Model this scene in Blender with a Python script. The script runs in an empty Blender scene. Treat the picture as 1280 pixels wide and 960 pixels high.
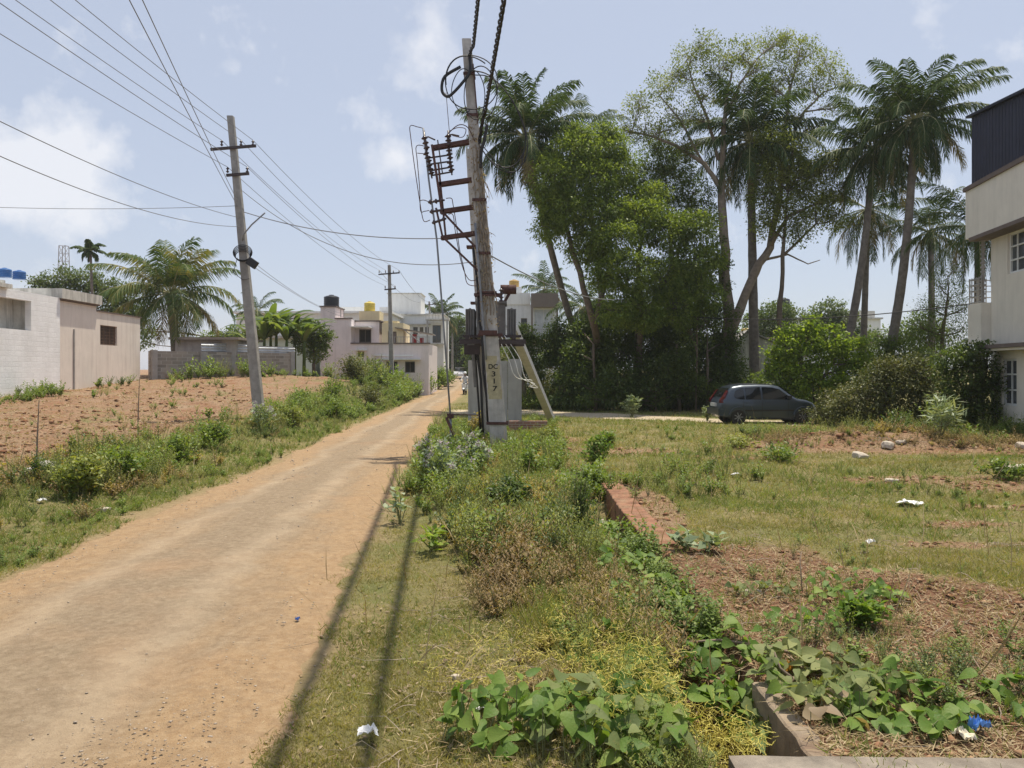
import bpy, math, random
import numpy as np
from mathutils import Vector, Matrix
random.seed(7)
RN = np.random.RandomState(11)
SC = bpy.context.scene
COL = SC.collection
F, HY, EYE = 970.0, 462.0, 2.1
R = math.radians

# ---------------------------------------------------------------- terrain
def sst(a, b, x):
    t = np.clip((x-a)/(b-a), 0, 1); return t*t*(3-2*t)
def _h(i, j, s):
    v = np.sin(i*127.1+j*311.7+s*74.7)*43758.5453
    return v-np.floor(v)
def vn(x, y, s=0):
    x = np.asarray(x, float); y = np.asarray(y, float)
    i = np.floor(x); j = np.floor(y); fx = x-i; fy = y-j
    fx = fx*fx*(3-2*fx); fy = fy*fy*(3-2*fy)
    a = _h(i, j, s); b = _h(i+1, j, s); c = _h(i, j+1, s); d = _h(i+1, j+1, s)
    return (a*(1-fx)+b*fx)*(1-fy)+(c*(1-fx)+d*fx)*fy
def fbm(x, y, s=0, o=3):
    t = 0; a = 1; n = 0
    for k in range(o):
        t = t+a*vn(x*2**k, y*2**k, s+k*3.3); n += a; a *= .5
    return t/n
def road_l(y): return -4.7-.035*np.clip(y, -30, 260)
def road_r(y): return np.interp(y, [-30, 4, 6.6, 10, 14, 19, 30, 47, 73, 127, 260], [-1.0, -1.43, -1.67, -1.95, -2.15, -2.5, -3.1, -3.9, -4.4, -5.6, -10.3])
DR0, DR1 = 1.02, 1.56           # drain: inner faces
DRY0, DRY1 = 3.9, 13.4
def H(x, y, fine=True):
    x = np.asarray(x, float); y = np.asarray(y, float)
    u = road_l(y)-x
    e = np.interp(y, [3, 14, 26, 30, 35, 43, 50, 56, 66, 80, 120, 400], [.36, .45, .62, .92, 1.15, 1.5, 1.75, 1.5, .45, .2, .1, 0])
    z = e*(sst(.7, 3.4, u)*.78+sst(3, 10, u)*.22)
    z = z+np.interp(y, [60, 110, 200, 400], [0, 1.0, 1.6, 2.0])
    v = x-road_r(y)
    z = z+.10*sst(.3, 2.2, v)*(1-sst(28, 34, y))
    # mounds of rubble and of loose soil
    z = z+.42*np.exp(-(((x-9.2)/2.6)**2+((y-20.0)/1.1)**2))*(1+.6*(vn(x*2.2, y*2.2, 5)-.5))
    z = z+.25*np.exp(-(((x-10.5)/2.2)**2+((y-15.5)/.9)**2))
    z = z+.20*np.exp(-(((x+12)/3)**2+((y-46)/2.5)**2))*(.5+1.1*vn(x*.9, y*.9, 3))
    z = z+.12*np.exp(-(((x-3.6)/.9)**2+((y-7.0)/.5)**2))
    on = sst(0, .5, u)+sst(0, .5, v)
    z = z+np.clip(on, 0, 1)*(.07*(fbm(x*1.1, y*1.1, 2)-.5)+(.34*sst(3, 6, u)*(fbm(x*.8, y*.8, 9, 5)-.5)))
    if fine:
        z = z+np.clip(on, 0, 1)*.035*(vn(x*6, y*6, 4)-.5)*(1-sst(20, 40, y))
    # rut and crown of the road
    # drain trench
    wv = .05*(vn(y*1.7, y*0, 8)-.5)
    t = sst(DR0-.06, DR0+.02, x+wv)*(1-sst(DR1-.02, DR1+.05, x))*sst(DRY0-.1, DRY0, y)*(1-sst(DRY1-1.5, DRY1, y))
    z = z-.55*t*(1-.75*sst(4.7, 5.4, y)*(1-.6*sst(8.6, 9.4, y)))
    return z
def Hs(x, y): return float(H(x, y))
def P(px, py, Y): return Vector(((px-640)/F*Y, Y, EYE-(py-HY)/F*Y))
def GX(px, Y):
    x = (px-640)/F*Y; return Vector((x, Y, Hs(x, Y)))
def GP(px, py):
    Y = 3.0
    while Y < 300:
        x = (px-640)/F*Y; z = EYE-(py-HY)/F*Y
        if z < Hs(x, Y): break
        Y *= 1.01
    return Vector(((px-640)/F*Y, Y, Hs((px-640)/F*Y, Y)))

# ---------------------------------------------------------------- materials
def newmat(name):
    m = bpy.data.materials.new(name); m.use_nodes = True
    nt = m.node_tree; nt.nodes.clear()
    out = nt.nodes.new('ShaderNodeOutputMaterial')
    return m, nt, out
def N(nt, t, **k):
    n = nt.nodes.new(t)
    for a, b in k.items():
        if a.startswith('i_'):
            key = a[2:]
            key = int(key) if key.isdigit() else key.replace('_', ' ')
            n.inputs[key].default_value = b
        else: setattr(n, a, b)
    return n
def ramp(nt, fac, stops, interp='LINEAR'):
    r = nt.nodes.new('ShaderNodeValToRGB'); r.color_ramp.interpolation = interp
    el = r.color_ramp.elements
    while len(el) < len(stops): el.new(.5)
    for e, (p, c) in zip(el, stops):
        e.position = p; e.color = (*c, 1) if len(c) == 3 else c
    nt.links.new(fac, r.inputs[0]); return r.outputs[0]
def mixc(nt, fac, a, b, mode='MIX'):
    m = nt.nodes.new('ShaderNodeMix'); m.data_type = 'RGBA'; m.blend_type = mode
    for s, i in ((fac, 0), (a, 6), (b, 7)):
        if isinstance(s, (int, float)): m.inputs[i].default_value = s
        elif isinstance(s, tuple): m.inputs[i].default_value = (*s, 1)
        else: nt.links.new(s, m.inputs[i])
    return m.outputs[2]
def noise(nt, scale, detail=4, rough=.6, vec=None, dim='3D'):
    n = N(nt, 'ShaderNodeTexNoise', i_Scale=scale, i_Detail=detail, i_Roughness=rough)
    if vec is None:
        g = nt.nodes.new('ShaderNodeNewGeometry'); vec = g.outputs['Position']
    nt.links.new(vec, n.inputs['Vector']); return n.outputs['Fac']
def bump(nt, h, strength=.4, dist=.02):
    b = N(nt, 'ShaderNodeBump', i_Strength=strength, i_Distance=dist)
    nt.links.new(h, b.inputs['Height']); return b.outputs[0]
def scaled_pos(nt, sx, sy, sz, obj=False):
    if obj: g = nt.nodes.new('ShaderNodeTexCoord').outputs['Object']
    else: g = nt.nodes.new('ShaderNodeNewGeometry').outputs['Position']
    m = N(nt, 'ShaderNodeMapping'); m.inputs['Scale'].default_value = (sx, sy, sz)
    nt.links.new(g, m.inputs[0]); return m.outputs[0]

def plain(name, col, rough=.7, var=.25, scale=3, metal=0, bmp=.2, streak=0, dirt=None, spec=.4, coat=0):
    m, nt, out = newmat(name)
    b = N(nt, 'ShaderNodeBsdfPrincipled', i_Roughness=rough, i_Metallic=metal)
    b.inputs['Specular IOR Level'].default_value = spec
    b.inputs['Coat Weight'].default_value = coat
    f = noise(nt, scale, 6, .65)
    c0 = tuple(max(0, c*(1-var)) for c in col); c1 = tuple(min(1, c*(1+var)) for c in col)
    c = ramp(nt, f, [(.3, c0), (.7, c1)])
    if streak:
        s = noise(nt, 1.0, 5, .6, scaled_pos(nt, 3.5, 3.5, .35))
        d = dirt or tuple(x*.45 for x in col)
        fr = ramp(nt, s, [(.48, (0, 0, 0)), (.72, (streak,)*3)])
        c = mixc(nt, fr, c, d)
    nt.links.new(c, b.inputs['Base Color'])
    if bmp:
        nt.links.new(bump(nt, noise(nt, scale*12, 4, .7), bmp, .01), b.inputs['Normal'])
    nt.links.new(b.outputs[0], out.inputs[0]); return m

def leafmat(name, stops, trans=.35, rough=.5, pscale=.6, spec=.35, pm=.35, tint=(1.3, 1.25, .5), spots=False):
    """stops: list of 3 linear colours, dark to light, picked per leaf"""
    m, nt, out = newmat(name)
    g = nt.nodes.new('ShaderNodeNewGeometry')
    n = noise(nt, pscale, 3, .6, g.outputs['Position'])
    a = N(nt, 'ShaderNodeMath', operation='MULTIPLY', i_1=1-pm); nt.links.new(g.outputs['Random Per Island'], a.inputs[0])
    b_ = N(nt, 'ShaderNodeMath', operation='MULTIPLY_ADD', i_1=pm*3.2, i_2=-pm*1.1); nt.links.new(n, b_.inputs[0])
    s = N(nt, 'ShaderNodeMath', operation='ADD'); nt.links.new(a.outputs[0], s.inputs[0]); nt.links.new(b_.outputs[0], s.inputs[1])
    k = len(stops)
    c = ramp(nt, s.outputs[0], [(i/(k-1)*.9+.05, st) for i, st in enumerate(stops)])
    p = N(nt, 'ShaderNodeBsdfPrincipled', i_Roughness=rough); p.inputs['Specular IOR Level'].default_value = spec
    if spots:
        c = mixc(nt, ramp(nt, noise(nt, 55, 4, .7, g.outputs['Position']), [(.58, (0,)*3), (.72, (.75,)*3)]), c, (.24, .19, .07))
        nt.links.new(bump(nt, noise(nt, 70, 3, .6, g.outputs['Position']), .5, .006), p.inputs['Normal'])
    nt.links.new(c, p.inputs['Base Color'])
    t = nt.nodes.new('ShaderNodeBsdfTranslucent')
    nt.links.new(mixc(nt, 1.0, c, tint, 'MULTIPLY'), t.inputs[0])
    mx = N(nt, 'ShaderNodeMixShader', i_0=trans)
    nt.links.new(p.outputs[0], mx.inputs[1]); nt.links.new(t.outputs[0], mx.inputs[2])
    nt.links.new(mx.outputs[0], out.inputs[0]); return m

# ---------------------------------------------------------------- objects
def tag(o, label=None, cat=None, group=None, kind=None):
    if label: o['label'] = label
    if cat: o['category'] = cat
    if group: o['group'] = group
    if kind: o['kind'] = kind
    return o
def empty(name, loc, label, cat, rz=0, group=None):
    o = bpy.data.objects.new(name, None); COL.objects.link(o); o.location = loc; o.rotation_euler = (0, 0, rz)
    o.empty_display_size = .2
    return tag(o, label, cat, group)
def link(name, me, mat, parent=None, loc=None, smooth=False):
    o = bpy.data.objects.new(name, me); COL.objects.link(o)
    if mat is not None and not me.materials: me.materials.append(mat)
    if smooth: me.polygons.foreach_set('use_smooth', [True]*len(me.polygons))
    if parent is not None: o.parent = parent
    if loc is not None: o.location = loc
    return o
def npmesh(name, V, Q, T=None):
    V = np.ascontiguousarray(V, dtype=np.float32).reshape(-1, 3)
    Q = np.asarray(Q, dtype=np.int32).reshape(-1, 4)
    me = bpy.data.meshes.new(name)
    me.vertices.add(len(V)); me.vertices.foreach_set('co', V.ravel())
    nt_ = 0 if T is None else len(T)
    loops = Q.ravel() if nt_ == 0 else np.concatenate([Q.ravel(), np.asarray(T, np.int32).ravel()])
    me.loops.add(len(loops)); me.loops.foreach_set('vertex_index', loops)
    me.polygons.add(len(Q)+nt_)
    st = np.arange(len(Q))*4
    if nt_: st = np.concatenate([st, len(Q)*4+np.arange(nt_)*3])
    me.polygons.foreach_set('loop_start', st.astype(np.int32))
    me.update(calc_edges=True)
    return me

class MB:
    def __init__(s): s.v = []; s.f = []
    def add(s, vs, fs, M=None):
        b = len(s.v)
        s.v += [tuple(M @ Vector(v)) if M is not None else tuple(v) for v in vs]
        s.f += [tuple(i+b for i in f) for f in fs]
    def box(s, c, d, M=None, rot=None):
        x, y, z = d[0]/2, d[1]/2, d[2]/2
        vs = [Vector((sx*x, sy*y, sz*z)) for sx in (-1, 1) for sy in (-1, 1) for sz in (-1, 1)]
        if rot is not None: vs = [rot @ v for v in vs]
        vs = [v+Vector(c) for v in vs]
        s.add(vs, [(0, 1, 3, 2), (4, 6, 7, 5), (0, 4, 5, 1), (2, 3, 7, 6), (0, 2, 6, 4), (1, 5, 7, 3)], M)
    def bb(s, a, b, M=None):
        s.box([(a[i]+b[i])/2 for i in range(3)], [abs(b[i]-a[i]) for i in range(3)], M)
    def bar(s, p, q, w, h=None):
        """rectangular bar from p to q"""
        p, q = Vector(p), Vector(q); d = q-p; L = d.length
        if L < 1e-6: return
        r = d.to_track_quat('Y', 'Z').to_matrix()
        s.box((p+q)/2, (w, L, h or w), rot=r)
    def tube(s, pts, rad, n=8, cap=True):
        pts = [Vector(p) for p in pts]
        if not hasattr(rad, '__len__'): rad = [rad]*len(pts)
        b = len(s.v); prev = None
        for i, p in enumerate(pts):
            t = (pts[min(i+1, len(pts)-1)]-pts[max(i-1, 0)])
            if t.length < 1e-9: t = Vector((0, 0, 1))
            t.normalize()
            if prev is None:
                a = Vector((0, 0, 1)) if abs(t.z) < .9 else Vector((1, 0, 0))
                x = t.cross(a).normalized()
            else:
                x = (prev-t*prev.dot(t))
                x = x.normalized() if x.length > 1e-6 else t.orthogonal().normalized()
            prev = x; y = t.cross(x)
            for k in range(n):
                an = 2*math.pi*k/n
                s.v.append(tuple(p+(x*math.cos(an)+y*math.sin(an))*rad[i]))
        for i in range(len(pts)-1):
            for k in range(n):
                a = b+i*n+k; c = b+i*n+(k+1) % n
                s.f.append((a, c, c+n, a+n))
        if cap:
            s.f.append(tuple(b+k for k in range(n))[::-1]); s.f.append(tuple(b+(len(pts)-1)*n+k for k in range(n)))
    def lathe(s, prof, c=(0, 0, 0), n=16, M=None):
        vs = []; fs = []
        for r, z in prof:
            for k in range(n):
                a = 2*math.pi*k/n; vs.append((c[0]+r*math.cos(a), c[1]+r*math.sin(a), c[2]+z))
        for i in range(len(prof)-1):
            for k in range(n):
                a = i*n+k; b = i*n+(k+1) % n; fs.append((a, b, b+n, a+n))
        fs.append(tuple(range(n))[::-1]); fs.append(tuple((len(prof)-1)*n+k for k in range(n)))
        s.add(vs, fs, M)
    def prism(s, poly, a, b, ax=1, M=None):
        """poly of 2D points extruded along axis ax from a to b"""
        n = len(poly)
        def mk(p, t):
            q = list(p); q.insert(ax, t); return tuple(q)
        vs = [mk(p, a) for p in poly]+[mk(p, b) for p in poly]
        fs = [tuple(range(n)), tuple(range(2*n-1, n-1, -1))]+[(i, i+n, (i+1) % n+n, (i+1) % n) for i in range(n)]
        s.add(vs, fs, M)
    def build(s, name, mat, parent=None, smooth=False, loc=None):
        me = bpy.data.meshes.new(name); me.from_pydata(s.v, [], s.f); me.update()
        o = link(name, me, mat, parent, loc, smooth)
        return o
def autosmooth(o, ang=40):
    me = o.data
    me.polygons.foreach_set('use_smooth', [True]*len(me.polygons))
    try: me.set_sharp_from_angle(angle=R(ang))
    except Exception: pass
def copytree(o, parent=None):
    c = o.copy(); COL.objects.link(c); c.parent = parent
    for ch in list(o.children): copytree(ch, c)
    return c

# ---------------------------------------------------------------- foliage in numpy
def unit(n, rs):
    v = rs.normal(size=(n, 3)); return v/np.linalg.norm(v, axis=1, keepdims=True)
def nrm(v): return v/np.maximum(np.linalg.norm(v, axis=1, keepdims=True), 1e-9)
def leaf_quads(pos, d, up, L, W, fold=.15, at=.45):
    d = nrm(d); side = nrm(np.cross(d, up)); n = np.cross(side, d)
    L = np.asarray(L).reshape(-1, 1); W = np.asarray(W).reshape(-1, 1)
    a = pos; c = pos+d*L
    m = pos+d*L*at+n*W*fold
    b = m+side*W*.5; e = m-side*W*.5
    V = np.stack([a, b, c, e], 1).reshape(-1, 3)
    return V, np.arange(len(V)).reshape(-1, 4)
HEART = [(0, .35), (.08, .85), (.3, 1.0), (.6, .72), (.85, .3), (1, .02)]
OVATE = [(0, .05), (.3, .9), (.6, .85), (1, .03)]
BLADE = [(0, .6), (.5, 1), (1, .05)]
def leaf_shape(pos, d, up, L, W, prof, fold=.25, curl=.25):
    n_ = len(pos); d = nrm(d); side = nrm(np.cross(d, up)); nn = np.cross(side, d)
    L = (np.zeros(n_)+L).reshape(-1, 1); W = (np.zeros(n_)+W).reshape(-1, 1)
    vs = []
    for t, w in prof:
        m = pos+d*L*t-nn*L*curl*t*t
        o = side*W*.5*w; up_ = nn*W*.5*w*fold
        vs += [m-o+up_, m, m+o+up_]
    V = np.stack(vs, 1)
    k = len(prof); q = []
    for i in range(k-1):
        a = i*3
        q += [(a, a+1, a+4, a+3), (a+1, a+2, a+5, a+4)]
    Q = (np.arange(n_)*3*k)[:, None, None]+np.array(q)[None]
    return V.reshape(-1, 3), Q.reshape(-1, 4)
def merge(parts):
    vs = []; qs = []; b = 0
    for V, Q in parts:
        vs.append(V); qs.append(Q+b); b += len(V)
    return np.concatenate(vs), np.concatenate(qs)
def tubes_np(paths, rads, n=5):
    mb = MB()
    for p, r in zip(paths, rads): mb.tube(p, r, n)
    return mb
def bez(a, b, c, k=6):
    return [a*(1-t)**2+b*2*t*(1-t)+c*t*t for t in [i/(k-1) for i in range(k)]]

def tree(name, label, cat, base, trunks, blobs, lm, bm, dens=60, m=9, L=.16, W=.07, spread=.22, droop=.3,
         group=None, limb=.06, sub=5, seed=1, hollow=.5, twig=True, fold=.15, extra=None, flat=0, stuffless=True):
    rs = np.random.RandomState(seed); rd = random.Random(seed)
    dens *= 2.3; m = int(m*1.25); L *= .95; W *= 1.05; spread *= .75
    root = empty(name, base, label, cat, group=group)
    bv = Vector(base)
    mb = MB()
    tp = []
    for path in trunks:
        pts = [Vector(p[0]) for p in path]; rr = [p[1] for p in path]
        # refine and wobble
        P2 = []; R2 = []
        for i in range(len(pts)-1):
            for k in range(4):
                t = k/4; q = pts[i].lerp(pts[i+1], t)
                w = rr[i]*.35
                if i+k > 0: q = q+Vector((rd.uniform(-w, w), rd.uniform(-w, w), 0))
                P2.append(q); R2.append((rr[i]*(1-t)+rr[i+1]*t)*rd.uniform(.92, 1.08))
        P2.append(pts[-1]); R2.append(rr[-1])
        mb.tube(P2, R2, 9)
        tp += list(zip(P2, R2))
    parts = []
    for (c, r) in blobs:
        c = Vector(c)
        if not hasattr(r, '__len__'): r = (r, r, r*.8)
        if tp and limb > 0:
            cand = [(p, q) for p, q in tp if p.z < c.z-.15*r[2]] or tp
            p, q = min(cand, key=lambda t: (t[0]-c).length+abs(t[0].z-(c.z-r[2]))*.3)
            lr = min(limb, q*.8)
            mid = p.lerp(c, .5)+Vector((rd.uniform(-.2, .2), rd.uniform(-.2, .2), rd.uniform(-.1, .25)))*(c-p).length*.5
            path = bez(p, mid, c, 7)
            mb.tube(path, [lr*(1-.6*i/6) for i in range(7)], 6)
            for k in range(sub):
                s0 = path[rd.randint(2, 6)]
                dd = Vector(unit(1, rs)[0]); dd.z = abs(dd.z)*.8+.1 if rd.random() < .8 else dd.z
                e = c+Vector((dd.x*r[0], dd.y*r[1], dd.z*r[2]))*rd.uniform(.6, .92)
                pm = s0.lerp(e, .5)+Vector((rd.uniform(-1, 1), rd.uniform(-1, 1), rd.uniform(-.4, .6)))*r[0]*.18
                pp = bez(s0, pm, e, 5)
                mb.tube(pp, [lr*.38*(1-.65*i/4) for i in range(5)], 4, cap=False)
                if twig:
                    for _ in range(4):
                        a = pp[rd.randint(1, 4)]
                        b = a+Vector(unit(1, rs)[0])*r[0]*rd.uniform(.25, .5)+Vector((0, 0, .1))
                        mb.tube([a, a.lerp(b, .5)+Vector((0, 0, rd.uniform(-.06, .08))), b], [lr*.16, lr*.12, lr*.05], 3, cap=False)
        nc = max(4, int(dens*(r[0]*r[1]+r[0]*r[2]+r[1]*r[2])/3))
        dv = unit(nc, rs)
        lump = .60+.72*vn(dv[:, 0]*2.3+seed*1.7, dv[:, 1]*2.3+dv[:, 2]*3.1, seed)
        rad = (hollow+(1-hollow)*rs.rand(nc)**.6)*lump
        cp = np.array(c)+dv*np.array(r)*rad[:, None]
        pos = np.repeat(cp, m, 0)+rs.normal(size=(nc*m, 3))*spread*np.array([1, 1, .7])
        od = np.repeat(dv, m, 0)*.7+rs.normal(size=(nc*m, 3))*.75; od[:, 2] -= droop
        up = rs.normal(size=(nc*m, 3))*.45; up[:, 2] += 1
        ls = L*(.65+.7*rs.rand(nc*m))
        parts.append(leaf_quads(pos, od, up, ls, ls*W/L*(.8+.4*rs.rand(nc*m)), fold))
    if extra: parts += extra
    V, Q = merge(parts)
    if len(mb.v):
        o = mb.build('trunk', bm, root, smooth=True, loc=-bv)
    V = V-np.array(bv)
    link('crown', npmesh(name+'_crown', V, Q), lm, root)
    return root

def palm(name, label, base, top, *_a, **_k):
    _k['nl'] = int(_k.get('nl', 44)*1.3)
    return palm_(name, label, base, top, *_a, **_k)
def palm_(name, label, base, top, lean=(0, 0), r0=.2, r1=.13, nf=26, fl=3.8, seed=1, group=None, lm=None, dead=4, om=None, cat='palm tree',
         elev=(85, -55), bm=None, ring=True, leafw=.05, leafl=.75, nl=44, droopf=1.0, nuts=True):
    rs = np.random.RandomState(seed); rd = random.Random(seed)
    base = Vector(base); top = Vector(top)
    root = empty(name, base, label, cat, group=group)
    mb = MB(); d = top-base
    K = 26; pts = []; rr = []
    for i in range(K+1):
        t = i/K
        p = d*t+Vector((lean[0], lean[1], 0))*math.sin(math.pi*t)
        pts.append(p); rr.append((r0*1.35*(1-t*5)+r0*(t*5) if t < .2 else r0+(r1-r0)*(t-.2)/.8)*(1+.05*(i % 2)))
    mb.tube(pts, rr, 10)
    mb.build('trunk', bm or M['palmbark'], root, smooth=True)
    def fronds(n, e0, e1, mat, nm, ll=1.0, dr=1.0, sp=1.0):
        parts = []; rb = MB()
        for k in range(n):
            az = k*2.39996+rd.uniform(-.3, .3)
            f = (k+.5)/n
            el = R(e0+(e1-e0)*f+rd.uniform(-9, 9))
            Lf = fl*ll*rd.uniform(.85, 1.1)*(0.8+.2*math.sin(math.pi*min(1, f*1.3)))
            h = Vector((math.cos(az), math.sin(az), 0))
            S = 18; p = Vector(d)+h*r1*.5+Vector((0, 0, .05)); e = el; path = [p.copy()]
            bend = R(rd.uniform(45, 95))*droopf*dr*(.8+.5*f)
            for s in range(S):
                t = s/S
                ee = max(e-bend*t**1.7, -1.52)
                p = p+(h*math.cos(ee)+Vector((0, 0, math.sin(ee))))*(Lf/S)
                path.append(p.copy())
            rb.tube(path, [.035*(1-i/S*.85)*(fl/3.8) for i in range(S+1)], 4, cap=False)
            A = np.array([tuple(q) for q in path])
            for side in (-1, 1):
                t = np.linspace(.14, .985, nl)+rs.uniform(-.006, .006, nl)
                t = np.clip(t, 0, .999)
                ix = t*S; i0 = ix.astype(int); fr = (ix-i0)[:, None]
                pos = A[i0]*(1-fr)+A[i0+1]*fr
                tan = nrm(A[i0+1]-A[i0])
                sd = np.cross(tan, np.array([0, 0, 1.0])); sd = nrm(sd+1e-6)*side
                up = nrm(np.cross(sd*side, tan))
                tw = rs.normal(size=nl)*.16
                dirs = sd*.72+tan*(.42+.5*t[:, None])+up*.10+rs.normal(size=(nl, 3))*.10*sp
                dirs[:, 2] -= (.22+.30*f)*dr
                dirs = nrm(dirs)
                ln = leafl*fl/3.8*(.45+.75*np.sin(np.pi*np.clip(t*.85+.12, 0, 1))**.8)*rs.uniform(.85, 1.1, nl)
                ln = ln*np.where(rs.rand(nl) < .07, .3, 1); wv_ = leafw*fl/3.8*rs.uniform(.7, 1.2, nl)*.95
                # two segments: the outer half droops
                mid = pos+dirs*ln[:, None]*.5
                d2 = dirs*.62; d2[:, 2] -= (.55+.5*f)*dr; d2 = nrm(d2)
                tip = mid+d2*ln[:, None]*.5
                wd = nrm(tan*.9+up*tw[:, None])*wv_[:, None]*.5
                Vv = np.stack([pos-wd*.6, pos+wd*.6, mid+wd, mid-wd, tip+wd*.15, tip-wd*.15], 1)
                Qq = (np.arange(nl)*6)[:, None, None]+np.array([(0, 1, 2, 3), (3, 2, 4, 5)])[None]
                parts.append((Vv.reshape(-1, 3), Qq.reshape(-1, 4)))
        V, Q = merge(parts)
        o = link(nm, npmesh(nm, V, Q), mat, root)
        rb.build('frond_ribs', M['rib'], o, smooth=True)
    fronds(nf, elev[0], elev[1], lm or M['palm'], 'crown')
    if dead: fronds(max(2, dead-3), -20, -58, om or M['palmdry'], 'dry_fronds', .85, 1.1, 2)
    if nuts:
        nb = MB()
        for k in range(9):
            a = rd.uniform(0, 6.28); rr_ = rd.uniform(.16, .34)
            c = d+Vector((math.cos(a)*rr_, math.sin(a)*rr_, -rd.uniform(.1, .45)))
            nb.lathe([(.01, -.13), (.09, -.09), (.12, 0), (.08, .09), (.01, .12)], c, 8)
        nb.build('coconuts', M['nut'], root, smooth=True)
    return root
M = {}
M['palm'] = leafmat('palm_leaf', [(.028, .055, .018), (.055, .095, .03), (.10, .14, .05)], .3, .6, spec=.15)
M['palmyel'] = leafmat('palm_leaf_mixed', [(.04, .08, .022), (.085, .135, .038), (.28, .235, .08)], .32, .6, pscale=.5, spec=.15, pm=.6)
M['palmdry'] = leafmat('palm_leaf_dry', [(.13, .10, .045), (.24, .19, .08), (.38, .31, .13)], .25, .6)
M['rib'] = plain('palm_rib', (.28, .27, .12), .6, .3)
M['palmbark'] = plain('palm_bark', (.17, .145, .12), .9, .35, 5, bmp=.6)
M['nut'] = plain('coconut', (.16, .15, .05), .6, .4)
M['bark'] = plain('tree_bark', (.15, .115, .085), .9, .35, 5, bmp=.7)
M['barkpale'] = plain('pale_bark', (.27, .215, .165), .9, .3, 4, bmp=.6)
M['lbright'] = leafmat('leaf_bright', [(.085, .135, .03), (.17, .24, .05), (.31, .38, .095)], .52, .5, pscale=1.4, pm=.5)
M['lmid'] = leafmat('leaf_mid', [(.065, .11, .03), (.12, .18, .045), (.21, .27, .075)], .46, .5, pscale=1.2)
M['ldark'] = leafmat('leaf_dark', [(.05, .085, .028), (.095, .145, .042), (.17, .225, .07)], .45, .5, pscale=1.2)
M['lsparse'] = leafmat('leaf_sparse', [(.09, .13, .03), (.18, .225, .055), (.32, .35, .10)], .48, .55, pscale=.9, pm=.5)
M['llime'] = leafmat('leaf_lime', [(.11, .18, .025), (.20, .30, .04), (.36, .45, .08)], .5, .5, pscale=2)
M['lolive'] = leafmat('leaf_olive', [(.07, .09, .03), (.12, .14, .05), (.22, .21, .09)], .3, .55)
M['lfar'] = leafmat('leaf_far', [(.055, .10, .03), (.10, .15, .045), (.17, .21, .07)], .35, .6)
M['lbanana'] = leafmat('leaf_banana', [(.07, .12, .03), (.13, .19, .05), (.22, .28, .09)], .45, .35)
M['weed'] = leafmat('weed_leaf', [(.08, .14, .025), (.15, .225, .045), (.27, .34, .08)], .42, .5, pscale=1.5)
M['weed2'] = leafmat('weed_leaf_olive', [(.12, .165, .035), (.22, .265, .06), (.38, .38, .13)], .38, .55, pscale=1.5)
M['weedd'] = leafmat('weed_leaf_dark', [(.045, .085, .02), (.08, .13, .03), (.13, .19, .05)], .38, .5, pscale=1.5)
M['weedy'] = leafmat('weed_leaf_yellowing', [(.24, .18, .05), (.36, .29, .08), (.5, .42, .13)], .35, .55, pscale=1.5)
M['weedb'] = leafmat('weed_leaf_brown', [(.16, .10, .045), (.27, .19, .09), (.40, .31, .16)], .25, .65, pscale=2)
M['vine'] = leafmat('vine_leaf', [(.07, .14, .025), (.145, .245, .045), (.30, .38, .09)], .42, .5, pscale=3, spec=.25, spots=True)
M['vinegrey'] = leafmat('vine_leaf_grey', [(.10, .14, .05), (.18, .22, .08), (.30, .32, .13)], .35, .6, pscale=3, spec=.25, spots=True)
M['vinedead'] = leafmat('vine_leaf_dead', [(.22, .15, .09), (.33, .25, .16), (.42, .34, .2)], .3, .6)
M['milk'] = leafmat('milkweed_leaf', [(.17, .23, .12), (.26, .33, .19), (.38, .43, .28)], .3, .5)
M['flower'] = leafmat('flower_petals', [(.45, .36, .42), (.6, .5, .56), (.75, .68, .7)], .3, .6, tint=(1, 1, 1))
M['dodder'] = plain('yellow_thread', (.50, .43, .08), .5, .35, 6, bmp=0)
M['grass'] = leafmat('grass_blade', [(.20, .19, .065), (.33, .30, .115), (.48, .43, .20)], .35, .6, pscale=1.2, pm=.55)
M['grassg'] = leafmat('grass_blade_green', [(.115, .16, .04), (.195, .25, .065), (.31, .35, .115)], .38, .55, pscale=1.2, pm=.5)
M['straw'] = leafmat('straw', [(.20, .135, .07), (.34, .25, .135), (.50, .41, .25)], .2, .7, pscale=2)
M['twig'] = plain('twig', (.24, .18, .13), .9, .35, 8)
M['stem'] = plain('weed_stem', (.16, .17, .07), .7, .3, 8, bmp=0)
M['stone'] = plain('loose_stone', (.40, .33, .26), .9, .35, 6, bmp=.5)
M['clod'] = leafmat('soil_clod', [(.15, .07, .04), (.25, .13, .075), (.38, .25, .15)], 0.0, .95, spec=.1, pscale=2)

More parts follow.
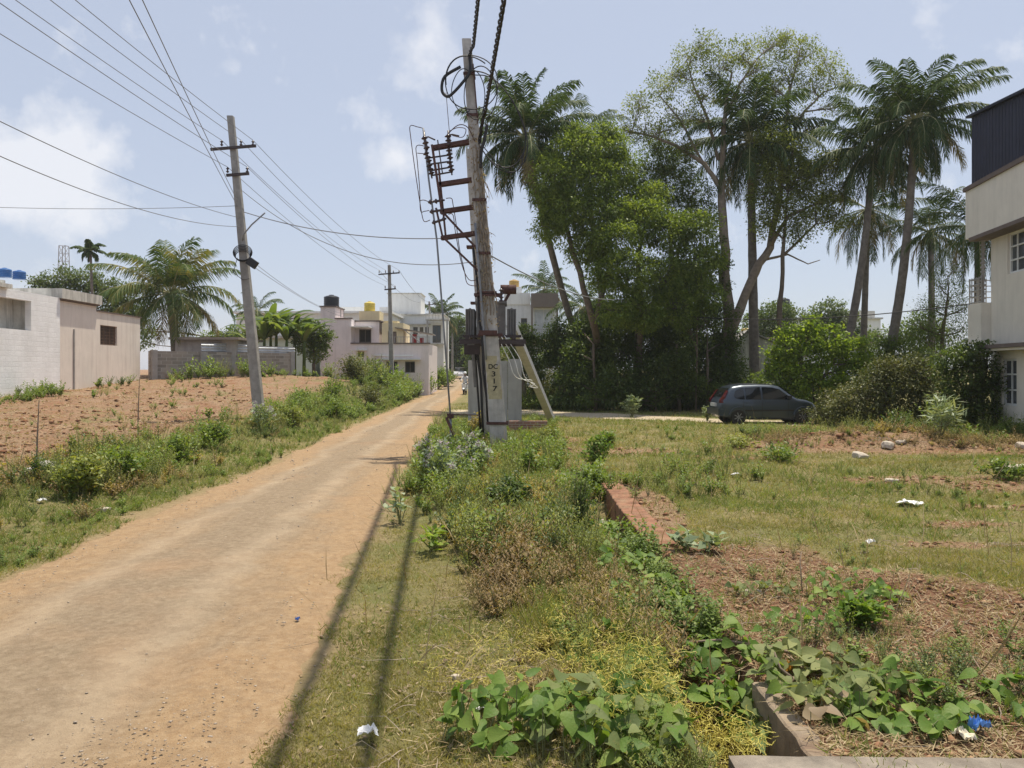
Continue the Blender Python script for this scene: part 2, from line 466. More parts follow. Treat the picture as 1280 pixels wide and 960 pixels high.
def masks(x, y):
    x = np.asarray(x, float); y = np.asarray(y, float)
    rl = road_l(y); rr = road_r(y)
    e1 = .35*(fbm(x*.9, y*.9, 21)-.5)*2; e2 = .18*(fbm(x*3, y*3, 23)-.5)*2
    u = rl-x+e1+e2; v = x-rr+e1*.8+e2
    road = sst(-.25, .15, -u)*sst(-.25, .15, -v)
    # red soil
    n = fbm(x*.55, y*.55, 31, 4); n2 = fbm(x*1.8, y*1.8, 33, 3)
    left = sst(2.9, 4.2, u+(n-.5)*1.5)*sst(.30, .5, n*.4+n2*.5+.13)
    patch = np.zeros_like(x)
    def el(cx, cy, rx, ry, s=1.0):
        return s*np.exp(-(((x-cx)/rx)**2+((y-cy)/ry)**2)**1.5)
    for a in [(1.95, 11.6, .42, 2.2, 1.4), (2.6, 19, 1.4, 1.0, .9), (5.0, 17.5, 1.2, .5, .7), (7.6, 13.9, 1.7, .55, 1.3), (9.6, 13.2, 2.2, .8, 1.3),
              (7.6, 11.2, 1.3, .28, 1.1), (5.8, 10.0, .9, .22, .7), (9.2, 19.6, 3.6, 1.5, 1.4), (13, 19, 2.5, 1.2, 1.1), (5.2, 8.9, .8, .2, .8),
              (1.4, 22, .6, 1.2, .7), (2.2, 8.0, .8, 1.0, 1.1)]:
        patch = np.maximum(patch, el(*a))
    edge = np.interp(x, [1.2, 2.2, 3.3, 3.7, 4.2, 5.2, 7, 10], [8.4, 8.9, 8.3, 7.2, 6.7, 6.3, 5.6, 5.2])+(n-.5)*1.2+(n2-.5)*.7
    near = sst(-.25, .35, edge-y)*sst(1.0, 1.25, x)
    soil = np.clip(np.maximum(np.maximum(left, near*1.1), sst(.35, .75, patch*.8+n2*.4)), 0, 1)
    yc = 37.3-.95*np.clip(x-2, -1, 8); track = (1-sst(1.6, 2.5, np.abs(y-yc+(n-.5)*1.5)))*sst(-3.6, -2.5, x)*(1-sst(10, 12, x))
    # verge dust near the road
    dust = np.maximum(sst(-.1, .9, .55-u)*(u > -1), sst(-.1, .9, .5-v)*(v > -1))
    return dict(u=u, v=v, road=road, soil=soil, track=np.clip(track, 0, 1), dust=np.clip(dust, 0, 1), left=np.clip(left, 0, 1), near=near, n=n, n2=n2)

def ground():
    ys = np.concatenate([np.linspace(-25, 2.5, 26), np.geomspace(3, 60, 430), np.geomspace(62, 1600, 90)])
    ys = np.concatenate([[-60], ys])
    s = np.linspace(-1, 1, 620); s = np.sign(s)*np.abs(s)**1.25
    W = 1.25*np.maximum(ys, 3)+7+np.where(ys > 100, (ys-100)*.6, 0)
    X = W[:, None]*s[None, :]; Y = np.repeat(ys[:, None], len(s), 1)
    Z = H(X, Y)
    V = np.stack([X, Y, Z], -1).reshape(-1, 3)
    r, c = X.shape
    i = np.arange(r-1)[:, None]*c+np.arange(c-1)[None]
    Q = np.stack([i, i+1, i+c+1, i+c], -1).reshape(-1, 4)
    me = npmesh('ground', V, Q)
    mk = masks(X.ravel(), Y.ravel())
    for k in ('soil', 'track', 'dust', 'left', 'near'):
        a = me.attributes.new(k, 'FLOAT', 'POINT'); a.data.foreach_set('value', mk[k].astype(np.float32))
    m, nt, out = newmat('ground')
    def at(k):
        return N(nt, 'ShaderNodeAttribute', attribute_name=k).outputs['Fac']
    b = N(nt, 'ShaderNodeBsdfPrincipled', i_Roughness=.95); b.inputs['Specular IOR Level'].default_value = .15
    n1 = noise(nt, 1.1, 6, .65); n2 = noise(nt, 9, 6, .7); n3 = noise(nt, 45, 4, .7)
    under = ramp(nt, n2, [(.3, (.14, .115, .05)), (.5, (.22, .185, .085)), (.72, (.32, .255, .14))])
    under = mixc(nt, ramp(nt, n1, [(.42, (0,)*3), (.68, (1,)*3)]), under, ramp(nt, n3, [(.3, (.10, .12, .035)), (.7, (.19, .20, .07))]))
    soil = ramp(nt, n2, [(.25, (.155, .07, .038)), (.5, (.25, .13, .075)), (.75, (.35, .22, .13))])
    soil = mixc(nt, ramp(nt, n1, [(.35, (0,)*3), (.65, (.75,)*3)]), soil, ramp(nt, n3, [(.3, (.25, .175, .115)), (.7, (.41, .32, .22))]))
    soilr = ramp(nt, n3, [(.3, (.12, .058, .035)), (.5, (.195, .10, .06)), (.75, (.30, .195, .12))])
    dust = ramp(nt, n2, [(.3, (.30, .20, .115)), (.7, (.41, .295, .18))])
    trk = ramp(nt, n2, [(.3, (.44, .36, .25)), (.7, (.56, .47, .34))])
    soil = mixc(nt, ramp(nt, noise(nt, .35, 5, .7), [(.45, (0,)*3), (.65, (.7,)*3)]), soil, ramp(nt, n3, [(.3, (.30, .22, .135)), (.5, (.24, .14, .08)), (.7, (.44, .35, .23))]))
    c = mixc(nt, at('soil'), under, soil)
    c = mixc(nt, at('near'), c, soilr)
    c = mixc(nt, at('dust'), c, dust)
    c = mixc(nt, at('track'), c, trk)
    nt.links.new(c, b.inputs['Base Color'])
    hsum = N(nt, 'ShaderNodeMath', operation='MULTIPLY_ADD', i_1=3.0); nt.links.new(noise(nt, 2.6, 6, .7), hsum.inputs[0]); nt.links.new(noise(nt, 22, 8, .75), hsum.inputs[2])
    nt.links.new(bump(nt, hsum.outputs[0], .8, .05), b.inputs['Normal'])
    nt.links.new(b.outputs[0], out.inputs[0])
    o = link('ground', me, m, smooth=True); o['kind'] = 'structure'
ground()

def road():
    ys = np.concatenate([np.linspace(-25, 3, 30), np.geomspace(3.1, 250, 700)])
    K = 90; t = np.linspace(-1, 1, K)
    rs = np.random.RandomState(3)
    L = road_l(ys)-.10+.55*(fbm(ys*.5, ys*0+1, 41, 3)-.5)+.25*(fbm(ys*3, ys*0+2, 42, 2)-.5)
    Rr = road_r(ys)+.10+.5*(fbm(ys*.5, ys*0+5, 43, 3)-.5)+.25*(fbm(ys*3, ys*0+2, 44, 2)-.5)
    s = (t+1)/2
    X = L[:, None]*(1-s)+Rr[:, None]*s; Y = np.repeat(ys[:, None], K, 1)
    Z = H(X, Y, False)
    bulge = .05*(1-t**2)[None]-.018*np.exp(-((np.abs(t)-.5)/.14)**2)[None]
    edge = np.where(np.abs(t) > .985, -.03, .006)[None]
    Z = Z+(bulge+edge)*np.ones_like(Z)+.02*(fbm(X*.9+Y*.13, Y*.5-X*.2, 6, 4)-.5)
    V = np.stack([X, Y, Z], -1).reshape(-1, 3)
    i = np.arange(len(ys)-1)[:, None]*K+np.arange(K-1)[None]
    me = npmesh('road', V, np.stack([i, i+1, i+K+1, i+K], -1).reshape(-1, 4))
    a = me.attributes.new('lat', 'FLOAT', 'POINT'); a.data.foreach_set('value', np.tile(t, len(ys)).astype(np.float32))
    m, nt, out = newmat('road')
    b = N(nt, 'ShaderNodeBsdfPrincipled', i_Roughness=.93); b.inputs['Specular IOR Level'].default_value = .2
    lat = N(nt, 'ShaderNodeAttribute', attribute_name='lat').outputs['Fac']
    ab = N(nt, 'ShaderNodeMath', operation='ABSOLUTE'); nt.links.new(lat, ab.inputs[0])
    st = noise(nt, 1, 5, .6, scaled_pos(nt, 2.6, .35, 1)); n1 = noise(nt, .8, 6, .65); n2 = noise(nt, 14, 7, .75); n3 = noise(nt, 90, 3, .7)
    mm = N(nt, 'ShaderNodeMath', operation='MULTIPLY_ADD', i_1=.9, i_2=-.45); nt.links.new(st, mm.inputs[0])
    mm2 = N(nt, 'ShaderNodeMath', operation='MULTIPLY_ADD', i_1=.8, i_2=-.4); nt.links.new(n1, mm2.inputs[0])
    s1 = N(nt, 'ShaderNodeMath', operation='ADD'); nt.links.new(ab.outputs[0], s1.inputs[0]); nt.links.new(mm.outputs[0], s1.inputs[1])
    s2 = N(nt, 'ShaderNodeMath', operation='ADD'); nt.links.new(s1.outputs[0], s2.inputs[0]); nt.links.new(mm2.outputs[0], s2.inputs[1])
    grey = ramp(nt, n2, [(.28, (.19, .14, .09)), (.5, (.27, .205, .135)), (.72, (.36, .28, .195))])
    dustc = ramp(nt, n2, [(.28, (.27, .17, .09)), (.5, (.34, .23, .13)), (.72, (.41, .295, .18))])
    c = mixc(nt, ramp(nt, s2.outputs[0], [(.25, (0,)*3), (.75, (1,)*3)]), grey, dustc)
    red = ramp(nt, noise(nt, .45, 4, .6), [(.55, (0,)*3), (.75, (.5,)*3)])
    c = mixc(nt, red, c, (.40, .245, .135))
    for off, wd in ((-.42, .11), (.30, .12)):
        wob = N(nt, 'ShaderNodeMath', operation='MULTIPLY_ADD', i_1=.22, i_2=-.11-off); nt.links.new(noise(nt, 1, 3, .5, scaled_pos(nt, .0, .09, 0)), wob.inputs[0])
        su = N(nt, 'ShaderNodeMath', operation='ADD'); nt.links.new(lat, su.inputs[0]); nt.links.new(wob.outputs[0], su.inputs[1])
        aa = N(nt, 'ShaderNodeMath', operation='ABSOLUTE'); nt.links.new(su.outputs[0], aa.inputs[0])
        f_ = ramp(nt, aa.outputs[0], [(wd*.3, (.55,)*3), (wd*1.4, (0,)*3)])
        c = mixc(nt, mixc(nt, 1.0, f_, ramp(nt, n1, [(.3, (.2,)*3), (.6, (1,)*3)]), 'MULTIPLY'), c, (.42, .33, .23))
    c = mixc(nt, ramp(nt, noise(nt, 4.5, 9, .78), [(.50, (0,)*3), (.545, (.32,)*3), (.62, (.1,)*3)]), c, (.20, .14, .09))
    # exposed chips of aggregate, dark and pale
    v = N(nt, 'ShaderNodeTexVoronoi', i_Scale=62.0); g = nt.nodes.new('ShaderNodeNewGeometry'); nt.links.new(g.outputs['Position'], v.inputs['Vector'])
    chip = ramp(nt, v.outputs['Color'], [(.83, (0,)*3), (.86, (1,)*3)])
    cm = mixc(nt, ramp(nt, st, [(.48, (0,)*3), (.7, (.4,)*3)]), (0, 0, 0), chip)
    c = mixc(nt, cm, c, (.19, .15, .12))
    c = mixc(nt, ramp(nt, n3, [(.62, (0,)*3), (.74, (.35,)*3)]), c, (.62, .5, .36))
    nt.links.new(c, b.inputs['Base Color'])
    hs = N(nt, 'ShaderNodeMath', operation='ADD'); nt.links.new(n2, hs.inputs[0]); nt.links.new(n3, hs.inputs[1])
    nt.links.new(bump(nt, hs.outputs[0], .8, .018), b.inputs['Normal'])
    nt.links.new(b.outputs[0], out.inputs[0])
    o = link('road', me, m, smooth=True); o['kind'] = 'structure'
road()

# ---------------------------------------------------------------- ground cover
def samp(n, y0, y1, seed, p=1.0, wide=.78, xmin=-26, xmax=30):
    """ground points with a density that falls with distance"""
    rs = np.random.RandomState(seed)
    u = rs.rand(n)
    if p == 1.0: y = y0*(y1/y0)**u
    else: y = (y0**(1-p)+u*(y1**(1-p)-y0**(1-p)))**(1/(1-p))
    x = (rs.rand(n)*2-1)*(wide*y+1.0)
    k = (x > xmin) & (x < xmax)
    return x[k], y[k], rs

def blades(x, y, h, w, rs, lean=.5, segs=1):
    n = len(x); z = H(x, y)-.01
    pos = np.stack([x, y, z], 1)
    d = np.concatenate([rs.normal(size=(n, 2))*lean, np.ones((n, 1))], 1)
    az = rs.rand(n)*6.283; up = np.stack([np.cos(az), np.sin(az), np.zeros(n)+.05], 1)
    if segs == 1:
        d = nrm(d); side = nrm(np.cross(d, up))
        w = w.reshape(-1, 1)*.5; h = h.reshape(-1, 1)
        V = np.stack([pos-side*w, pos+side*w, pos+d*h+side*w*.25, pos+d*h-side*w*.25], 1)
        return V.reshape(-1, 3), np.arange(n*4).reshape(-1, 4)
    return leaf_shape(pos, d, up, h, w, BLADE, 0.1, .35)

def stuff(name, parts, mat, label, cat):
    V, Q = merge(parts)
    o = link(name, npmesh(name, V, Q), mat)
    return tag(o, label, cat, kind='stuff')

def cover():
    # short grass over the verges and the lawn
    x, y, rs = samp(900000, 3.4, 48, 101, 1.2)
    k = masks(x, y)
    u, v = k['u'], k['v']
    dens = np.ones_like(x)
    dens *= 1-sst(-.12, .25, k['road'])
    dens *= 1-.93*k['soil']*(.75+.25*(k['n2'] > .45)); dens *= 1-.97*k['track']
    dens *= (1-.65*k['dust']); dens *= .35+.65*sst(.32, .55, fbm(x*1.6, y*1.6, 51, 3))
    dens *= np.where((x > DR0-.05) & (x < DR1+.2) & (y < DRY1), .15, 1)
    dens *= np.where(u > 3.2, .25, 1)
    kk = rs.rand(len(x)) < dens
    x, y, u, v = x[kk], y[kk], u[kk], v[kk]
    n = len(x); far = np.clip(y/9, 1, 3.2)
    lush = fbm(x*.5, y*.5, 61, 3)
    g = rs.rand(n) < np.clip(sst(.48, .66, lush)*.6+.08+(u > .2)*(u < 2.6)*.35-.5*(v > 0)*(v < 2.0)*(y < 13), 0.03, 1)
    h = (.035+.055*rs.rand(n)**1.5)*(1+.5*g)*far**.35
    # taller between road and drain
    tall = ((x > road_r(y)+1.6) & (x < 1.1) & (y > 5.5))
    h = np.where(tall, h*(1.3+1.2*rs.rand(n)), h)
    h = np.where((v > 0) & (v < 1.8) & (y < 12), h*.7, h)
    w = (.0045+.004*rs.rand(n))*far**.8*1.25
    for nm, sel, mt, lb in (('dry_grass', ~g, M['grass'], 'short dry yellowish grass over the verges and the vacant plot'), ('green_grass', g, M['grassg'], 'low green grass in patches along the road and the plot')):
        stuff(nm, [blades(x[sel], y[sel], h[sel], w[sel], rs, .75)], mt, lb, 'grass')
    # straw and dead stems lying on the soil
    x, y, rs = samp(260000, 3.4, 50, 102, .9)
    k = masks(x, y)
    p = np.clip(k['soil']*.9+.05, 0, 1)*(1-k['road'])*(1-k['track'])*(.6+.4*(k['near'] > .3)+.15)
    p = np.clip(p+(np.exp(-(((x-9.5)/3.4)**2+((y-19.6)/1.3)**2)))*1.2, 0, 1)
    p += .25*((x > -.5) & (x < 1.2) & (y < 12))
    s = rs.rand(len(x)) < p; x, y = x[s], y[s]; n = len(x)
    pos = np.stack([x, y, H(x, y)+.006+rs.rand(n)*.02], 1)
    az = rs.rand(n)*6.283; d = np.stack([np.cos(az), np.sin(az), rs.normal(size=n)*.18], 1)
    f = np.clip(y/8, 1, 3)
    stuff('straw_litter', [leaf_quads(pos, d, np.array([[0, 0, 1.0]]), (.05+.12*rs.rand(n)**2)*f**.5, (.004+.004*rs.rand(n))*f, .1)], M['straw'],
          'dry straw and dead stems lying over the red soil', 'straw')
    # small leaves lying among them
    x, y, rs = samp(40000, 3.4, 40, 103, 1.2)
    k = masks(x, y)
    s = (rs.rand(len(x)) < np.clip(.15+.6*k['soil'], 0, 1)*(1-k['road'])*(1-k['track'])); x, y = x[s], y[s]; n = len(x)
    pos = np.stack([x, y, H(x, y)+.012], 1); az = rs.rand(n)*6.283; d = np.stack([np.cos(az), np.sin(az), rs.normal(size=n)*.2], 1)
    f = np.clip(y/8, 1, 2.6)
    up = rs.normal(size=(n, 3))*.35; up[:, 2] += 1
    stuff('fallen_leaves', [leaf_quads(pos, d, up, (.02+.035*rs.rand(n))*f, (.012+.02*rs.rand(n))*f, .2)], M['vinedead'],
          'small brown fallen leaves scattered over soil and grass', 'leaf litter')
    # stones and clods
    def stones(n0, seed, fn, size, mat, nm, lb, cat, p=1.3):
        x, y, rs = samp(n0, 3.3, 40, seed, p)
        k = masks(x, y); s = rs.rand(len(x)) < fn(x, y, k); x, y = x[s], y[s]; n = len(x)
        base = np.array([(1, 0, 0), (-1, 0, 0), (0, 1, 0), (0, -1, 0), (0, 0, 1), (0, 0, -.6), (.62, .62, .5), (-.62, .6, .55), (-.6, -.62, .5), (.62, -.6, .45)], float)
        fc = [(0, 6, 4, 9), (2, 7, 4, 6), (1, 8, 4, 7), (3, 9, 4, 8)]
        fc += [(0, 5, 2, 6), (2, 5, 1, 7), (1, 5, 3, 8), (3, 5, 0, 9)]
        sz = size*(.35+1.3*rs.rand(n)**3)*np.clip(y/8, 1, 2.3)
        A = base[None]*(1+.35*rs.normal(size=(n, 10, 1)))*sz[:, None, None]*np.array([1, .8, .6])
        az = rs.rand(n)*6.28; c, s_ = np.cos(az), np.sin(az)
        X = A[..., 0]*c[:, None]-A[..., 1]*s_[:, None]; Yy = A[..., 0]*s_[:, None]+A[..., 1]*c[:, None]
        onroad = k['road'][s] > .5
        z = H(x, y, False)+np.where(onroad, .05, .0)
        V = np.stack([X+x[:, None], Yy+y[:, None], A[..., 2]+z[:, None]+sz[:, None]*.15], -1).reshape(-1, 3)
        Q = (np.arange(n)*10)[:, None, None]+np.array(fc)[None]
        stuff(nm, [(V, Q.reshape(-1, 4))], mat, lb, cat)
    stones(30000, 111, lambda x, y, k: k['road']*np.clip(fbm(x*1.5, y*.5, 71)*2.8-1.15, 0.05, 1), .008, M['stone'], 'road_gravel', 'loose gravel chips scattered on the dusty road', 'gravel')
    stones(26000, 112, lambda x, y, k: np.clip(k['soil'], 0, 1)*(1-k['road'])*.9, .026, M['clod'], 'soil_clods', 'red earth clods strewn over the dug soil', 'soil')
cover()

# plant templates: (list of (V,Q,matkey))
def tmpl_leafy(seed, h=.45, ns=7, nl=12, L=.075, W=.045, spread=.5, prof=OVATE, up=1.0, simple=True):
    rs = np.random.RandomState(seed); parts = []; st = []
    for s in range(ns):
        az = rs.rand()*6.283; tilt = rs.rand()*spread
        d = np.array([math.cos(az)*tilt, math.sin(az)*tilt, up]); d /= np.linalg.norm(d)
        hh = h*(.55+.55*rs.rand())
        t = np.linspace(.25, 1, nl); bend = np.array([math.cos(az), math.sin(az), 0])*.18*h
        pos = d[None]*hh*t[:, None]+bend*(t**2)[:, None]
        a2 = np.arange(nl)*2.4+rs.rand()*6
        ld = np.stack([np.cos(a2), np.sin(a2), .25+.5*t+rs.normal(size=nl)*.15], 1)
        uu = np.array([[0, 0, 1.0]])+rs.normal(size=(nl, 3))*.2; l_ = L*(.6+.6*rs.rand(nl)); w_ = W*(.6+.6*rs.rand(nl))
        parts.append(leaf_quads(pos, ld, uu, l_, w_, .2) if simple else leaf_shape(pos, ld, uu, l_, w_, prof, .25, .3))
        p0 = np.zeros((1, 3)); dd = pos[-1:]
        w = np.array([[.006, 0, 0]]) if s % 2 else np.array([[0, .006, 0]])
        st.append((np.concatenate([p0-w, p0+w, dd+w*.4, dd-w*.4]), np.array([[0, 1, 2, 3]])))
    return merge(parts), merge(st)
def tmpl_fine(seed, h=.5, ns=9, nl=26, L=.035, W=.007, spread=.35):
    return tmpl_leafy(seed, h, ns, nl, L, W, spread, BLADE)
def scatter(tm, x, y, s, rs, zoff=-.01):
    V, Q = tm; n = len(x); az = rs.rand(n)*6.283; c, sn = np.cos(az)*s, np.sin(az)*s
    X = V[None, :, 0]*c[:, None]-V[None, :, 1]*sn[:, None]+x[:, None]
    Y = V[None, :, 0]*sn[:, None]+V[None, :, 1]*c[:, None]+y[:, None]
    Z = V[None, :, 2]*s[:, None]*(.8+.4*rs.rand(n))[:, None]+(H(x, y)+zoff)[:, None]
    return np.stack([X, Y, Z], -1).reshape(-1, 3), ((np.arange(n)*len(V))[:, None, None]+Q[None]).reshape(-1, 4)

def weeds():
    acc = {k: [] for k in ('weed', 'weed2', 'weedd', 'weedy', 'weedb', 'stem', 'straw')}
    T = {'weed': [tmpl_leafy(s, .5, 8, 14, .085, .055) for s in (1, 2, 3)]+[tmpl_leafy(9, .3, 9, 8, .11, .08, .9)], 'weed2': [tmpl_fine(s, .55, 9, 22, .05, .012) for s in (4, 5, 6)]+[tmpl_leafy(15, .5, 8, 16, .055, .024, .4)],
         'weedd': [tmpl_leafy(s, .42, 9, 15, .065, .036) for s in (7, 8)], 'weedy': [tmpl_leafy(12, .28, 9, 12, .06, .038, .8)]}
    T['weedb'] = [tmpl_fine(31, .35, 9, 16, .06, .012, .9), tmpl_leafy(32, .25, 8, 10, .05, .03, .9)]
    TN = {'weedb': T['weedb'], 'weed': [tmpl_leafy(s, .5, 8, 13, .075, .045, simple=False) for s in (1, 2, 3)]+[tmpl_leafy(9, .3, 9, 8, .1, .07, .9, simple=False)], 'weed2': T['weed2'],
          'weedd': [tmpl_leafy(s, .42, 9, 14, .055, .03, simple=False) for s in (7, 8)], 'weedy': [tmpl_leafy(12, .28, 9, 12, .05, .03, .8, simple=False)]}
    def put(kind, x, y, s, rs):
        for TT, kk in ((TN, y < 9), (T, y >= 9)):
            pick = rs.randint(0, len(TT[kind]), len(x))
            for i, tm in enumerate(TT[kind]):
                k = (pick == i) & kk
                if k.sum() == 0: continue
                acc[kind].append(scatter(tm[0], x[k], y[k], s[k], np.random.RandomState(i+5)))
                acc['stem'].append(scatter(tm[1], x[k], y[k], s[k], np.random.RandomState(i+5)))
    def region(n, seed, y0, y1, xb, fn, kinds, smin, smax, p=1.0):
        rs = np.random.RandomState(seed); u = rs.rand(n)
        y = y0*(y1/y0)**u if p == 1.0 else (y0**(1-p)+u*(y1**(1-p)-y0**(1-p)))**(1/(1-p))
        lo, hi = xb(y); x = lo+(hi-lo)*rs.rand(n)
        k = masks(x, y); pr = fn(x, y, k)*(k['road'] < .3)*(k['track'] < .15)*(~((x > 6.3) & (x < 11.8) & (y > 25.5) & (y < 31)))
        s = rs.rand(len(x)) < pr; x, y = x[s], y[s]
        cl = fbm(x*.45, y*.45, seed, 2)
        sc = (smin+(smax-smin)*rs.rand(len(x))**1.3)*(.55+.9*sst(.3, .7, fbm(x*.6, y*.6, seed+5)))
        if seed in (210, 212): sc = sc*np.where((x > 5) & (x < 12), .55, 1)
        if seed in (205, 210): sc = sc*np.interp(y, [18, 28], [1, .5])
        kd = [w for _, w in kinds]; cw = np.cumsum(kd)/sum(kd)
        t = np.clip(.55*rs.rand(len(x))+.45*np.clip((cl-.5)*2.6+.5, 0, 1), 0, .999)
        for i, (kk, _) in enumerate(kinds):
            q = (t < cw[i]) & (t >= (cw[i-1] if i else 0)); put(kk, x[q], y[q], sc[q], rs)
    B = lambda a, b, t: sst(a, a+.4, t)*(1-sst(b-.5, b, t))
    RL = lambda a, b: (lambda y: (road_l(y)-b, road_l(y)-a))
    RR = lambda a, b: (lambda y: (road_r(y)+a, road_r(y)+b))
    C = lambda a, b: (lambda y: (y*0+a, y*0+b))
    region(3000, 201, 5.5, 34, RL(.9, 4.6), lambda x, y, k: np.clip(B(1.2, 3.5, k['u'])*np.clip(.3+2*(fbm(x*.7, y*.7, 81)-.35), 0, 1), 0, 1), [('weedd', .16), ('weed2', .38), ('weedy', .06), ('weed', .4)], .3, .85, .8)
    region(1500, 221, 5.5, 60, RL(.1, 1.6), lambda x, y, k: B(-.1, 1.7, k['u'])*.6, [('weed2', .5), ('weed', .5)], .2, .5, 1.0)
    region(1500, 202, 26, 50, RL(.4, 4.2), lambda x, y, k: B(.5, 3.3, k['u'])*.8, [('weedd', .2), ('weed2', .3), ('weed', .5)], .35, .95, .5)
    region(1700, 223, 48, 80, RL(.3, 4.8), lambda x, y, k: B(.3, 4.6, k['u'])*.95, [('weedd', .22), ('weed2', .25), ('weed', .53)], 1.2, 2.4, .5)
    region(900, 203, 8, 48, RL(4, 17), lambda x, y, k: sst(3.5, 4.5, k['u'])*.5*(fbm(x*.5, y*.5, 82) > .45), [('weed', .5), ('weed2', .5)], .25, .8, .6)
    region(420, 204, 18, 38, lambda y: (-20.3-.05*(y-35), -18.6-.05*(y-35)), lambda x, y, k: y*0+.8*(fbm(y*.3, y*0, 5)>.4), [('weed', .8), ('weedd', .2)], .5, 1.0, 0.5)
    region(160, 222, 43, 52, lambda y: (-20.3+(y-43.4)*.886-.3+1.1, -20.3+(y-43.4)*.886+2.6), lambda x, y, k: y*0+.5, [('weed', .6), ('weed2', .4)], .6, 1.6, 0.5)
    region(4200, 205, 6.5, 31, lambda y: (road_r(y)+np.interp(y, [6, 10, 13], [1.2, .9, .2]), .85+.05*np.clip(y-12, -3, 30)), lambda x, y, k: np.clip(sst(np.interp(y, [8, 13], [1.2, .1]), np.interp(y, [8, 13], [2.3, .8]), k['v'])*sst(6.5, 9.5, y), 0, 1)*np.clip(.45+1.8*(fbm(x*.8, y*.8, 83)-.3), 0, 1), [('weedd', .10), ('weed2', .26), ('weedy', .22), ('weed', .42)], .32, .9, .8)
    region(3200, 206, 3.7, 10, lambda y: (road_r(y)+1.2, y*0+1.0), lambda x, y, k: sst(1.7, 2.7, k['v'])*.6, [('weedd', .04), ('weed2', .50), ('weedy', .36), ('weed', .10)], .18, .46, .8)
    region(700, 224, 6.3, 10.5, C(-.3, 1.3), lambda x, y, k: .9*sst(.35, .55, fbm(x*1.1, y*1.1, 91)), [('weedy', .3), ('weedb', .7)], .4, .95, .8)
    region(900, 225, 4.2, 24, lambda y: (road_r(y)+1.6, y*0+1.2), lambda x, y, k: .9*(fbm(x*.9, y*.9, 92) > .52), [('weedy', .3), ('weedb', .7)], .35, .8, .9)
    region(420, 227, 18.8, 21.2, C(6.3, 13.5), lambda x, y, k: y*0+.9, [('weedy', .1), ('weedb', .9)], .3, .8, .5)
    region(700, 226, 6, 30, RL(.8, 4), lambda x, y, k: .9*(fbm(x*.9, y*.9, 93) > .52), [('weedy', .2), ('weedb', .8)], .4, .9, .9)
    region(900, 207, 8, 31, RR(-.1, 1.5), lambda x, y, k: sst(-.2, .1, k['v'])*.5*(y > 13), [('weed', .5), ('weed2', .5)], .3, 1.0, .8)
    region(520, 208, 5.8, 14, C(.85, 1.6), lambda x, y, k: y*0+.9, [('weedd', .2), ('weedy', .1), ('weed', .7)], .25, .6, .6)
    region(2000, 209, 4.5, 32, lambda y: (y*0+1.7, .8*y+1), lambda x, y, k: .7*sst(.42, .6, fbm(x*.6, y*.6, 84)), [('weedd', .15), ('weed2', .30), ('weed', .55)], .12, .36, 1.0)
    region(2600, 210, 12, 33, lambda y: (y*0+1.7, .8*y+1), lambda x, y, k: .9*(fbm(x*.4, y*.4, 85) > .5), [('weedd', .1), ('weed2', .5), ('weed', .4)], .25, .65, .5)
    region(3000, 211, 40.2, 48, lambda y: (y*0-.6, .42*y), lambda x, y, k: y*0+.8, [('weedd', .5), ('weed2', .2), ('weed', .3)], .8, 1.9, .5)
    region(700, 212, 20.5, 25, lambda y: (y*0+7, y*0+16), lambda x, y, k: y*0+.8, [('weedd', .3), ('weed2', .3), ('weed', .4)], .5, 1.3, .5)
    lab = {'weed': ('green_weeds', 'bright green leafy weeds crowding the banks and the drain', 'weeds'),
           'weed2': ('feathery_weeds', 'olive fine leaved weeds along both verges', 'weeds'),
           'weedd': ('dark_weeds', 'dark green low weeds among the grass and under trees', 'weeds'),
           'weedy': ('yellowing_weeds', 'yellowing withered weeds between the pole and drain', 'weeds'),
           'weedb': ('withered_weeds', 'brown withered weeds tangled among the green ones', 'weeds'),
           'stem': ('weed_stems', 'thin upright stems of the roadside weeds', 'weeds')}
    for k, parts in acc.items():
        if parts: stuff(lab[k][0], parts, M[k], lab[k][1], lab[k][2])
    # tall dead stalks
    x, y, rs = samp(900, 5, 30, 220, 1.1)
    k = masks(x, y); s = (k['road'] < .1) & (k['track'] < .1) & (rs.rand(len(x)) < .5); x, y = x[s], y[s]; n = len(x)
    stuff('dry_stalks', [blades(x, y, .3+.5*rs.rand(n), .008+.004*rs.rand(n), rs, .35, 2)], M['straw'], 'tall thin dead stalks standing above the weeds', 'stalks')
weeds()

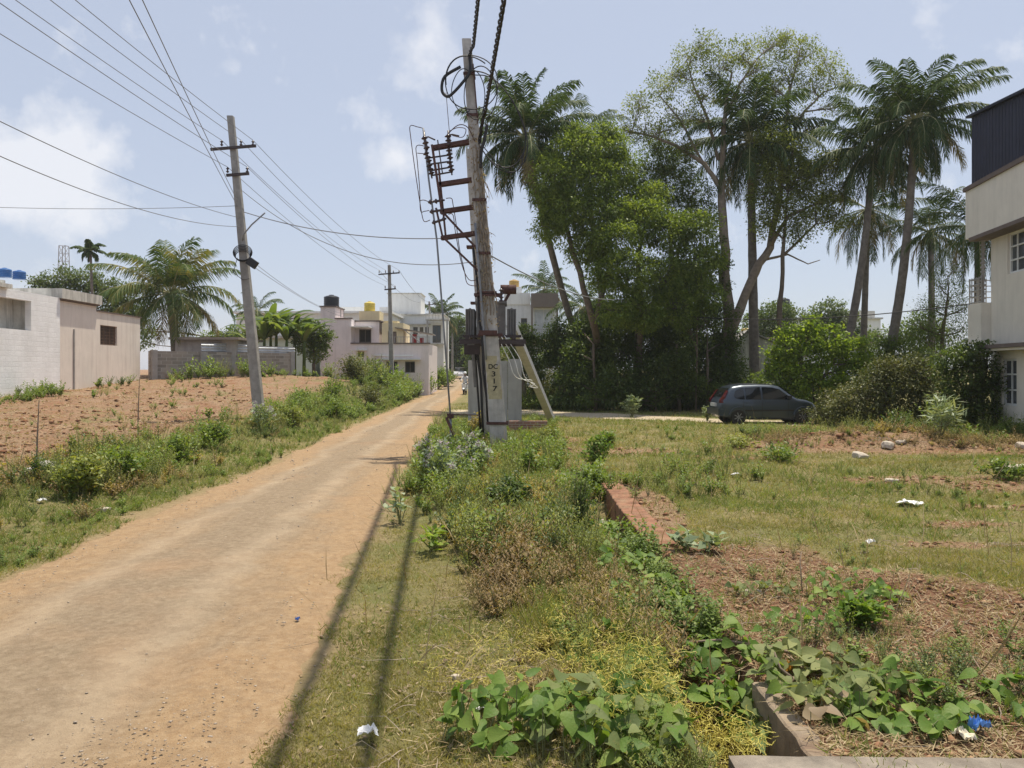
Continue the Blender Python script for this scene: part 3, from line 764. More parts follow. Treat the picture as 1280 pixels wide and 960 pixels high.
def vines():
    # heart-leaved bean vines by the drain
    rs = np.random.RandomState(300)
    def patch(cx, cy, rx, ry, n, h, L, key, name, label, seed, tilt=.5):
        rs = np.random.RandomState(seed)
        a = rs.rand(n)*6.283; r = rs.rand(n)**.5
        x = cx+np.cos(a)*r*rx; y = cy+np.sin(a)*r*ry
        lump = vn(x*3, y*3, seed)
        z = np.maximum(H(x, y), -.12)+.03+h*lump*rs.rand(n)**.6
        pos = np.stack([x, y, z], 1)
        az = rs.rand(n)*6.283; d = np.stack([np.cos(az), np.sin(az)-.35, -.25+rs.normal(size=n)*.35], 1)
        up = np.stack([rs.normal(size=n)*tilt, rs.normal(size=n)*tilt-.25, np.ones(n)], 1)
        V, Q = leaf_shape(pos, d, up, L*(.5+.75*rs.rand(n)), L*.78*(.5+.75*rs.rand(n)), HEART, .22, .22)
        o = link(name, npmesh(name, V, Q), M[key], None); tag(o, label, 'vine')
        sm = MB()
        for i in range(0, n, 2):
            p = Vector(pos[i]); g = Vector((p.x+rs.normal()*.05, p.y+rs.normal()*.05, max(Hs(p.x, p.y), -.2)))
            sm.tube([g, g.lerp(p, .6)+Vector((rs.normal()*.02, rs.normal()*.02, .02)), p], [.003, .0025, .0015], 4, cap=False)
        q_ = sm.build('stems', M['stem'], o); q_['kind'] = 'stuff'
        return o
    patch(-.05, 4.40, .30, .38, 110, .34, .11, 'vine', 'bean_vine', 'green heart leaved vine clump in front of the dry weeds, nearest the white paper', 301)
    patch(.55, 4.25, .46, .45, 250, .42, .125, 'vine', 'bean_vine', 'large tangle of heart shaped green leaves just before the open drain', 302)
    patch(.6, 4.25, .55, .45, 70, .40, .115, 'vinegrey', 'bean_vine', 'dull grey green heart leaves mixed into the big vine tangle', 303)
    patch(.9, 5.25, .5, .5, 170, .30, .105, 'vine', 'bean_vine', 'green vine patch around the small concrete chunk beside drain', 304)
    patch(1.2, 7.0, .38, 1.5, 300, .30, .10, 'vine', 'bean_vine', 'bright green creeper filling the drain below the red ledge', 305)
    patch(1.92, 4.85, .50, .45, 190, .32, .11, 'vinegrey', 'bean_vine', 'grey green heart leaved vine sprawling over drain wall onto soil', 306)
    patch(2.2, 4.5, .46, .32, 150, .28, .115, 'vine', 'bean_vine', 'green vine with drooping leaves beside the blue plastic wrapper', 307)
    patch(1.85, 4.5, .3, .25, 20, .16, .11, 'vinedead', 'bean_vine', 'pale withered heart leaves lying beside the drain wall', 308)
    patch(3.0, 4.6, .28, .25, 50, .24, .10, 'vine', 'bean_vine', 'small green vine at the slab end beyond the wrapper', 309)
    patch(2.95, 6.6, .40, .32, 90, .20, .085, 'vine', 'bean_vine', 'low green creeper in the middle of bare red soil', 310)
    patch(2.2, 6.8, .32, .25, 50, .14, .075, 'vinegrey', 'bean_vine', 'small grey green creeper near two pale stones on soil', 311)
    patch(2.2, 5.9, .30, .22, 44, .16, .08, 'vine', 'bean_vine', 'small creeper on red soil above the sprawling grey vine', 312)
    patch(1.48, 5.2, .28, .7, 210, .2, .10, 'vine', 'bean_vine', 'trailing vine hanging over the inner edge of the drain', 314)
    patch(1.15, 9.6, .3, 1.0, 150, .30, .10, 'vine', 'bean_vine', 'leafy creeper hugging the lower side of the red ledge', 313)
    # yellow dodder threads
    def dodder(cx, cy, rx, ry, n, h, seed, label):
        rs = np.random.RandomState(seed); mb = MB()
        for i in range(n):
            a = rs.rand()*6.283; r = rs.rand()**.5
            x, y = cx+math.cos(a)*r*rx, cy+math.sin(a)*r*ry
            z = max(Hs(x, y), -.1)+h*rs.rand(); p = Vector((x, y, z)); pts = [p.copy()]
            d = Vector((rs.normal(), rs.normal(), rs.normal()*.5)).normalized()
            for k in range(7):
                d = (d+Vector((rs.normal(), rs.normal(), rs.normal()*.6))*.8).normalized()
                p = p+d*(.008+.016*rs.rand()); p.z = min(max(p.z, max(Hs(p.x, p.y), -.15)), z+.12); pts.append(p.copy())
            mb.tube(pts, .0014, 3, cap=False)
        o = mb.build('dodder', M['dodder'], None); tag(o, label, 'dodder vine', kind='stuff')
    dodder(1.12, 4.25, .26, .30, 800, .26, 321, 'dense tuft of bright yellow threads hanging into the drain')
    dodder(.62, 4.5, .35, .35, 700, .42, 322, 'yellow thread vine woven through the large leaf tangle')
    dodder(.75, 5.9, .5, .8, 950, .2, 323, 'spread of yellow threads beside the concrete chunk')
    dodder(-.1, 5.2, .5, .5, 300, .18, 324, 'thin scatter of yellow threads over dry weeds')
vines()
def twigs():
    rs = np.random.RandomState(350); rd = random.Random(350); mb = MB(); n = 0
    while n < 420:
        x = rs.uniform(1.7, 6.5) if n % 3 else rs.uniform(-.8, 1.0); y = rs.uniform(3.8, 9.5)
        if n % 7 == 0: x = rs.uniform(6, 13); y = rs.uniform(18.8, 20.8)
        n += 1
        a = rs.rand()*6.283; L = rs.uniform(.12, .45)*(2 if y > 15 else 1); p = Vector((x, y, Hs(x, y)+.012)); pts = [p.copy()]
        for k in range(4):
            a += rd.uniform(-.5, .5); p = p+Vector((math.cos(a), math.sin(a), 0))*L/4; p.z = Hs(p.x, p.y)+.012+abs(rs.normal())*.02; pts.append(p.copy())
        r_ = rs.uniform(.0015, .004)*(2 if y > 15 else 1); mb.tube(pts, [r_, r_, r_*.8, r_*.6, r_*.3], 4, cap=False)
    o = mb.build('dead_twigs', plain('grey_twig', (.33, .27, .20), .9, .3, 8)); tag(o, 'thin dead twigs and creeper stems lying on the soil', 'twigs', kind='stuff')
twigs()
# ---------------------------------------------------------------- building materials
def brickwall(name, col, mortar, rough=.85, sc=1.0, bw=.4, bh=.2, var=.12, streak=.5, bmp=.6, axis='YZ', dirt=(.3, .28, .25)):
    m, nt, out = newmat(name)
    g = nt.nodes.new('ShaderNodeNewGeometry'); sp = nt.nodes.new('ShaderNodeSeparateXYZ'); nt.links.new(g.outputs['Position'], sp.inputs[0])
    cb = nt.nodes.new('ShaderNodeCombineXYZ')
    nt.links.new(sp.outputs[1 if axis == 'YZ' else 0], cb.inputs[0]); nt.links.new(sp.outputs[2], cb.inputs[1])
    b = N(nt, 'ShaderNodeTexBrick', i_Scale=1.0/sc); b.inputs['Brick Width'].default_value = bw; b.inputs['Row Height'].default_value = bh
    b.inputs['Mortar Size'].default_value = .012
    b.inputs['Color1'].default_value = (*[c*(1-var) for c in col], 1); b.inputs['Color2'].default_value = (*[c*(1+var) for c in col], 1)
    b.inputs['Mortar'].default_value = (*mortar, 1)
    nt.links.new(cb.outputs[0], b.inputs['Vector'])
    st = ramp(nt, noise(nt, 1, 6, .65, scaled_pos(nt, 1.6, 1.6, .6)), [(.45, (0,)*3), (.75, (streak,)*3)])
    c = mixc(nt, st, b.outputs['Color'], dirt)
    pr = N(nt, 'ShaderNodeBsdfPrincipled', i_Roughness=rough); pr.inputs['Specular IOR Level'].default_value = .2
    nt.links.new(c, pr.inputs['Base Color'])
    a = N(nt, 'ShaderNodeMath', operation='MULTIPLY_ADD', i_1=-.7); nt.links.new(b.outputs['Fac'], a.inputs[0]); nt.links.new(noise(nt, 10, 5, .7), a.inputs[2])
    nt.links.new(bump(nt, a.outputs[0], bmp, .03), pr.inputs['Normal'])
    nt.links.new(pr.outputs[0], out.inputs[0]); return m
M['whitebrick'] = brickwall('white_painted_brick', (.88, .88, .88), (.83, .83, .83), bw=.45, bh=.22, var=.03, streak=.35, bmp=.5, dirt=(.6, .585, .56))
M['block'] = brickwall('concrete_block', (.30, .27, .24), (.45, .42, .38), axis='XZ', var=.25, streak=.5, dirt=(.42, .34, .27))
M['pinkplaster'] = plain('pink_plaster', (.75, .675, .60), .9, .06, 1.5, streak=.35, dirt=(.42, .34, .30), bmp=.3)
M['pinkplaster2'] = plain('pale_pink_paint', (.74, .66, .65), .85, .06, 1.5, streak=.3, dirt=(.42, .36, .36), bmp=.15)
M['redtrim'] = plain('brown_red_trim', (.15, .115, .10), .8, .15)
M['oldcement'] = plain('weathered_cement', (.55, .53, .48), .92, .15, 3, streak=.8, dirt=(.16, .15, .13), bmp=.6)
M['greycement'] = plain('grey_cement', (.36, .34, .32), .9, .2, 2, streak=.5, bmp=.5)
M['whitepaint'] = plain('white_paint', (.76, .76, .74), .8, .04, 1.5, streak=.3, dirt=(.45, .44, .42))
M['cream'] = plain('cream_paint', (.70, .60, .38), .8, .06, 1.5, streak=.3, dirt=(.45, .38, .25))
M['offwhite'] = plain('offwhite_plaster', (.72, .67, .58), .85, .07, 1.2, streak=.22, dirt=(.42, .39, .33), bmp=.2)
M['greenwall'] = plain('pale_green_paint', (.58, .68, .60), .85, .06)
M['brownpaint'] = plain('brown_paint', (.16, .13, .11), .7, .1)
M['glass'] = plain('window_glass', (.05, .06, .07), .08, .1, bmp=0, spec=.6)
M['darkroom'] = plain('dark_opening', (.03, .028, .025), .9, .2, bmp=0)
M['winwhite'] = plain('white_window_frame', (.7, .7, .68), .5, .05, bmp=0)
M['grille'] = plain('brown_grille', (.16, .10, .07), .7, .2, bmp=0)
M['steel'] = plain('railing_steel', (.35, .34, .33), .5, .1, metal=.5, bmp=0)
M['tankblack'] = plain('black_plastic', (.02, .022, .03), .45, .2, bmp=0)
M['tankblue'] = plain('blue_plastic', (.05, .16, .42), .45, .15, bmp=0)
M['tankyellow'] = plain('yellow_plastic', (.62, .50, .10), .45, .1, bmp=0)
M['tankorange'] = plain('orange_plastic', (.55, .35, .10), .45, .1, bmp=0)
M['sheetgrey'] = plain('galvanised_sheet', (.55, .57, .60), .45, .15, 1.5, metal=.6, streak=.4)
M['sheetdark'] = plain('dark_blue_sheet', (.018, .02, .04), .5, .3, 1.2, streak=.3, spec=.35)
M['tinrust'] = plain('rusty_tin', (.28, .24, .20), .7, .3, 2, metal=.2, streak=.5)

def room(mb, w, d, z0, z1, t=.2, holes={}, ox=0, oy=0):
    """four walls of thickness t; holes[side]=[(a0,a1,b0,b1)], sides f r b l, a measured along x (f,b) or y (l,r)"""
    def wall(o, u, n, L, hs):
        o, u, n = Vector(o), Vector(u), Vector(n)
        xs = sorted(set([0, L]+[v for h in hs for v in h[:2]])); zs = sorted(set([z0, z1]+[v for h in hs for v in h[2:4]]))
        def inh(a, b): return any(h[0] < a < h[1] and h[2] < b < h[3] for h in hs)
        for i in range(len(xs)-1):
            for j in range(len(zs)-1):
                if inh((xs[i]+xs[i+1])/2, (zs[j]+zs[j+1])/2): continue
                p = lambda a, z, k: tuple(o+u*a-n*k+Vector((0, 0, z)))
                a0, a1, b0, b1 = xs[i], xs[i+1], zs[j], zs[j+1]
                mb.add([p(a0, b0, 0), p(a1, b0, 0), p(a1, b1, 0), p(a0, b1, 0)], [(0, 1, 2, 3)])
                mb.add([p(a0, b0, t), p(a1, b0, t), p(a1, b1, t), p(a0, b1, t)], [(3, 2, 1, 0)])
        for h in hs:
            q = [o+u*a+Vector((0, 0, z)) for a, z in ((h[0], h[2]), (h[1], h[2]), (h[1], h[3]), (h[0], h[3]))]
            for k in range(4):
                a, b = q[k], q[(k+1) % 4]
                mb.add([tuple(a), tuple(b), tuple(b-n*t), tuple(a-n*t)], [(0, 1, 2, 3)])
    wall((ox, oy, 0), (1, 0, 0), (0, -1, 0), w, holes.get('f', []))
    wall((ox, oy+d, 0), (1, 0, 0), (0, 1, 0), w, holes.get('b', []))
    wall((ox, oy, 0), (0, 1, 0), (-1, 0, 0), d, holes.get('l', []))
    wall((ox+w, oy, 0), (0, 1, 0), (1, 0, 0), d, holes.get('r', []))
    mb.add([(ox+t, oy+t, z1-.05), (ox+w-t, oy+t, z1-.05), (ox+w-t, oy+d-t, z1-.05), (ox+t, oy+d-t, z1-.05)], [(0, 1, 2, 3)])

def window(root, side, w, d, h, nx=2, ny=2, fr=.06, fmat='winwhite', pane='glass', grille=0, dep=.1, name='window', ox=0, oy=0, label=None):
    a0, a1, b0, b1 = h
    def X(a, z, k):
        if side == 'f': return (ox+a, oy+k, z)
        if side == 'b': return (ox+a, oy+d-k, z)
        if side == 'l': return (ox+k, oy+a, z)
        return (ox+w-k, oy+a, z)
    mb = MB()
    def bar(p, q, e0=dep-.03, e1=dep+.03): mb.bb(X(p[0], p[1], e0), X(q[0], q[1], e1))
    bar((a0, b0), (a0+fr, b1)); bar((a1-fr, b0), (a1, b1)); bar((a0+fr, b1-fr), (a1-fr, b1)); bar((a0+fr, b0), (a1-fr, b0+fr))
    for i in range(1, nx):
        a = a0+(a1-a0)*i/nx; bar((a-fr*.35, b0+fr), (a+fr*.35, b1-fr), dep-.02, dep+.02)
    for j in range(1, ny):
        z = b0+(b1-b0)*j/ny; bar((a0+fr, z-fr*.35), (a1-fr, z+fr*.35), dep-.024, dep+.016)
    if grille:
        for i in range(1, grille):
            a = a0+(a1-a0)*i/grille; bar((a-.012, b0+fr), (a+.012, b1-fr), dep-.08, dep-.055)
        for j in range(1, max(2, grille//2)):
            z = b0+(b1-b0)*j/max(2, grille//2); bar((a0+.01, z-.012), (a1-.01, z+.012), dep-.054, dep-.035)
    o = mb.build(name, M[fmat], root)
    if label: o['label'] = label
    pm = MB(); pm.bb(X(a0+.01, b0+.01, dep+.035), X(a1-.01, b1-.01, dep+.045)); pm.build('pane', M[pane], o)
    return o

def tank(loc, r, h, mat, label, ribs=4, name='water_tank', pts=None, group=None):
    mb = MB(); pr = [(r*.96, 0)]
    for i in range(ribs):
        z = h*.85*(i+.5)/ribs
        pr += [(r*.96, z-.06*h), (r, z-.03*h), (r, z+.03*h), (r*.96, z+.06*h)]
    pr += [(r*.95, h*.86), (r*.6, h*.95), (r*.32, h*.965)]
    mb.lathe(pr, n=20)
    o = mb.build(name, mat, None, smooth=False, loc=loc); autosmooth(o, 35); tag(o, label, 'water tank', group)
    lb = MB(); lb.lathe([(r*.34, h*.96), (r*.34, h*1.02), (r*.1, h*1.05)], n=16); lb.build('lid', mat, o)
    return o

def corrug(p0, p1, h, lean=0, n=None, amp=.035, pitch=.16):
    """corrugated sheet standing between p0 and p1; returns V,Q"""
    p0, p1 = Vector(p0), Vector(p1); u = (p1-p0); L = u.length; u.normalize(); nn = Vector((u.y, -u.x, 0))
    K = int(L/pitch*6); V = []; Q = []
    for i in range(K+1):
        s = L*i/K; a = amp*math.sin(2*math.pi*s/pitch)
        for z in (0, h): V.append(tuple(p0+u*s+nn*(a+lean*z)+Vector((0, 0, z))))
    for i in range(K): Q.append((2*i, 2*i+2, 2*i+3, 2*i+1))
    return V, Q

# ---------------------------------------------------------------- buildings left of the road
def west():
    # white brick building, faces the field (+x)
    x0 = -19.55; y0 = 16.0
    root = empty('brick_building', (x0-0, y0, 0), 'white painted brick building with recessed balcony beside pink plaster house', 'building', R(92.8))
    # local: x along wall (away from the camera), y into the building
    L = 19.2
    mb = MB()
    room(mb, L, 7, .3, 5.35, .25, {'f': [(8.5, 16.9, 3.75, 5.0)]})
    mb.build('wall', M['whitebrick'], root)
    m2 = MB(); m2.bb((8.3, .75, 3.7), (17.1, .9, 5.1)); m2.bb((8.3, .26, 3.6), (17.1, .74, 3.72)); m2.bb((16.9, .26, 3.73), (17.0, .74, 5.1)); m2.build('balcony_recess', M['oldcement'], root)
    m4 = MB(); m4.bb((-.1, -.22, 5.36), (15.2, 7.2, 5.52)); m4.bb((6.0, .3, 5.52), (14.3, .5, 5.95)); m4.bb((14.3, .3, 5.52), (14.5, 6.5, 5.95)); m4.bb((6.0, 1.0, 5.52), (16.8, 5, 5.86))
    m4.build('roof', M['oldcement'], root)
    # pink plaster house
    ry = 35.25; rx = -20.55
    r2 = empty('plaster_house', (rx, ry, 0), 'pink plaster house with small brown barred window and stepped roof', 'house', R(92.2))
    mb = MB(); hole = (3.75, 5.55, 3.35, 4.35)
    room(mb, 8.3, 6.5, .6, 5.0, .2, {'f': [hole]})
    mb.build('wall', M['pinkplaster'], r2)
    window(r2, 'f', 8.3, 6.5, hole, 3, 1, .06, 'grille', 'darkroom', 12, .12)
    t = MB(); t.bb((0, .02, 5.0), (3.4, .22, 5.25)); t.bb((3.4-.2, .22, 5.0), (3.4, 6.4, 5.25)); t.bb((0, 6.3, 5.0), (3.2, 6.5, 5.25)); t.build('parapet', M['pinkplaster'], r2)
    t = MB(); t.bb((-.1, -.12, 5.26), (3.5, .5, 5.33)); t.bb((3.4, -.06, 5.0), (8.4, .3, 5.05)); t.build('ledge', M['redtrim'], r2)
    t = MB(); t.bb((-.15, -.2, 5.33), (3.55, 6.6, 5.78)); t.build('roof', M['oldcement'], r2)
    s = MB(); s.bar((1.2, -.03, .8), (1.2, -.03, 4.0), .05, .05); s.build('pipe', M['greycement'], r2)
    # low dark shed behind the block wall
    r3 = empty('low_shed', (-20.4, 47.0, 0), 'low grey cement shed with dark sheet roof behind the block wall', 'shed', 0)
    mb = MB(); room(mb, 3.6, 4, 1.2, 3.9, .2, {'f': [(1.9, 3.1, 1.4, 3.3)]}); mb.build('wall', M['greycement'], r3)
    t = MB(); t.bb((-.2, -.5, 3.9), (4.0, 4.2, 4.05)); t.build('roof', M['tinrust'], r3)
    t = MB(); t.bb((.15, -.12, 2.1), (1.25, -.02, 3.0)); t.build('panel', M['whitepaint'], r3)
    t = MB(); t.bb((1.92, .1, 1.4), (3.08, .16, 3.28)); t.build('door', M['brownpaint'], r3)
    # concrete block wall
    o = empty('block_wall', (-20.3, 43.4, 0), 'grey concrete block boundary wall at the back of the red field', 'wall', 0)
    mb = MB()
    A = Vector((0, 0, 0)); B = Vector((6.2, 7.0, 0))
    u = (B-A).normalized(); ang = math.atan2(u.y, u.x); rm = Matrix.Rotation(ang, 4, 'Z')
    mb.box((4.6, 0, 2.2), (9.2, .2, 1.9), rm); mb.build('wall', M['block'], o)
    p = MB()
    p.box((3.05, -.16, 2.1), (.34, .3, 2.1), rm); p.box((.2, -.14, 2.2), (.3, .3, 2.0), rm); p.box((9.1, 0, 2.2), (.3, .34, 2.1), rm); p.build('pier', M['greycement'], o)
    for i in range(3):
        c = MB(); c.box((1.1+i*.45, -.14, 1.75+.2*(i % 2)), (.42, .2, .2), rm); c.build('stacked_block', M['block'], o)
    sh = MB(); 
    V, Q = [], []
    for k in range(2):
        V, Q = corrug(rm @ Vector((3.1+k*3.2, .14+.02*k, 3.0-.1*k)), rm @ Vector((6.25+k*3.2, .14+.02*k, 3.0-.1*k)), .62, amp=.0, pitch=.5)
        # horizontal ribs
        vv = []; qq = []; n = 60
        a = rm @ Vector((3.1+k*3.2, .14+.02*k, 3.0-.1*k)); b = rm @ Vector((6.25+k*3.2, .14+.02*k, 3.0-.1*k)); nn = (b-a).cross(Vector((0, 0, 1))).normalized()
        for j in range(n+1):
            z = .68*j/n; off = nn*.03*math.sin(2*math.pi*z/.17)
            for q in (a, b): vv.append(tuple(q+off+Vector((0, 0, z))))
        for j in range(n): qq.append((2*j, 2*j+1, 2*j+3, 2*j+2))
        m_ = MB(); m_.add(vv, qq); ob = m_.build('roofing_sheet', M['sheetgrey'], o, smooth=True)
    # far low houses behind the coconut palm
    r4 = empty('pale_house', (-24.5, 62, 0), 'pale green house seen behind the short coconut palm', 'house')
    mb = MB(); hs = [(2.2, 3.2, 2.6, 3.6), (5.4, 6.4, 2.6, 3.6)]
    room(mb, 8.6, 6, .5, 4.6, .2, {'f': hs}); mb.build('wall', M['greenwall'], r4)
    for h in hs: window(r4, 'f', 8.6, 6, h)
    t = MB(); t.bb((-.2, -.3, 4.6), (8.8, 6.2, 4.8)); t.build('roof', M['oldcement'], r4)
    r5 = empty('white_house', (-27, 76, 0), 'white two storey house half hidden behind palm and banana plants', 'house')
    mb = MB(); hs = [(3, 4.2, 5.6, 6.8), (8, 9.2, 5.6, 6.8), (11, 12.2, 5.6, 6.8)]
    room(mb, 15, 8, .5, 7.6, .2, {'f': hs}); mb.build('wall', M['whitepaint'], r5)
    for h in hs: window(r5, 'f', 15, 8, h)
    t = MB(); t.bb((-.3, -.5, 7.6), (15.3, 8.2, 7.8)); t.bb((9.5, 2, 7.8), (12.5, 6, 8.4)); t.bb((-.3, -.5, 5.0), (15.3, 0, 5.12)); t.build('roof', M['whitepaint'], r5)
    # tanks on the brick building
    for i, dx in enumerate((0, .78)):
        tank((-20.75+i*.12, 31.75+dx*.95, 5.87), .25, .38, M['tankblue'], ('blue plastic roof tank, wider of the pair on the white brick building', 'blue roof tank standing next to its twin above the white bricks')[i])
west()

def pinkhouse():
    r = empty('pink_house', (-15.3, 62, 0), 'pale pink two storey house with roadside compound wall and set back upper floor', 'house')
    # side wing: tall block with stepped top
    mb = MB(); hs = [(3.0, 3.55, .75, 1.45)]
    room(mb, 2.45, 9, -.2, 6.15, .2, {'r': [(1.2, 2.3, 3.2, 4.4)]}); mb.bb((.0, .0, 6.15), (1.15, 3.2, 7.1))
    # ground floor
    h2 = [(.5, 1.05, 3.1, 3.55), (2.8, 3.7, 1.85, 2.75), (4.3, 5.1, 1.85, 2.75)]
    room(mb, 6.2, 7, -.2, 4.15, .2, {'f': h2}, ox=2.45)
    # upper floor set back
    h3 = [(.35, 1.35, 4.3, 5.4)]
    room(mb, 2.0, 5, 4.1, 6.0, .2, {'f': h3}, ox=2.45, oy=1.4)
    mb.build('wall', M['pinkplaster2'], r)
    for h in h2: window(r, 'f', 6.2, 7, h, 2, 1, .06, 'brownpaint', 'darkroom', ox=2.45)
    window(r, 'f', 2, 5, h3[0], 2, 1, .07, 'brownpaint', 'darkroom', ox=2.45, oy=1.4)
    window(r, 'r', 2.45, 9, (1.2, 2.3, 3.2, 4.4), 2, 1)
    t = MB(); t.bb((-.08, -.08, 7.1), (1.25, 3.3, 7.2)); t.bb((1.15, -.08, 6.15), (2.55, .3, 6.24)); t.bb((2.4, -.08, 4.15), (8.75, .35, 4.25)); t.bb((2.4, 1.3, 6.0), (4.6, 6.5, 6.12))
    t.build('trim', M['redtrim'], r)
    for a, b in (((4.95, -.55, 2.88), (8.0, 0, 2.97)), ((2.8, -.3, 3.62), (3.7, 0, 3.68)), ((4.3, -.12, 3.2), (7.4, 0, 3.28)), ((2.4, -.3, 5.48), (3.9, 1.4, 5.56))):
        t = MB(); t.bb(a, b); t.build('sunshade', M['whitepaint'], r)
    y = MB(); room(y, 1.75, 4, 4.1, 5.9, .2, {'f': [(.5, 1.2, 4.3, 5.2)]}, ox=4.7, oy=1.2); y.bb((4.75, 1.6, 5.9), (5.9, 3, 6.1)); y.build('yellow_room', M['cream'], r)
    wd = MB(); wd.bb((5.25, 1.3, 4.25), (5.85, 1.34, 5.25)); wd.build('door', M['brownpaint'], r)
    y = MB(); y.bb((2.5, 3.0, 6.12), (4.2, 5.0, 7.0)); y.build('stair_head', M['cream'], r)
    # tin lean-to
    ti = MB(); ti.add([(5.8, .9, 5.55), (8.9, .6, 5.0), (8.9, 3.0, 5.0), (5.8, 3.0, 5.55), (5.8, .9, 5.47), (8.9, .6, 4.92), (8.9, 3.0, 4.92), (5.8, 3.0, 5.47)],
                      [(0, 1, 2, 3), (7, 6, 5, 4), (0, 4, 5, 1), (1, 5, 6, 2), (2, 6, 7, 3), (3, 7, 4, 0)]); ti.build('tin_roof', M['tinrust'], r)
    rl = MB()
    for i in range(12): rl.bar((5.9+i*.25, .18, 4.25), (5.9+i*.25, .18, 4.7), .03)
    rl.bar((5.85, .18, 4.72), (8.7, .18, 4.72), .04); rl.bar((6.6, .9, 5.3), (7.9, .3, 4.3), .06); rl.build('railing', M['steel'], r)
    tank((-14.7, 63.2, 7.2), .62, .95, M['tankblack'], 'black ribbed roof tank on the tall end of the pink house', 5)
    tank((-12.05, 65.7, 7.0), .47, .85, M['tankyellow'], 'pale yellow roof tank on the cream stair head', 5)
    s = MB(); s.tube([(-13.75, 62.3, 6.3), (-13.75, 62.3, 7.0), (-13.5, 62.3, 7.0), (-13.5, 62.3, 6.3)], .03, 6); o = s.build('vent_pipe', M['greycement'], None); tag(o, 'bent vent pipe beside the black roof tank', 'pipe')
    # red gate pillars
    g = empty('gate', (-8.15, 63.5, 0), 'red painted gate post and orange brick pier at road edge of pink house', 'gate')
    m_ = MB(); m_.bb((0, 0, 2.3), (.35, .3, 5.0)); m_.bb((.6, 0, 2.3), (.9, .3, 4.7)); m_.build('red_post', plain('red_paint', (.42, .03, .03), .5, .1), g)
    m_ = MB(); m_.bb((-1.0, -.2, 0), (1.4, .0, 2.3)); m_.bb((-1.0, .0, 2.0), (1.4, 1.2, 2.1)); m_.build('pier', M['cream'], g)
    # white far house
    w = empty('white_villa', (-14.6, 84, 0), 'white flat roofed villa with tower block behind the pink house', 'house')
    mb = MB(); hs = [(3.9, 4.4, 5.9, 6.7), (4.6, 5.0, 6.0, 6.7), (5.2, 5.6, 6.0, 6.7), (6.0, 6.9, 5.0, 6.9), (2.6, 3.3, 5.9, 6.7)]
    room(mb, 7.2, 7, -.2, 8.0, .2, {'f': hs}); mb.bb((1.0, 1.0, 8.0), (4.6, 5.0, 10.4)); mb.bb((0.0, 1.5, 8.0), (.95, 5, 9.0)); mb.build('wall', M['whitepaint'], w)
    for h in hs: window(w, 'f', 7.2, 7, h, 2, 1, .05, 'brownpaint')
    t = MB(); t.bb((-.1, -.25, 8.0), (7.3, 7.1, 8.12)); t.bb((.9, .9, 10.4), (4.7, 5.1, 10.5)); t.bb((2.4, -.5, 6.95), (5.8, 0, 7.03)); t.bb((5.4, -1.6, 7.35), (7.9, -.26, 7.5)); t.bb((2.4, -.55, 4.8), (7.3, 0, 4.92)); t.build('roof', M['oldcement'], w)
    rl = MB()
    for i in range(8): rl.bar((5.45+i*.34, -1.5, 7.5), (5.45+i*.34, -1.5, 8.1), .03)
    rl.bar((5.4, -1.5, 8.1), (7.9, -1.5, 8.1), .05)
    for x in (5.6, 7.7): rl.bar((x, -1.5, 0), (x, -1.5, 7.35), .16)
    rl.build('railing', M['greycement'], w)
    # lattice mast far off
    m_ = MB(); b = Vector((0, 0, 0))
    for i in range(4):
        sx, sy = ((-1, -1), (1, -1), (1, 1), (-1, 1))[i]; sx2, sy2 = ((1, -1), (1, 1), (-1, 1), (-1, -1))[i]
        m_.bar((sx*1.6, sy*1.6, 0), (sx*.8, sy*.8, 34), .16)
        for k in range(17):
            z0 = 2*k; z1 = z0+2; r0 = 1.6-.8*z0/34; r1 = 1.6-.8*z1/34
            m_.bar((sx*r0, sy*r0, z0), (sx2*r1, sy2*r1, z1), .08); m_.bar((sx*r1, sy*r1, z1), (sx2*r1, sy2*r1, z1), .08)
    o = m_.build('lattice_mast', M['steel'], None, loc=(-115.5, 200, 0)); tag(o, 'far lattice radio mast above the round canopy', 'mast')
pinkhouse()

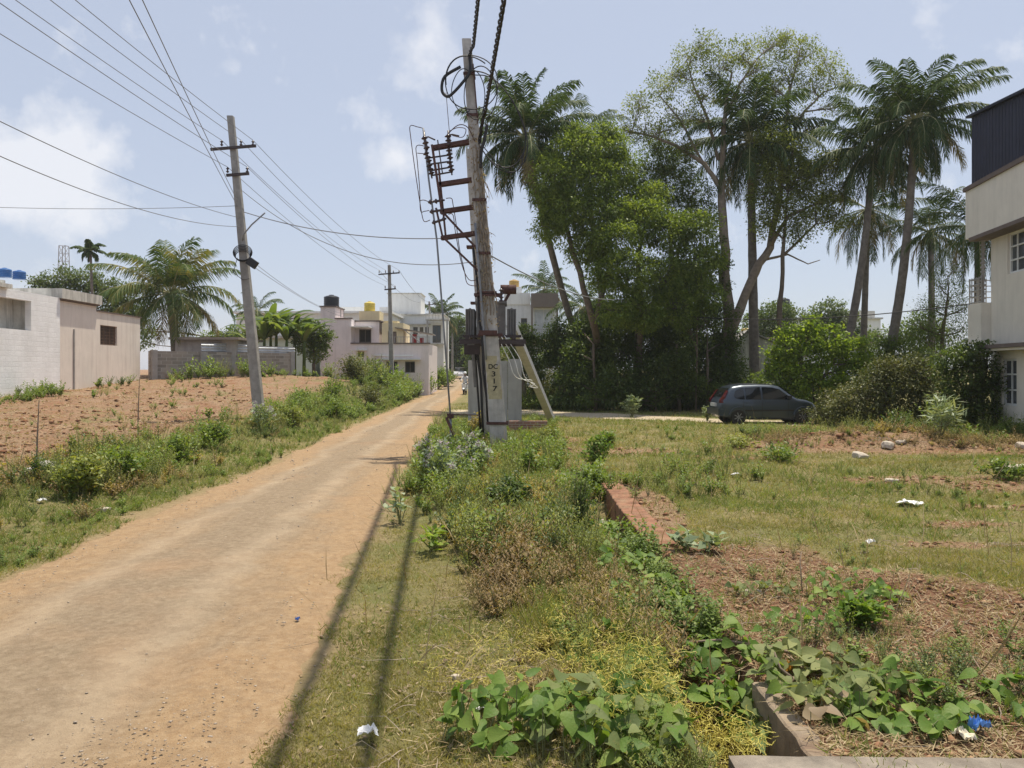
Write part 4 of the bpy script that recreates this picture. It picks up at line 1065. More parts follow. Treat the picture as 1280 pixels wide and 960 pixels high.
def east():
    # three storey house at the edge of the plot, its end wall faces the road
    # local x runs from the far corner towards the camera, y into the house
    r = empty('three_storey_house', (16.05, 26.0, 0), 'off white three storey house with dark ribbed cladding under its roof', 'house', R(-81.2-8.8+0))
    r.rotation_euler = (0, 0, -(math.pi/2)+math.atan(.155)*-1)
    W, D = 12.0, 10.0
    mb = MB()
    hs = [(1.15, 2.55, 5.15, 6.45), (5, 6.4, 5.15, 6.45), (.75, 1.75, .95, 2.45), (5, 6.2, .95, 2.35)]
    room(mb, W, D, -.1, 6.55, .22, {'f': hs, 'l': [(2.0, 3.2, 3.2, 5.4)]})
    mb.build('wall', M['offwhite'], r)
    window(r, 'f', W, D, hs[0], 3, 3, .07); window(r, 'f', W, D, hs[1], 3, 3, .07)
    window(r, 'f', W, D, hs[2], 2, 3, .07); window(r, 'f', W, D, hs[3], 2, 3, .07)
    u = MB(); u.bb((-.62, -.55, 6.57), (W+.3, D+.1, 8.2)); u.build('overhanging_storey', M['offwhite'], r)
    t = MB(); t.bb((-.68, -.62, 8.2), (W+.36, D+.2, 8.34)); t.bb((-.3, -.58, 6.45), (W, -.0, 6.57)); t.bb((.25, -.6, 2.78), (W, 0, 2.9)); t.build('ledge', M['redtrim'], r)
    t = MB(); t.bb((.3, -.52, 2.7), (W-.1, -.01, 2.775)); t.build('sunshade', M['offwhite'], r)
    V, Q = corrug((-.35, -.45, 8.35), (W+.2, -.45, 8.35), 2.3, amp=.03, pitch=.22)
    m2 = MB(); m2.add(V, Q); V, Q = corrug((-.35, D, 8.35), (-.35, -.45, 8.35), 2.3, amp=.03, pitch=.22); m2.add(V, Q)
    cl = m2.build('cladding', M['sheetdark'], r, smooth=True)
    t = MB(); t.bb((-.45, -.62, 10.68), (W+.6, D+.3, 10.76)); ro = t.build('roof', M['sheetdark'], r)
    for q in (cl, ro):
        for v in q.data.vertices:
            if v.co.z > 9: v.co.z -= .12*max(v.co.x, 0)
    # balcony at the far end
    b = MB(); b.bb((-1.05, -.30, 3.1), (-.01, 2.4, 4.35)); b.bb((-1.12, -.36, 3.0), (-.01, 2.5, 3.1)); b.build('balcony', M['offwhite'], r)
    g = MB()
    for k in range(5): g.bar((-1.0, -.27, 4.4+.2*k), (-.05, -.27, 4.4+.2*k), .03); g.bar((-1.02, -.27, 4.4+.2*k), (-1.02, 2.3, 4.4+.2*k), .03)
    for k in range(6): g.bar((-1.0+.19*k, -.27, 4.35), (-1.0+.19*k, -.27, 5.25), .03)
    for k in range(10): g.bar((-1.02, -.25+.26*k, 4.35), (-1.02, -.25+.26*k, 5.25), .03)
    g.build('balcony_railing', M['steel'], r)
    a = MB(); a.add([(-3.1, .5, 2.75), (-.1, .3, 3.05), (-.1, 3, 3.05), (-3.1, 3, 2.75), (-3.1, .5, 2.71), (-.1, .3, 3.01), (-.1, 3, 3.01), (-3.1, 3, 2.71)], [(0, 1, 2, 3), (7, 6, 5, 4), (0, 4, 5, 1), (1, 5, 6, 2), (2, 6, 7, 3), (3, 7, 4, 0)])
    a.build('awning', M['tinrust'], r)
    a = MB(); a.bar((-3.0, .55, .0), (-3.0, .55, 2.75), .06); a.bar((-3.0, .55, 2.6), (-.1, .35, 2.9), .05); a.bar((-1.5, .5, 2.1), (-1.5, .5, 2.8), .05); a.build('awning_frame', M['redtrim'], r)
    # chain-like rain pipe at the corner
    c = MB(); c.bar((-.12, -.2, .1), (-.12, -.2, 7.3), .07)
    for k in range(46): c.box((-.12, -.2, .3+k*.15), (.13, .12, .05))
    c.build('rain_chain', M['greycement'], r)
    # white terrace house behind the transformer
    h = empty('terrace_house', (-.65, 74, 0), 'white and brown two storey house with yellow lined balcony beyond the hedge', 'house')
    mb = MB(); hs = [(1.5, 2.1, 5.1, 7.0), (2.75, 4.6, 5.2, 7.9)]
    room(mb, 4.95, 8, -.1, 8.3, .2, {'f': hs}); mb.build('wall', plain('white_grey_wall', (.66, .67, .69), .85, .05, streak=.3), h)
    window(h, 'f', 4.95, 8, hs[0], 1, 1, .06, 'brownpaint'); window(h, 'f', 4.95, 8, hs[1], 2, 1, .06, 'winwhite', 'sheetgrey')
    t = MB(); t.bb((2.45, -.9, 8.0), (5.0, .0, 9.3)); t.bb((2.45, -.9, 4.6), (2.62, -.72, 8.0)); t.bb((4.83, -.9, 4.6), (5.0, -.72, 8.0)); t.build('frame', M['brownpaint'], h)
    t = MB(); t.bb((-.1, -.85, 4.72), (4.8, 0, 4.95)); t.build('balcony_slab', plain('yellow_band', (.62, .54, .25), .8, .1), h)
    t = MB()
    for i in range(20): t.bar((-.05+i*.25, -.8, 4.95), (-.05+i*.25, -.8, 5.9), .03)
    t.bar((-.1, -.8, 5.92), (4.8, -.8, 5.92), .05); t.build('balcony_railing', M['steel'], h)
    t = MB(); t.bb((-.1, -.1, 8.3), (2.4, .1, 9.4)); t.bb((.1, 1, 8.3), (1.6, 4, 10.1)); t.build('parapet', M['whitepaint'], h)
    tank((.2, 75.6, 10.1), .5, .75, M['tankorange'], 'orange roof tank on the white and brown terrace house', 4)
    # white shed with dark window behind the car
    s = empty('gabled_shed', (12.9, 47, 0), 'weathered pale shed with dark window behind the parked car', 'shed', R(-6))
    mb = MB(); hh = (2.35, 3.15, 1.45, 2.5)
    room(mb, 4.6, 5, -.1, 3.0, .2, {'f': [hh]}); mb.prism([(0, 3.0), (4.6, 3.0), (1.3, 4.35)], 0, .2); mb.prism([(0, 3.0), (4.6, 3.0), (1.3, 4.35)], 4.8, 5); mb.build('wall', M['oldcement'], s)
    window(s, 'f', 4.6, 5, hh, 1, 1, .05, 'brownpaint', 'darkroom')
    t = MB(); 
    for a, b in (((-.3, 2.78), (1.3, 4.42)), ((1.3, 4.42), (4.95, 2.86))):
        t.add([(a[0], -.2, a[1]), (b[0], -.2, b[1]), (b[0], 5.2, b[1]), (a[0], 5.2, a[1]), (a[0], -.2, a[1]+.07), (b[0], -.2, b[1]+.07), (b[0], 5.2, b[1]+.07), (a[0], 5.2, a[1]+.07)],
              [(3, 2, 1, 0), (4, 5, 6, 7), (0, 1, 5, 4), (2, 3, 7, 6), (0, 4, 7, 3), (1, 2, 6, 5)])
    t.build('roof', M['greycement'], s)
    # far flats beyond the trees
    f = empty('far_flats', (33.5, 100, 0), 'far pale flat block with black roof tank beyond the trees', 'building')
    mb = MB(); hs = [(2, 3, 6, 7.2), (6, 7, 6, 7.2), (9.2, 10.2, 6, 7.2)]
    room(mb, 14, 8, 0, 8.6, .2, {'f': hs}); mb.build('wall', M['whitepaint'], f)
    for q in hs: window(f, 'f', 14, 8, q)
    t = MB(); t.bb((-.2, -.3, 8.6), (14.2, 8.2, 8.8)); t.bb((1.0, 1.0, 8.8), (3.4, 4, 10.2)); t.bb((7.5, .5, 8.8), (13.5, .8, 9.7)); t.build('roof', M['oldcement'], f)
    tank((35.7, 102, 10.2), .8, 1.3, M['tankblack'], 'black roof tank above the round far tree', 5)
    tank((26.5, 88, 6.0), .55, .8, M['tankorange'], 'small orange tank seen past the vine draped trunk', 4)
    w = empty('small_far_house', (25.2, 87, 0), 'small far house under the orange tank behind the trunk', 'house')
    mb = MB(); room(mb, 5, 5, 0, 5.7, .2, {}); mb.build('wall', M['whitepaint'], w); t = MB(); t.bb((-.2, -.2, 5.7), (5.2, 5.2, 5.99)); t.build('roof', M['oldcement'], w)
east()
# ---------------------------------------------------------------- poles
M['pole'] = plain('old_concrete_pole', (.47, .44, .40), .92, .22, 5, streak=.6, dirt=(.24, .20, .165), bmp=.8)
M['polevine'] = plain('vine_stained_concrete', (.30, .25, .20), .95, .35, 7, streak=.6, dirt=(.16, .12, .09), bmp=.9)
M['rust'] = plain('rusted_steel', (.09, .043, .036), .8, .4, 9, bmp=.3)
M['rustdark'] = plain('dark_steel', (.06, .045, .045), .7, .3, 9)
M['porcelain'] = plain('insulator', (.055, .03, .03), .3, .3, bmp=0, spec=.6)
M['wire'] = plain('aluminium_wire', (.20, .20, .21), .6, .1, bmp=0)
M['cable'] = plain('black_cable', (.025, .024, .026), .6, .2, bmp=0)
M['trafo'] = plain('transformer_grey', (.17, .165, .16), .7, .3, 4, streak=.6, dirt=(.10, .06, .045))
M['paintyellow'] = plain('faded_yellow_paint', (.43, .37, .23), .9, .22, 9, bmp=.4)
M['blacktext'] = plain('black_lettering', (.03, .028, .025), .9, .3, 14, bmp=0)
M['galv'] = plain('galvanised_pipe', (.22, .23, .25), .6, .25)

def sqpole(mb, base, top, w0, w1, d0=None, d1=None):
    """tapering rectangular pole with slightly worn edges"""
    base, top = Vector(base), Vector(top); d0 = d0 or w0; d1 = d1 or w1
    K = 18; rings = []
    rd = random.Random(int(base.y*10))
    for i in range(K+1):
        t = i/K; c = base.lerp(top, t); w = (w0*(1-t)+w1*t)/2; d = (d0*(1-t)+d1*t)/2; b = .16
        j = lambda: rd.uniform(-.004, .004)
        rings.append([(c.x+sx*w*a+j(), c.y+sy*d*e+j(), c.z) for sx, sy, a, e in
                      [(-1, -1, 1, 1-b), (-1, -1, 1-b, 1), (1, -1, 1-b, 1), (1, -1, 1, 1-b), (1, 1, 1, 1-b), (1, 1, 1-b, 1), (-1, 1, 1-b, 1), (-1, 1, 1, 1-b)]])
    vs = [v for r_ in rings for v in r_]; n = 8
    fs = [(i*n+k, i*n+(k+1) % n, (i+1)*n+(k+1) % n, (i+1)*n+k) for i in range(K) for k in range(n)]
    fs += [tuple(range(n))[::-1], tuple(K*n+k for k in range(n))]
    mb.add(vs, fs)
def insul(mb, p, q, r=.05, n=3):
    """ribbed insulator from p to q"""
    p, q = Vector(p), Vector(q); L = (q-p).length
    pr = [(r*.35, 0)]
    for i in range(n):
        z = L*(i+.15)/n
        pr += [(r*.45, z), (r, z+L*.28/n), (r*.9, z+L*.42/n), (r*.45, z+L*.5/n)]
    pr.append((r*.3, L))
    Mx = Matrix.Translation(p) @ (q-p).to_track_quat('Z', 'Y').to_matrix().to_4x4()
    mb.lathe(pr, n=12, M=Mx)
def sag(p, q, s, n=24):
    p, q = Vector(p), Vector(q); return [p.lerp(q, i/n)+Vector((0, 0, -s*4*(i/n)*(1-i/n))) for i in range(n+1)]

def centre_poles():
    zb = Hs(-.3, 19.8)
    A0, A1 = Vector((-.31, 19.8, zb-.1)), Vector((-1.16, 19.8, 10.52))
    def A(z, dx=0, dy=0): t = (z-A0.z)/(A1.z-A0.z); p = A0.lerp(A1, t); return Vector((p.x+dx, p.y+dy, z))
    B0, B1 = Vector((-.62, 22.2, zb-.1)), Vector((-1.22, 22.2, 8.4))
    def B(z, dx=0, dy=0): t = (z-B0.z)/(B1.z-B0.z); p = B0.lerp(B1, t); return Vector((p.x+dx, p.y+dy, z))
    W = lambda z: .45-.22*(z/10.5)
    r = empty('utility_pole', (A0.x, A0.y, zb), 'leaning concrete pole with yellow number patch and coiled cables at its top', 'utility pole')
    off = -Vector((A0.x, A0.y, zb))
    def fin(mb, name, mat, par=r, smooth=False, o=off):
        return mb.build(name, mat, par, smooth, loc=o)
    mb = MB(); sqpole(mb, A0, A1, .45, .23, .30, .16); fin(mb, 'shaft', M['pole'])
    # dead creeper and cable bundle up the shaft
    rs = random.Random(5); mb = MB()
    for k in range(9):
        z0 = rs.uniform(2.8, 5); z1 = rs.uniform(6, 8.6); n = 22; side = rs.choice([-1, 1]); o0 = rs.uniform(-.6, 1.0)
        pts = []
        for i in range(n):
            z = z0+(z1-z0)*i/(n-1); w = W(z)/2
            pts.append(A(z, max(-1.15, min(1.2, o0+rs.uniform(-.18, .18)))*w+side*0, -(.155-.007*z)-rs.uniform(.0, .05)))
        mb.tube(pts, rs.uniform(.008, .02), 5)
    for k in range(12):
        z0 = rs.uniform(4, 8); pts = [A(z0, W(z0)*.5, -.1)]
        for i in range(4): pts.append(pts[-1]+Vector((rs.uniform(-.02, .09), rs.uniform(-.08, .05), rs.uniform(-.22, .02))))
        mb.tube(pts, [.012, .01, .008, .006, .003], 4)
    fin(mb, 'dry_creeper', plain('grey_creeper', (.27, .22, .17), .95, .35, 9))
    rr_ = np.random.RandomState(9); n = 420
    zz = 3.2+5.2*rr_.rand(n); side = rr_.choice([-1, 1, .3, -.4], n)
    pos = np.array([tuple(A(z, s*W(z)*.5+rr_.normal()*.035, -.12-rr_.rand()*.08)) for z, s in zip(zz, side)])
    d = rr_.normal(size=(n, 3)); d[:, 2] -= .8; up = rr_.normal(size=(n, 3))
    V, Q = leaf_quads(pos, d, up, .05+.05*rr_.rand(n), .025+.02*rr_.rand(n), .2)
    link('withered_leaves', npmesh('wl', V, Q), M['vinedead'], r, loc=off)
    # conduits on the near face
    mb = MB(); mb.tube([A(z, -.155, -.19) for z in (2.35, 3, 4.6, 5.8)], .028, 8); fin(mb, 'conduit', M['galv'], smooth=True)
    mb = MB(); mb.tube([A(z, -.24-.02*math.sin(z*4), -.02) for z in (.7, 1.4, 2, 2.8, 3.4, 4.2, 5.2)], .03, 8); mb.tube([A(z, -.2, -.10) for z in (.5, 1.5, 2.6, 3.2)], .022, 8); fin(mb, 'cable_riser', M['cable'], smooth=True)
    # clamps
    for z, w in ((.74, .56), (2.98, .62), (4.0, .66), (4.05, .5), (5.05, .36), (6.4, .36), (8.55, .3), (9.6, .30)):
        mb = MB(); c = A(z); mb.box(c+Vector((0, -.17, 0)), (w, .03, .07)); mb.box(c+Vector((0, .17, 0)), (w, .03, .07))
        for s in (-1, 1): mb.tube([c+Vector((s*w*.45, -.22, 0)), c+Vector((s*w*.45, .22, 0))], .012, 6)
        fin(mb, 'clamp', M['rust'])
    mb = MB()
    mb.bar(A(3.03, -.28, -.2), A(3.03, .18, -.2), .05, .12); mb.bar(A(8.35, .12, -.12), A(9.85, .12, -.12), .05, .03); fin(mb, 'bracket', M['rust'])
    # painted patch with number
    z0, z1 = 1.35, 2.45
    mb = MB(); n = 12; vs = []; fs = []
    for i in range(n+1):
        z = z0+(z1-z0)*i/n
        l = A(z, -W(z)*.5*.84+.015*math.sin(i*2.1), -.153+.0065*z); q = A(z, W(z)*.5*.84-.012*math.cos(i*1.7), -.153+.0065*z)
        vs += [tuple(l), tuple(q)]
    for i in range(n): fs.append((2*i, 2*i+1, 2*i+3, 2*i+2))
    mb.add(vs, fs); pt = fin(mb, 'painted_patch', M['paintyellow'])
    for txt, z, sz in (('DC', 2.12, .17), ('3', 1.93, .18), ('1', 1.75, .18), ('7', 1.56, .18)):
        cu = bpy.data.curves.new('txt', 'FONT'); cu.body = txt; cu.size = sz; cu.align_x = 'CENTER'; cu.extrude = .001; cu.offset = .003
        ob = bpy.data.objects.new('t', cu); COL.objects.link(ob)
        dg = bpy.context.evaluated_depsgraph_get(); me = bpy.data.meshes.new_from_object(ob.evaluated_get(dg)); bpy.data.objects.remove(ob)
        me.transform(Matrix.Translation(A(z, 0, -.162+.0065*z)) @ Matrix.Rotation(R(90), 4, 'X') @ Matrix.Scale(1.35 if len(txt) == 1 else 1.0, 4, (1, 0, 0)))
        o = link('number', me, M['blacktext'], pt)
    # coils of cable at the top
    mb = MB()
    def ring(c, rx, rz, r_, a0=0, a1=360, ty=0, n=40, wob=.02, ph=0):
        pts = []
        for i in range(n+1):
            a = R(a0+(a1-a0)*i/n)
            pts.append(Vector(c)+Vector((rx*math.cos(a), ty*math.sin(a+1)+.05*math.sin(a*2+ph), rz*math.sin(a)+wob*math.sin(3*a+ph))))
        mb.tube(pts, r_, 6)
    c = A(9.35, .02, -.22)
    ring(c+Vector((.03, 0, .0)), .66, .72, .014, 0, 360, .1)
    ring(c+Vector((-.02, 0, .05)), .60, .62, .016, 50, 190, .1, ph=1)
    ring(c+Vector((.1, -.05, -.35)), .26, .62, .013, 0, 360, .06, ph=2)
    ring(c+Vector((-.18, .05, -.2)), .30, .55, .012, 60, 300, .05, ph=3)
    ring(c+Vector((.25, .03, -.25)), .42, .66, .014, -80, 120, .06, ph=3)
    # big loop hanging on the right side
    lp = [A(9.65, .1, -.2), A(9.5, .5, -.3), A(9.0, .95, -.3), A(8.3, 1.25, -.25), A(7.75, 1.27, -.2), A(7.35, 1.05, -.2), A(7.2, .75, -.2), A(7.35, .4, -.2), A(7.75, .12, -.15)]
    def smooth(pts, k=5):
        out = []
        for i in range(len(pts)-1):
            p0 = pts[max(i-1, 0)]; p1 = pts[i]; p2 = pts[i+1]; p3 = pts[min(i+2, len(pts)-1)]
            for j in range(k):
                t = j/k; out.append(.5*((2*p1)+(p2-p0)*t+(2*p0-5*p1+4*p2-p3)*t*t+(3*p1-p0-3*p2+p3)*t**3))
        return out+[pts[-1]]
    mb.tube(smooth(lp), .017, 6); mb.tube(smooth([p+Vector((.05, -.03, -.12+.05*math.sin(i))) for i, p in enumerate(lp)]), .014, 6)
    lp2 = [A(7.9, .1, -.2), A(7.4, .45, -.25), A(7.1, .8, -.2), A(7.2, 1.1, -.2), A(7.6, 1.22, -.2)]
    mb.tube(smooth(lp2), .015, 6)
    fin(mb, 'cable_coil', M['cable'], smooth=True)
    mb = MB(); mb.tube(smooth([A(8.0, -.75, -.1), A(8.3, -.4, -.1), A(8.25, -.15, -.1), A(7.9, 0, -.1)]), .012, 6)
    mb.tube(smooth([A(9.1, -.62, -.2), A(8.2, -.62, -.15), A(7.6, -.6, -.1)]), .008, 5)
    fin(mb, 'lead_wire', M['rust'], smooth=True)

    # second pole
    rB = empty('utility_pole', (B0.x, B0.y, zb), 'shorter concrete pole standing close behind the numbered one', 'utility pole')
    oB = -Vector((B0.x, B0.y, zb))
    mb = MB(); sqpole(mb, B0, B1, .36, .2, .28, .16); fin(mb, 'shaft', M['pole'], rB, o=oB)
    mb = MB(); mb.tube([B(z, -.16-.03*math.sin(z*3), -.17) for z in (.3, 1, 1.8, 2.6, 3.3)], .035, 8); mb.tube([B(z, -.25, -.1) for z in (.3, 1.2, 2.2, 3.0)], .03, 8); fin(mb, 'cable_riser', M['cable'], rB, True, oB)
    mb = MB(); mb.tube([B(z, -.30, -.2) for z in (1.6, 2.4, 3.1)], .05, 8); mb.box(B(3.0, -.33, -.2), (.2, .16, .5)); fin(mb, 'fuse_box', M['trafo'], rB, False, oB)
    for z in (3.0, 4.0, 5.6): mb = MB(); mb.box(B(z), (.55, .36, .06)); fin(mb, 'clamp', M['rust'], rB, o=oB)

    # switch frame hung on the poles, its members lie in the plane of the arms
    f = empty('switchgear', (A(6).x-.6, 20.0, zb), 'rusty switch frame with stacked insulators bolted beside the leaning pole', 'switchgear')
    of = -Vector((A(6).x-.6, 20.0, zb))
    Y0 = 19.75
    pp = lambda px, py, dy=0: P(px, py, Y0)+Vector((0, dy, 0))
    mb = MB()
    arms = [((541, 184), (600, 174)), ((549, 230), (603, 222)), ((551, 264), (606, 256)), ((552, 297), (608, 289))]
    for a, b in arms:
        am = MB(); am.bar(pp(*a), pp(*b), .05, .10); am.bar(pp(*a, .16), pp(*b, .16), .05, .10); am.bar(pp(*a, -.02), pp(*a, .18), .05, .08); fin(am, 'cross_arm', M['rust'], f, o=of)
    mb.bar(pp(540, 181), pp(553, 268), .08, .06); mb.bar(pp(548, 205), pp(557, 294), .05, .05); mb.bar(pp(545, 260), pp(553, 295), .06, .05)
    fin(mb, 'upright', M['rust'], f, o=of)
    for q in (((551, 262), (604, 319), .09, .06), ((553, 296), (600, 341), .07, -.06)):
        mb = MB(); mb.bar(pp(*q[0], q[3]), pp(*q[1], q[3]), q[2], .05); fin(mb, 'brace', M['rust'], f, o=of)
    mb = MB()
    for x0, y0_, x1, y1_ in ((534, 197, 562, 193), (535, 205, 563, 201), (536, 213, 565, 208), (538, 219, 566, 214)): mb.bar(pp(x0, y0_, .05), pp(x1, y1_, .05), .035, .035)
    mb.bar(pp(547, 175), pp(553, 216), .035, .03)
    fin(mb, 'rack_bar', M['rustdark'], f, o=of)
    for a, b in (((530, 170), (534, 188)), ((532, 190), (537, 204)), ((536, 205), (540, 219)), ((560, 168), (561, 184)), ((561, 186), (563, 200)), ((562, 201), (565, 215))):
        mb = MB(); insul(mb, pp(*a), pp(*b), .085, 3); mb.tube([pp(*a)+Vector((0, 0, .1)), pp(*b)-Vector((0, 0, .08))], .022, 6); fin(mb, 'insulator', M['porcelain'], f, True, of)
    for a, b in (((535, 253), (556, 250)), ((537, 265), (556, 262)), ((540, 279), (558, 273))):
        mb = MB(); insul(mb, pp(*a), pp(*b), .07, 3); fin(mb, 'insulator', M['porcelain'], f, True, of)
    for a, b in (((531, 172), (540, 165)), ((561, 169), (570, 160))):
        mb = MB(); mb.tube([pp(a[0], a[1]), pp((a[0]+b[0])/2, a[1]-1), pp(b[0]+4, b[1]+10)], .02, 6); fin(mb, 'jumper', M['rustdark'], f, True, of)
    mb = MB()
    for pts in ([(531, 170), (529, 160), (521, 157), (512, 156), (513, 172), (518, 210), (524, 250), (527, 268), (530, 276), (537, 274)],
                [(533, 182), (520, 181), (521, 200), (524, 235), (525, 262), (530, 263), (536, 262)], [(533, 191), (521, 190)],
                [(524, 250), (529, 249), (535, 251)],
                [(557, 247), (564, 247), (566, 255), (570, 280), (574, 310), (580, 337), (584, 354), (596, 357)],
                [(560, 267), (566, 268), (569, 290), (577, 330), (586, 349), (596, 349)],
                [(565, 168), (578, 170), (582, 160), (572, 158), (562, 162)]):
        mb.tube(smooth([pp(*p, .1) for p in pts], 4), .011, 5)
    fin(mb, 'lead_wire', M['rust'], f, True, of)
    # operating rod down to the ground
    o = MB(); o.tube([pp(529, 160), pp(536, 225), pp(546, 300), pp(554, 400), P(563, 520, 19.6)], .024, 8)
    e = P(564, 528, 19.6); o.tube([P(563, 520, 19.6), Vector((e.x, e.y, zb))], .03, 8)
    ob = o.build('switch_rod', M['galv'], None, True); tag(ob, 'thin grey switch rod slanting down from the rusty frame to the weeds', 'rod')
    hb = MB(); hb.bar(P(558, 522, 19.5), P(574, 560, 19.2), .05, .05); hb.box(P(563, 520, 19.6), (.16, .12, .12)); hb.bar(P(560, 518, 19.6), P(600, 519, 19.9), .025); hb.build('rod_handle', M['rust'], ob)
    # transformer
    t = empty('transformer', (-.55, 21.2, 0), 'old grey transformer with cooling fins carried between the two poles', 'transformer')
    ot = Vector((.55, -21.2, 0))
    mb = MB(); mb.bb((-.95, 20.7, 2.95), (-.18, 21.7, 3.85)); mb.bb((-.99, 20.66, 3.86), (-.14, 21.74, 3.92)); fin(mb, 'tank', M['trafo'], t, o=ot)
    for s, x0 in ((-1, -1.0), (1, -.13)):
        mb = MB()
        for k in range(9):
            y = 20.72+k*.12; mb.bb((x0 if s > 0 else x0-.24, y, 3.05), (x0+.24 if s > 0 else x0, y+.03, 3.72))
        for z in (3.0, 3.7): mb.tube([(x0+s*.12, 20.7, z), (x0+s*.12, 21.72, z)], .045, 8)
        for k in range(4): mb.tube([(x0+s*(.03+.065*k), 20.68, 3.02), (x0+s*(.03+.065*k), 20.68, 3.7)], .018, 6)
        fin(mb, 'radiator', M['trafo'], t, o=ot)
    for k in range(3):
        mb = MB(); insul(mb, (-.85+.28*k, 21.0, 3.92), (-.85+.28*k, 21.0, 4.3), .075, 4); fin(mb, 'bushing', M['porcelain'], t, True, ot)
    mb = MB(); mb.tube([(-.25, 21.5, 3.9), (-.05, 21.5, 4.25)], .04, 8); mb.tube([(-.32, 21.5, 4.32), (.12, 21.5, 4.32)], .13, 14); fin(mb, 'conservator', M['rust'], t, True, ot)
    c = MB()
    for y in (19.98, 22.02): c.bb((-1.35, y-.05, 2.76), (.35, y+.05, 2.88))
    for x in (-1.15, -.5, .05): c.bb((x-.05, 19.9, 2.88), (x+.05, 22.1, 2.95))
    c.bb((-1.3, 20.6, 2.952), (.25, 20.66, 3.02)); c.bb((-1.28, 20.7, 2.5), (-.85, 20.76, 2.75)); fin(c, 'support_channel', M['rustdark'], t, o=ot)
    c = MB()
    for k in range(3): c.tube(smooth([Vector((-.4+.1*k, 20.6, 3.0)), Vector((-.1+.15*k, 20.4, 2.4)), Vector((.1+.12*k, 20.5, 1.9)), Vector((.55+.08*k, 21.5, 1.8-.1*k)), Vector((.5, 23, 1.6))]), .012, 5)
    fin(c, 'loose_wire', M['whitepaint'], t, True, ot)
    # leaning prop
    s0, s1 = Vector((1.62, 30.5, Hs(1.62, 30.5)-.1)), Vector((.02, 23.0, 3.35))
    mb = MB(); mb.bar(s0, s1, .26, .2); mb.bar(s1, Vector((-.75, 22.3, 3.45)), .07, .07)
    o = mb.build('prop_pole', plain('pale_concrete', (.45, .455, .47), .92, .15, 5, bmp=.6), None); tag(o, 'slanting concrete prop pole leaning from grass towards the transformer', 'prop')
    # cement panel enclosure behind the poles
    e = empty('panel_enclosure', (-.6, 27, 0), 'low enclosure of grey cement panels standing behind the poles', 'enclosure')
    oe = Vector((.6, -27, 0))
    mb = MB()
    mb.box((-1.28, 26.75, 1.2), (.55, .06, 2.45), rot=Matrix.Rotation(R(-35), 3, 'Z')); fin(mb, 'panel', M['panel'], e, o=oe)
    mb = MB(); mb.bb((-1.04, 26.5, 0), (-.15, 26.56, 2.4)); fin(mb, 'panel', M['panel'], e, o=oe)
    mb = MB(); mb.bb((-.14, 26.45, 0), (.33, 26.52, 2.46)); fin(mb, 'panel', M['panel'], e, o=oe)
    b = MB(); b.bb((-.1, 25.3, .0), (1.15, 25.55, .42)); o = b.build('brick_kerb', brickwall('red_brick', (.28, .13, .09), (.4, .34, .28), bw=.24, bh=.08, axis='XZ'), None); tag(o, 'low red brick wall stub beside the grey panel enclosure', 'wall')
    # concrete rail post lying
    # heavy twisted cables towards the camera
    def cable(y, x0, z, amp=.02, r_=.022):
        pass
    for i, (X0, z0, px, lab) in enumerate(((.57, 10.05, 0, 'thick twisted black cable running from the pole top above the verge'), (.86, 8.45, 0, 'second twisted black cable tied lower on the numbered pole'))):
        p0 = A(z0, .05, -.18) if i == 0 else A(z0-.6, .12, -.18)
        pts = []
        n = 150; ye = -26
        for k in range(n+1):
            y = 19.7+(ye-19.7)*k/n; x = X0-.0804*y; zz = z0-(1.5 if i == 0 else .9)*4*(k/n)*(1-k/n)
            if k < 3: x = p0.x*(1-k/3)+x*k/3; zz = p0.z*(1-k/3)+zz*k/3
            pts.append(Vector((x, y, zz)))
        root = None
        for s in range(3):
            mb = MB(); q = []
            for k in range(n*4):
                t = k/4; a = pts[int(t)]; b = pts[min(int(t)+1, n)]; p = a.lerp(b, t-int(t)); an = t*1.1*2+s*2.094
                q.append(p+Vector((math.cos(an)*.028, 0, math.sin(an)*.028)))
            mb.tube(q, .021, 5)
            ob = mb.build('aerial_cable' if s == 0 else 'strand', M['cable'], root, True)
            if s == 0: root = ob; tag(ob, lab, 'cable')
    hk = MB(); pts = [A(10.0, .05, -.18), A(9.6, .02, -.25), A(9.3, -.2, -.28), A(9.05, -.45, -.28), A(8.98, -.6, -.25), A(9.15, -.72, -.22), A(9.5, -.62, -.2), A(9.75, -.2, -.2)]
    hk.tube(smooth(pts), .04, 8); pts = [A(8.3, .35, -.2), A(7.9, .25, -.2), A(7.6, .15, -.2), A(7.2, .1, -.15)]; hk.tube(smooth(pts), .04, 8)
    fin(hk, 'cable_tail', M['cable'], smooth=True)
    return A, B
M['panel'] = plain('cement_panel', (.36, .36, .34), .9, .12, 2, streak=.5, bmp=.3)
A_, B_ = centre_poles()

M['polegrey'] = plain('grey_concrete_pole', (.30, .285, .265), .92, .25, 4, streak=.6, dirt=(.17, .155, .14), bmp=.8)
def street_pole(base, top, label, arms, w0=.34, w1=.2, extra=None):
    base, top = Vector(base), Vector(top)
    r = empty('utility_pole', base, label, 'utility pole', group='concrete utility poles down the road')
    mb = MB(); sqpole(mb, Vector((0, 0, -.2)), top-base, w0, w1); mb.build('shaft', M['polegrey'], r)
    pts = []
    for (h, x0, x1, pins) in arms:
        t = h/(top-base).z; c = (top-base)*t; c.z = h
        a = MB(); a.bar(c+Vector((x0, -.16, (x1-x0)*-.04)), c+Vector((x1, -.16, (x1-x0)*.04)), .07, .09); a.build('cross_arm', M['rustdark'], r)
        for x in pins:
            q = c+Vector((x, -.16, .05)); i_ = MB(); insul(i_, q, q+Vector((0, 0, .2)), .055, 2); i_.build('insulator', M['porcelain'], r, True); pts.append(base+q+Vector((0, 0, .2)))
    return r, pts
zb = .5
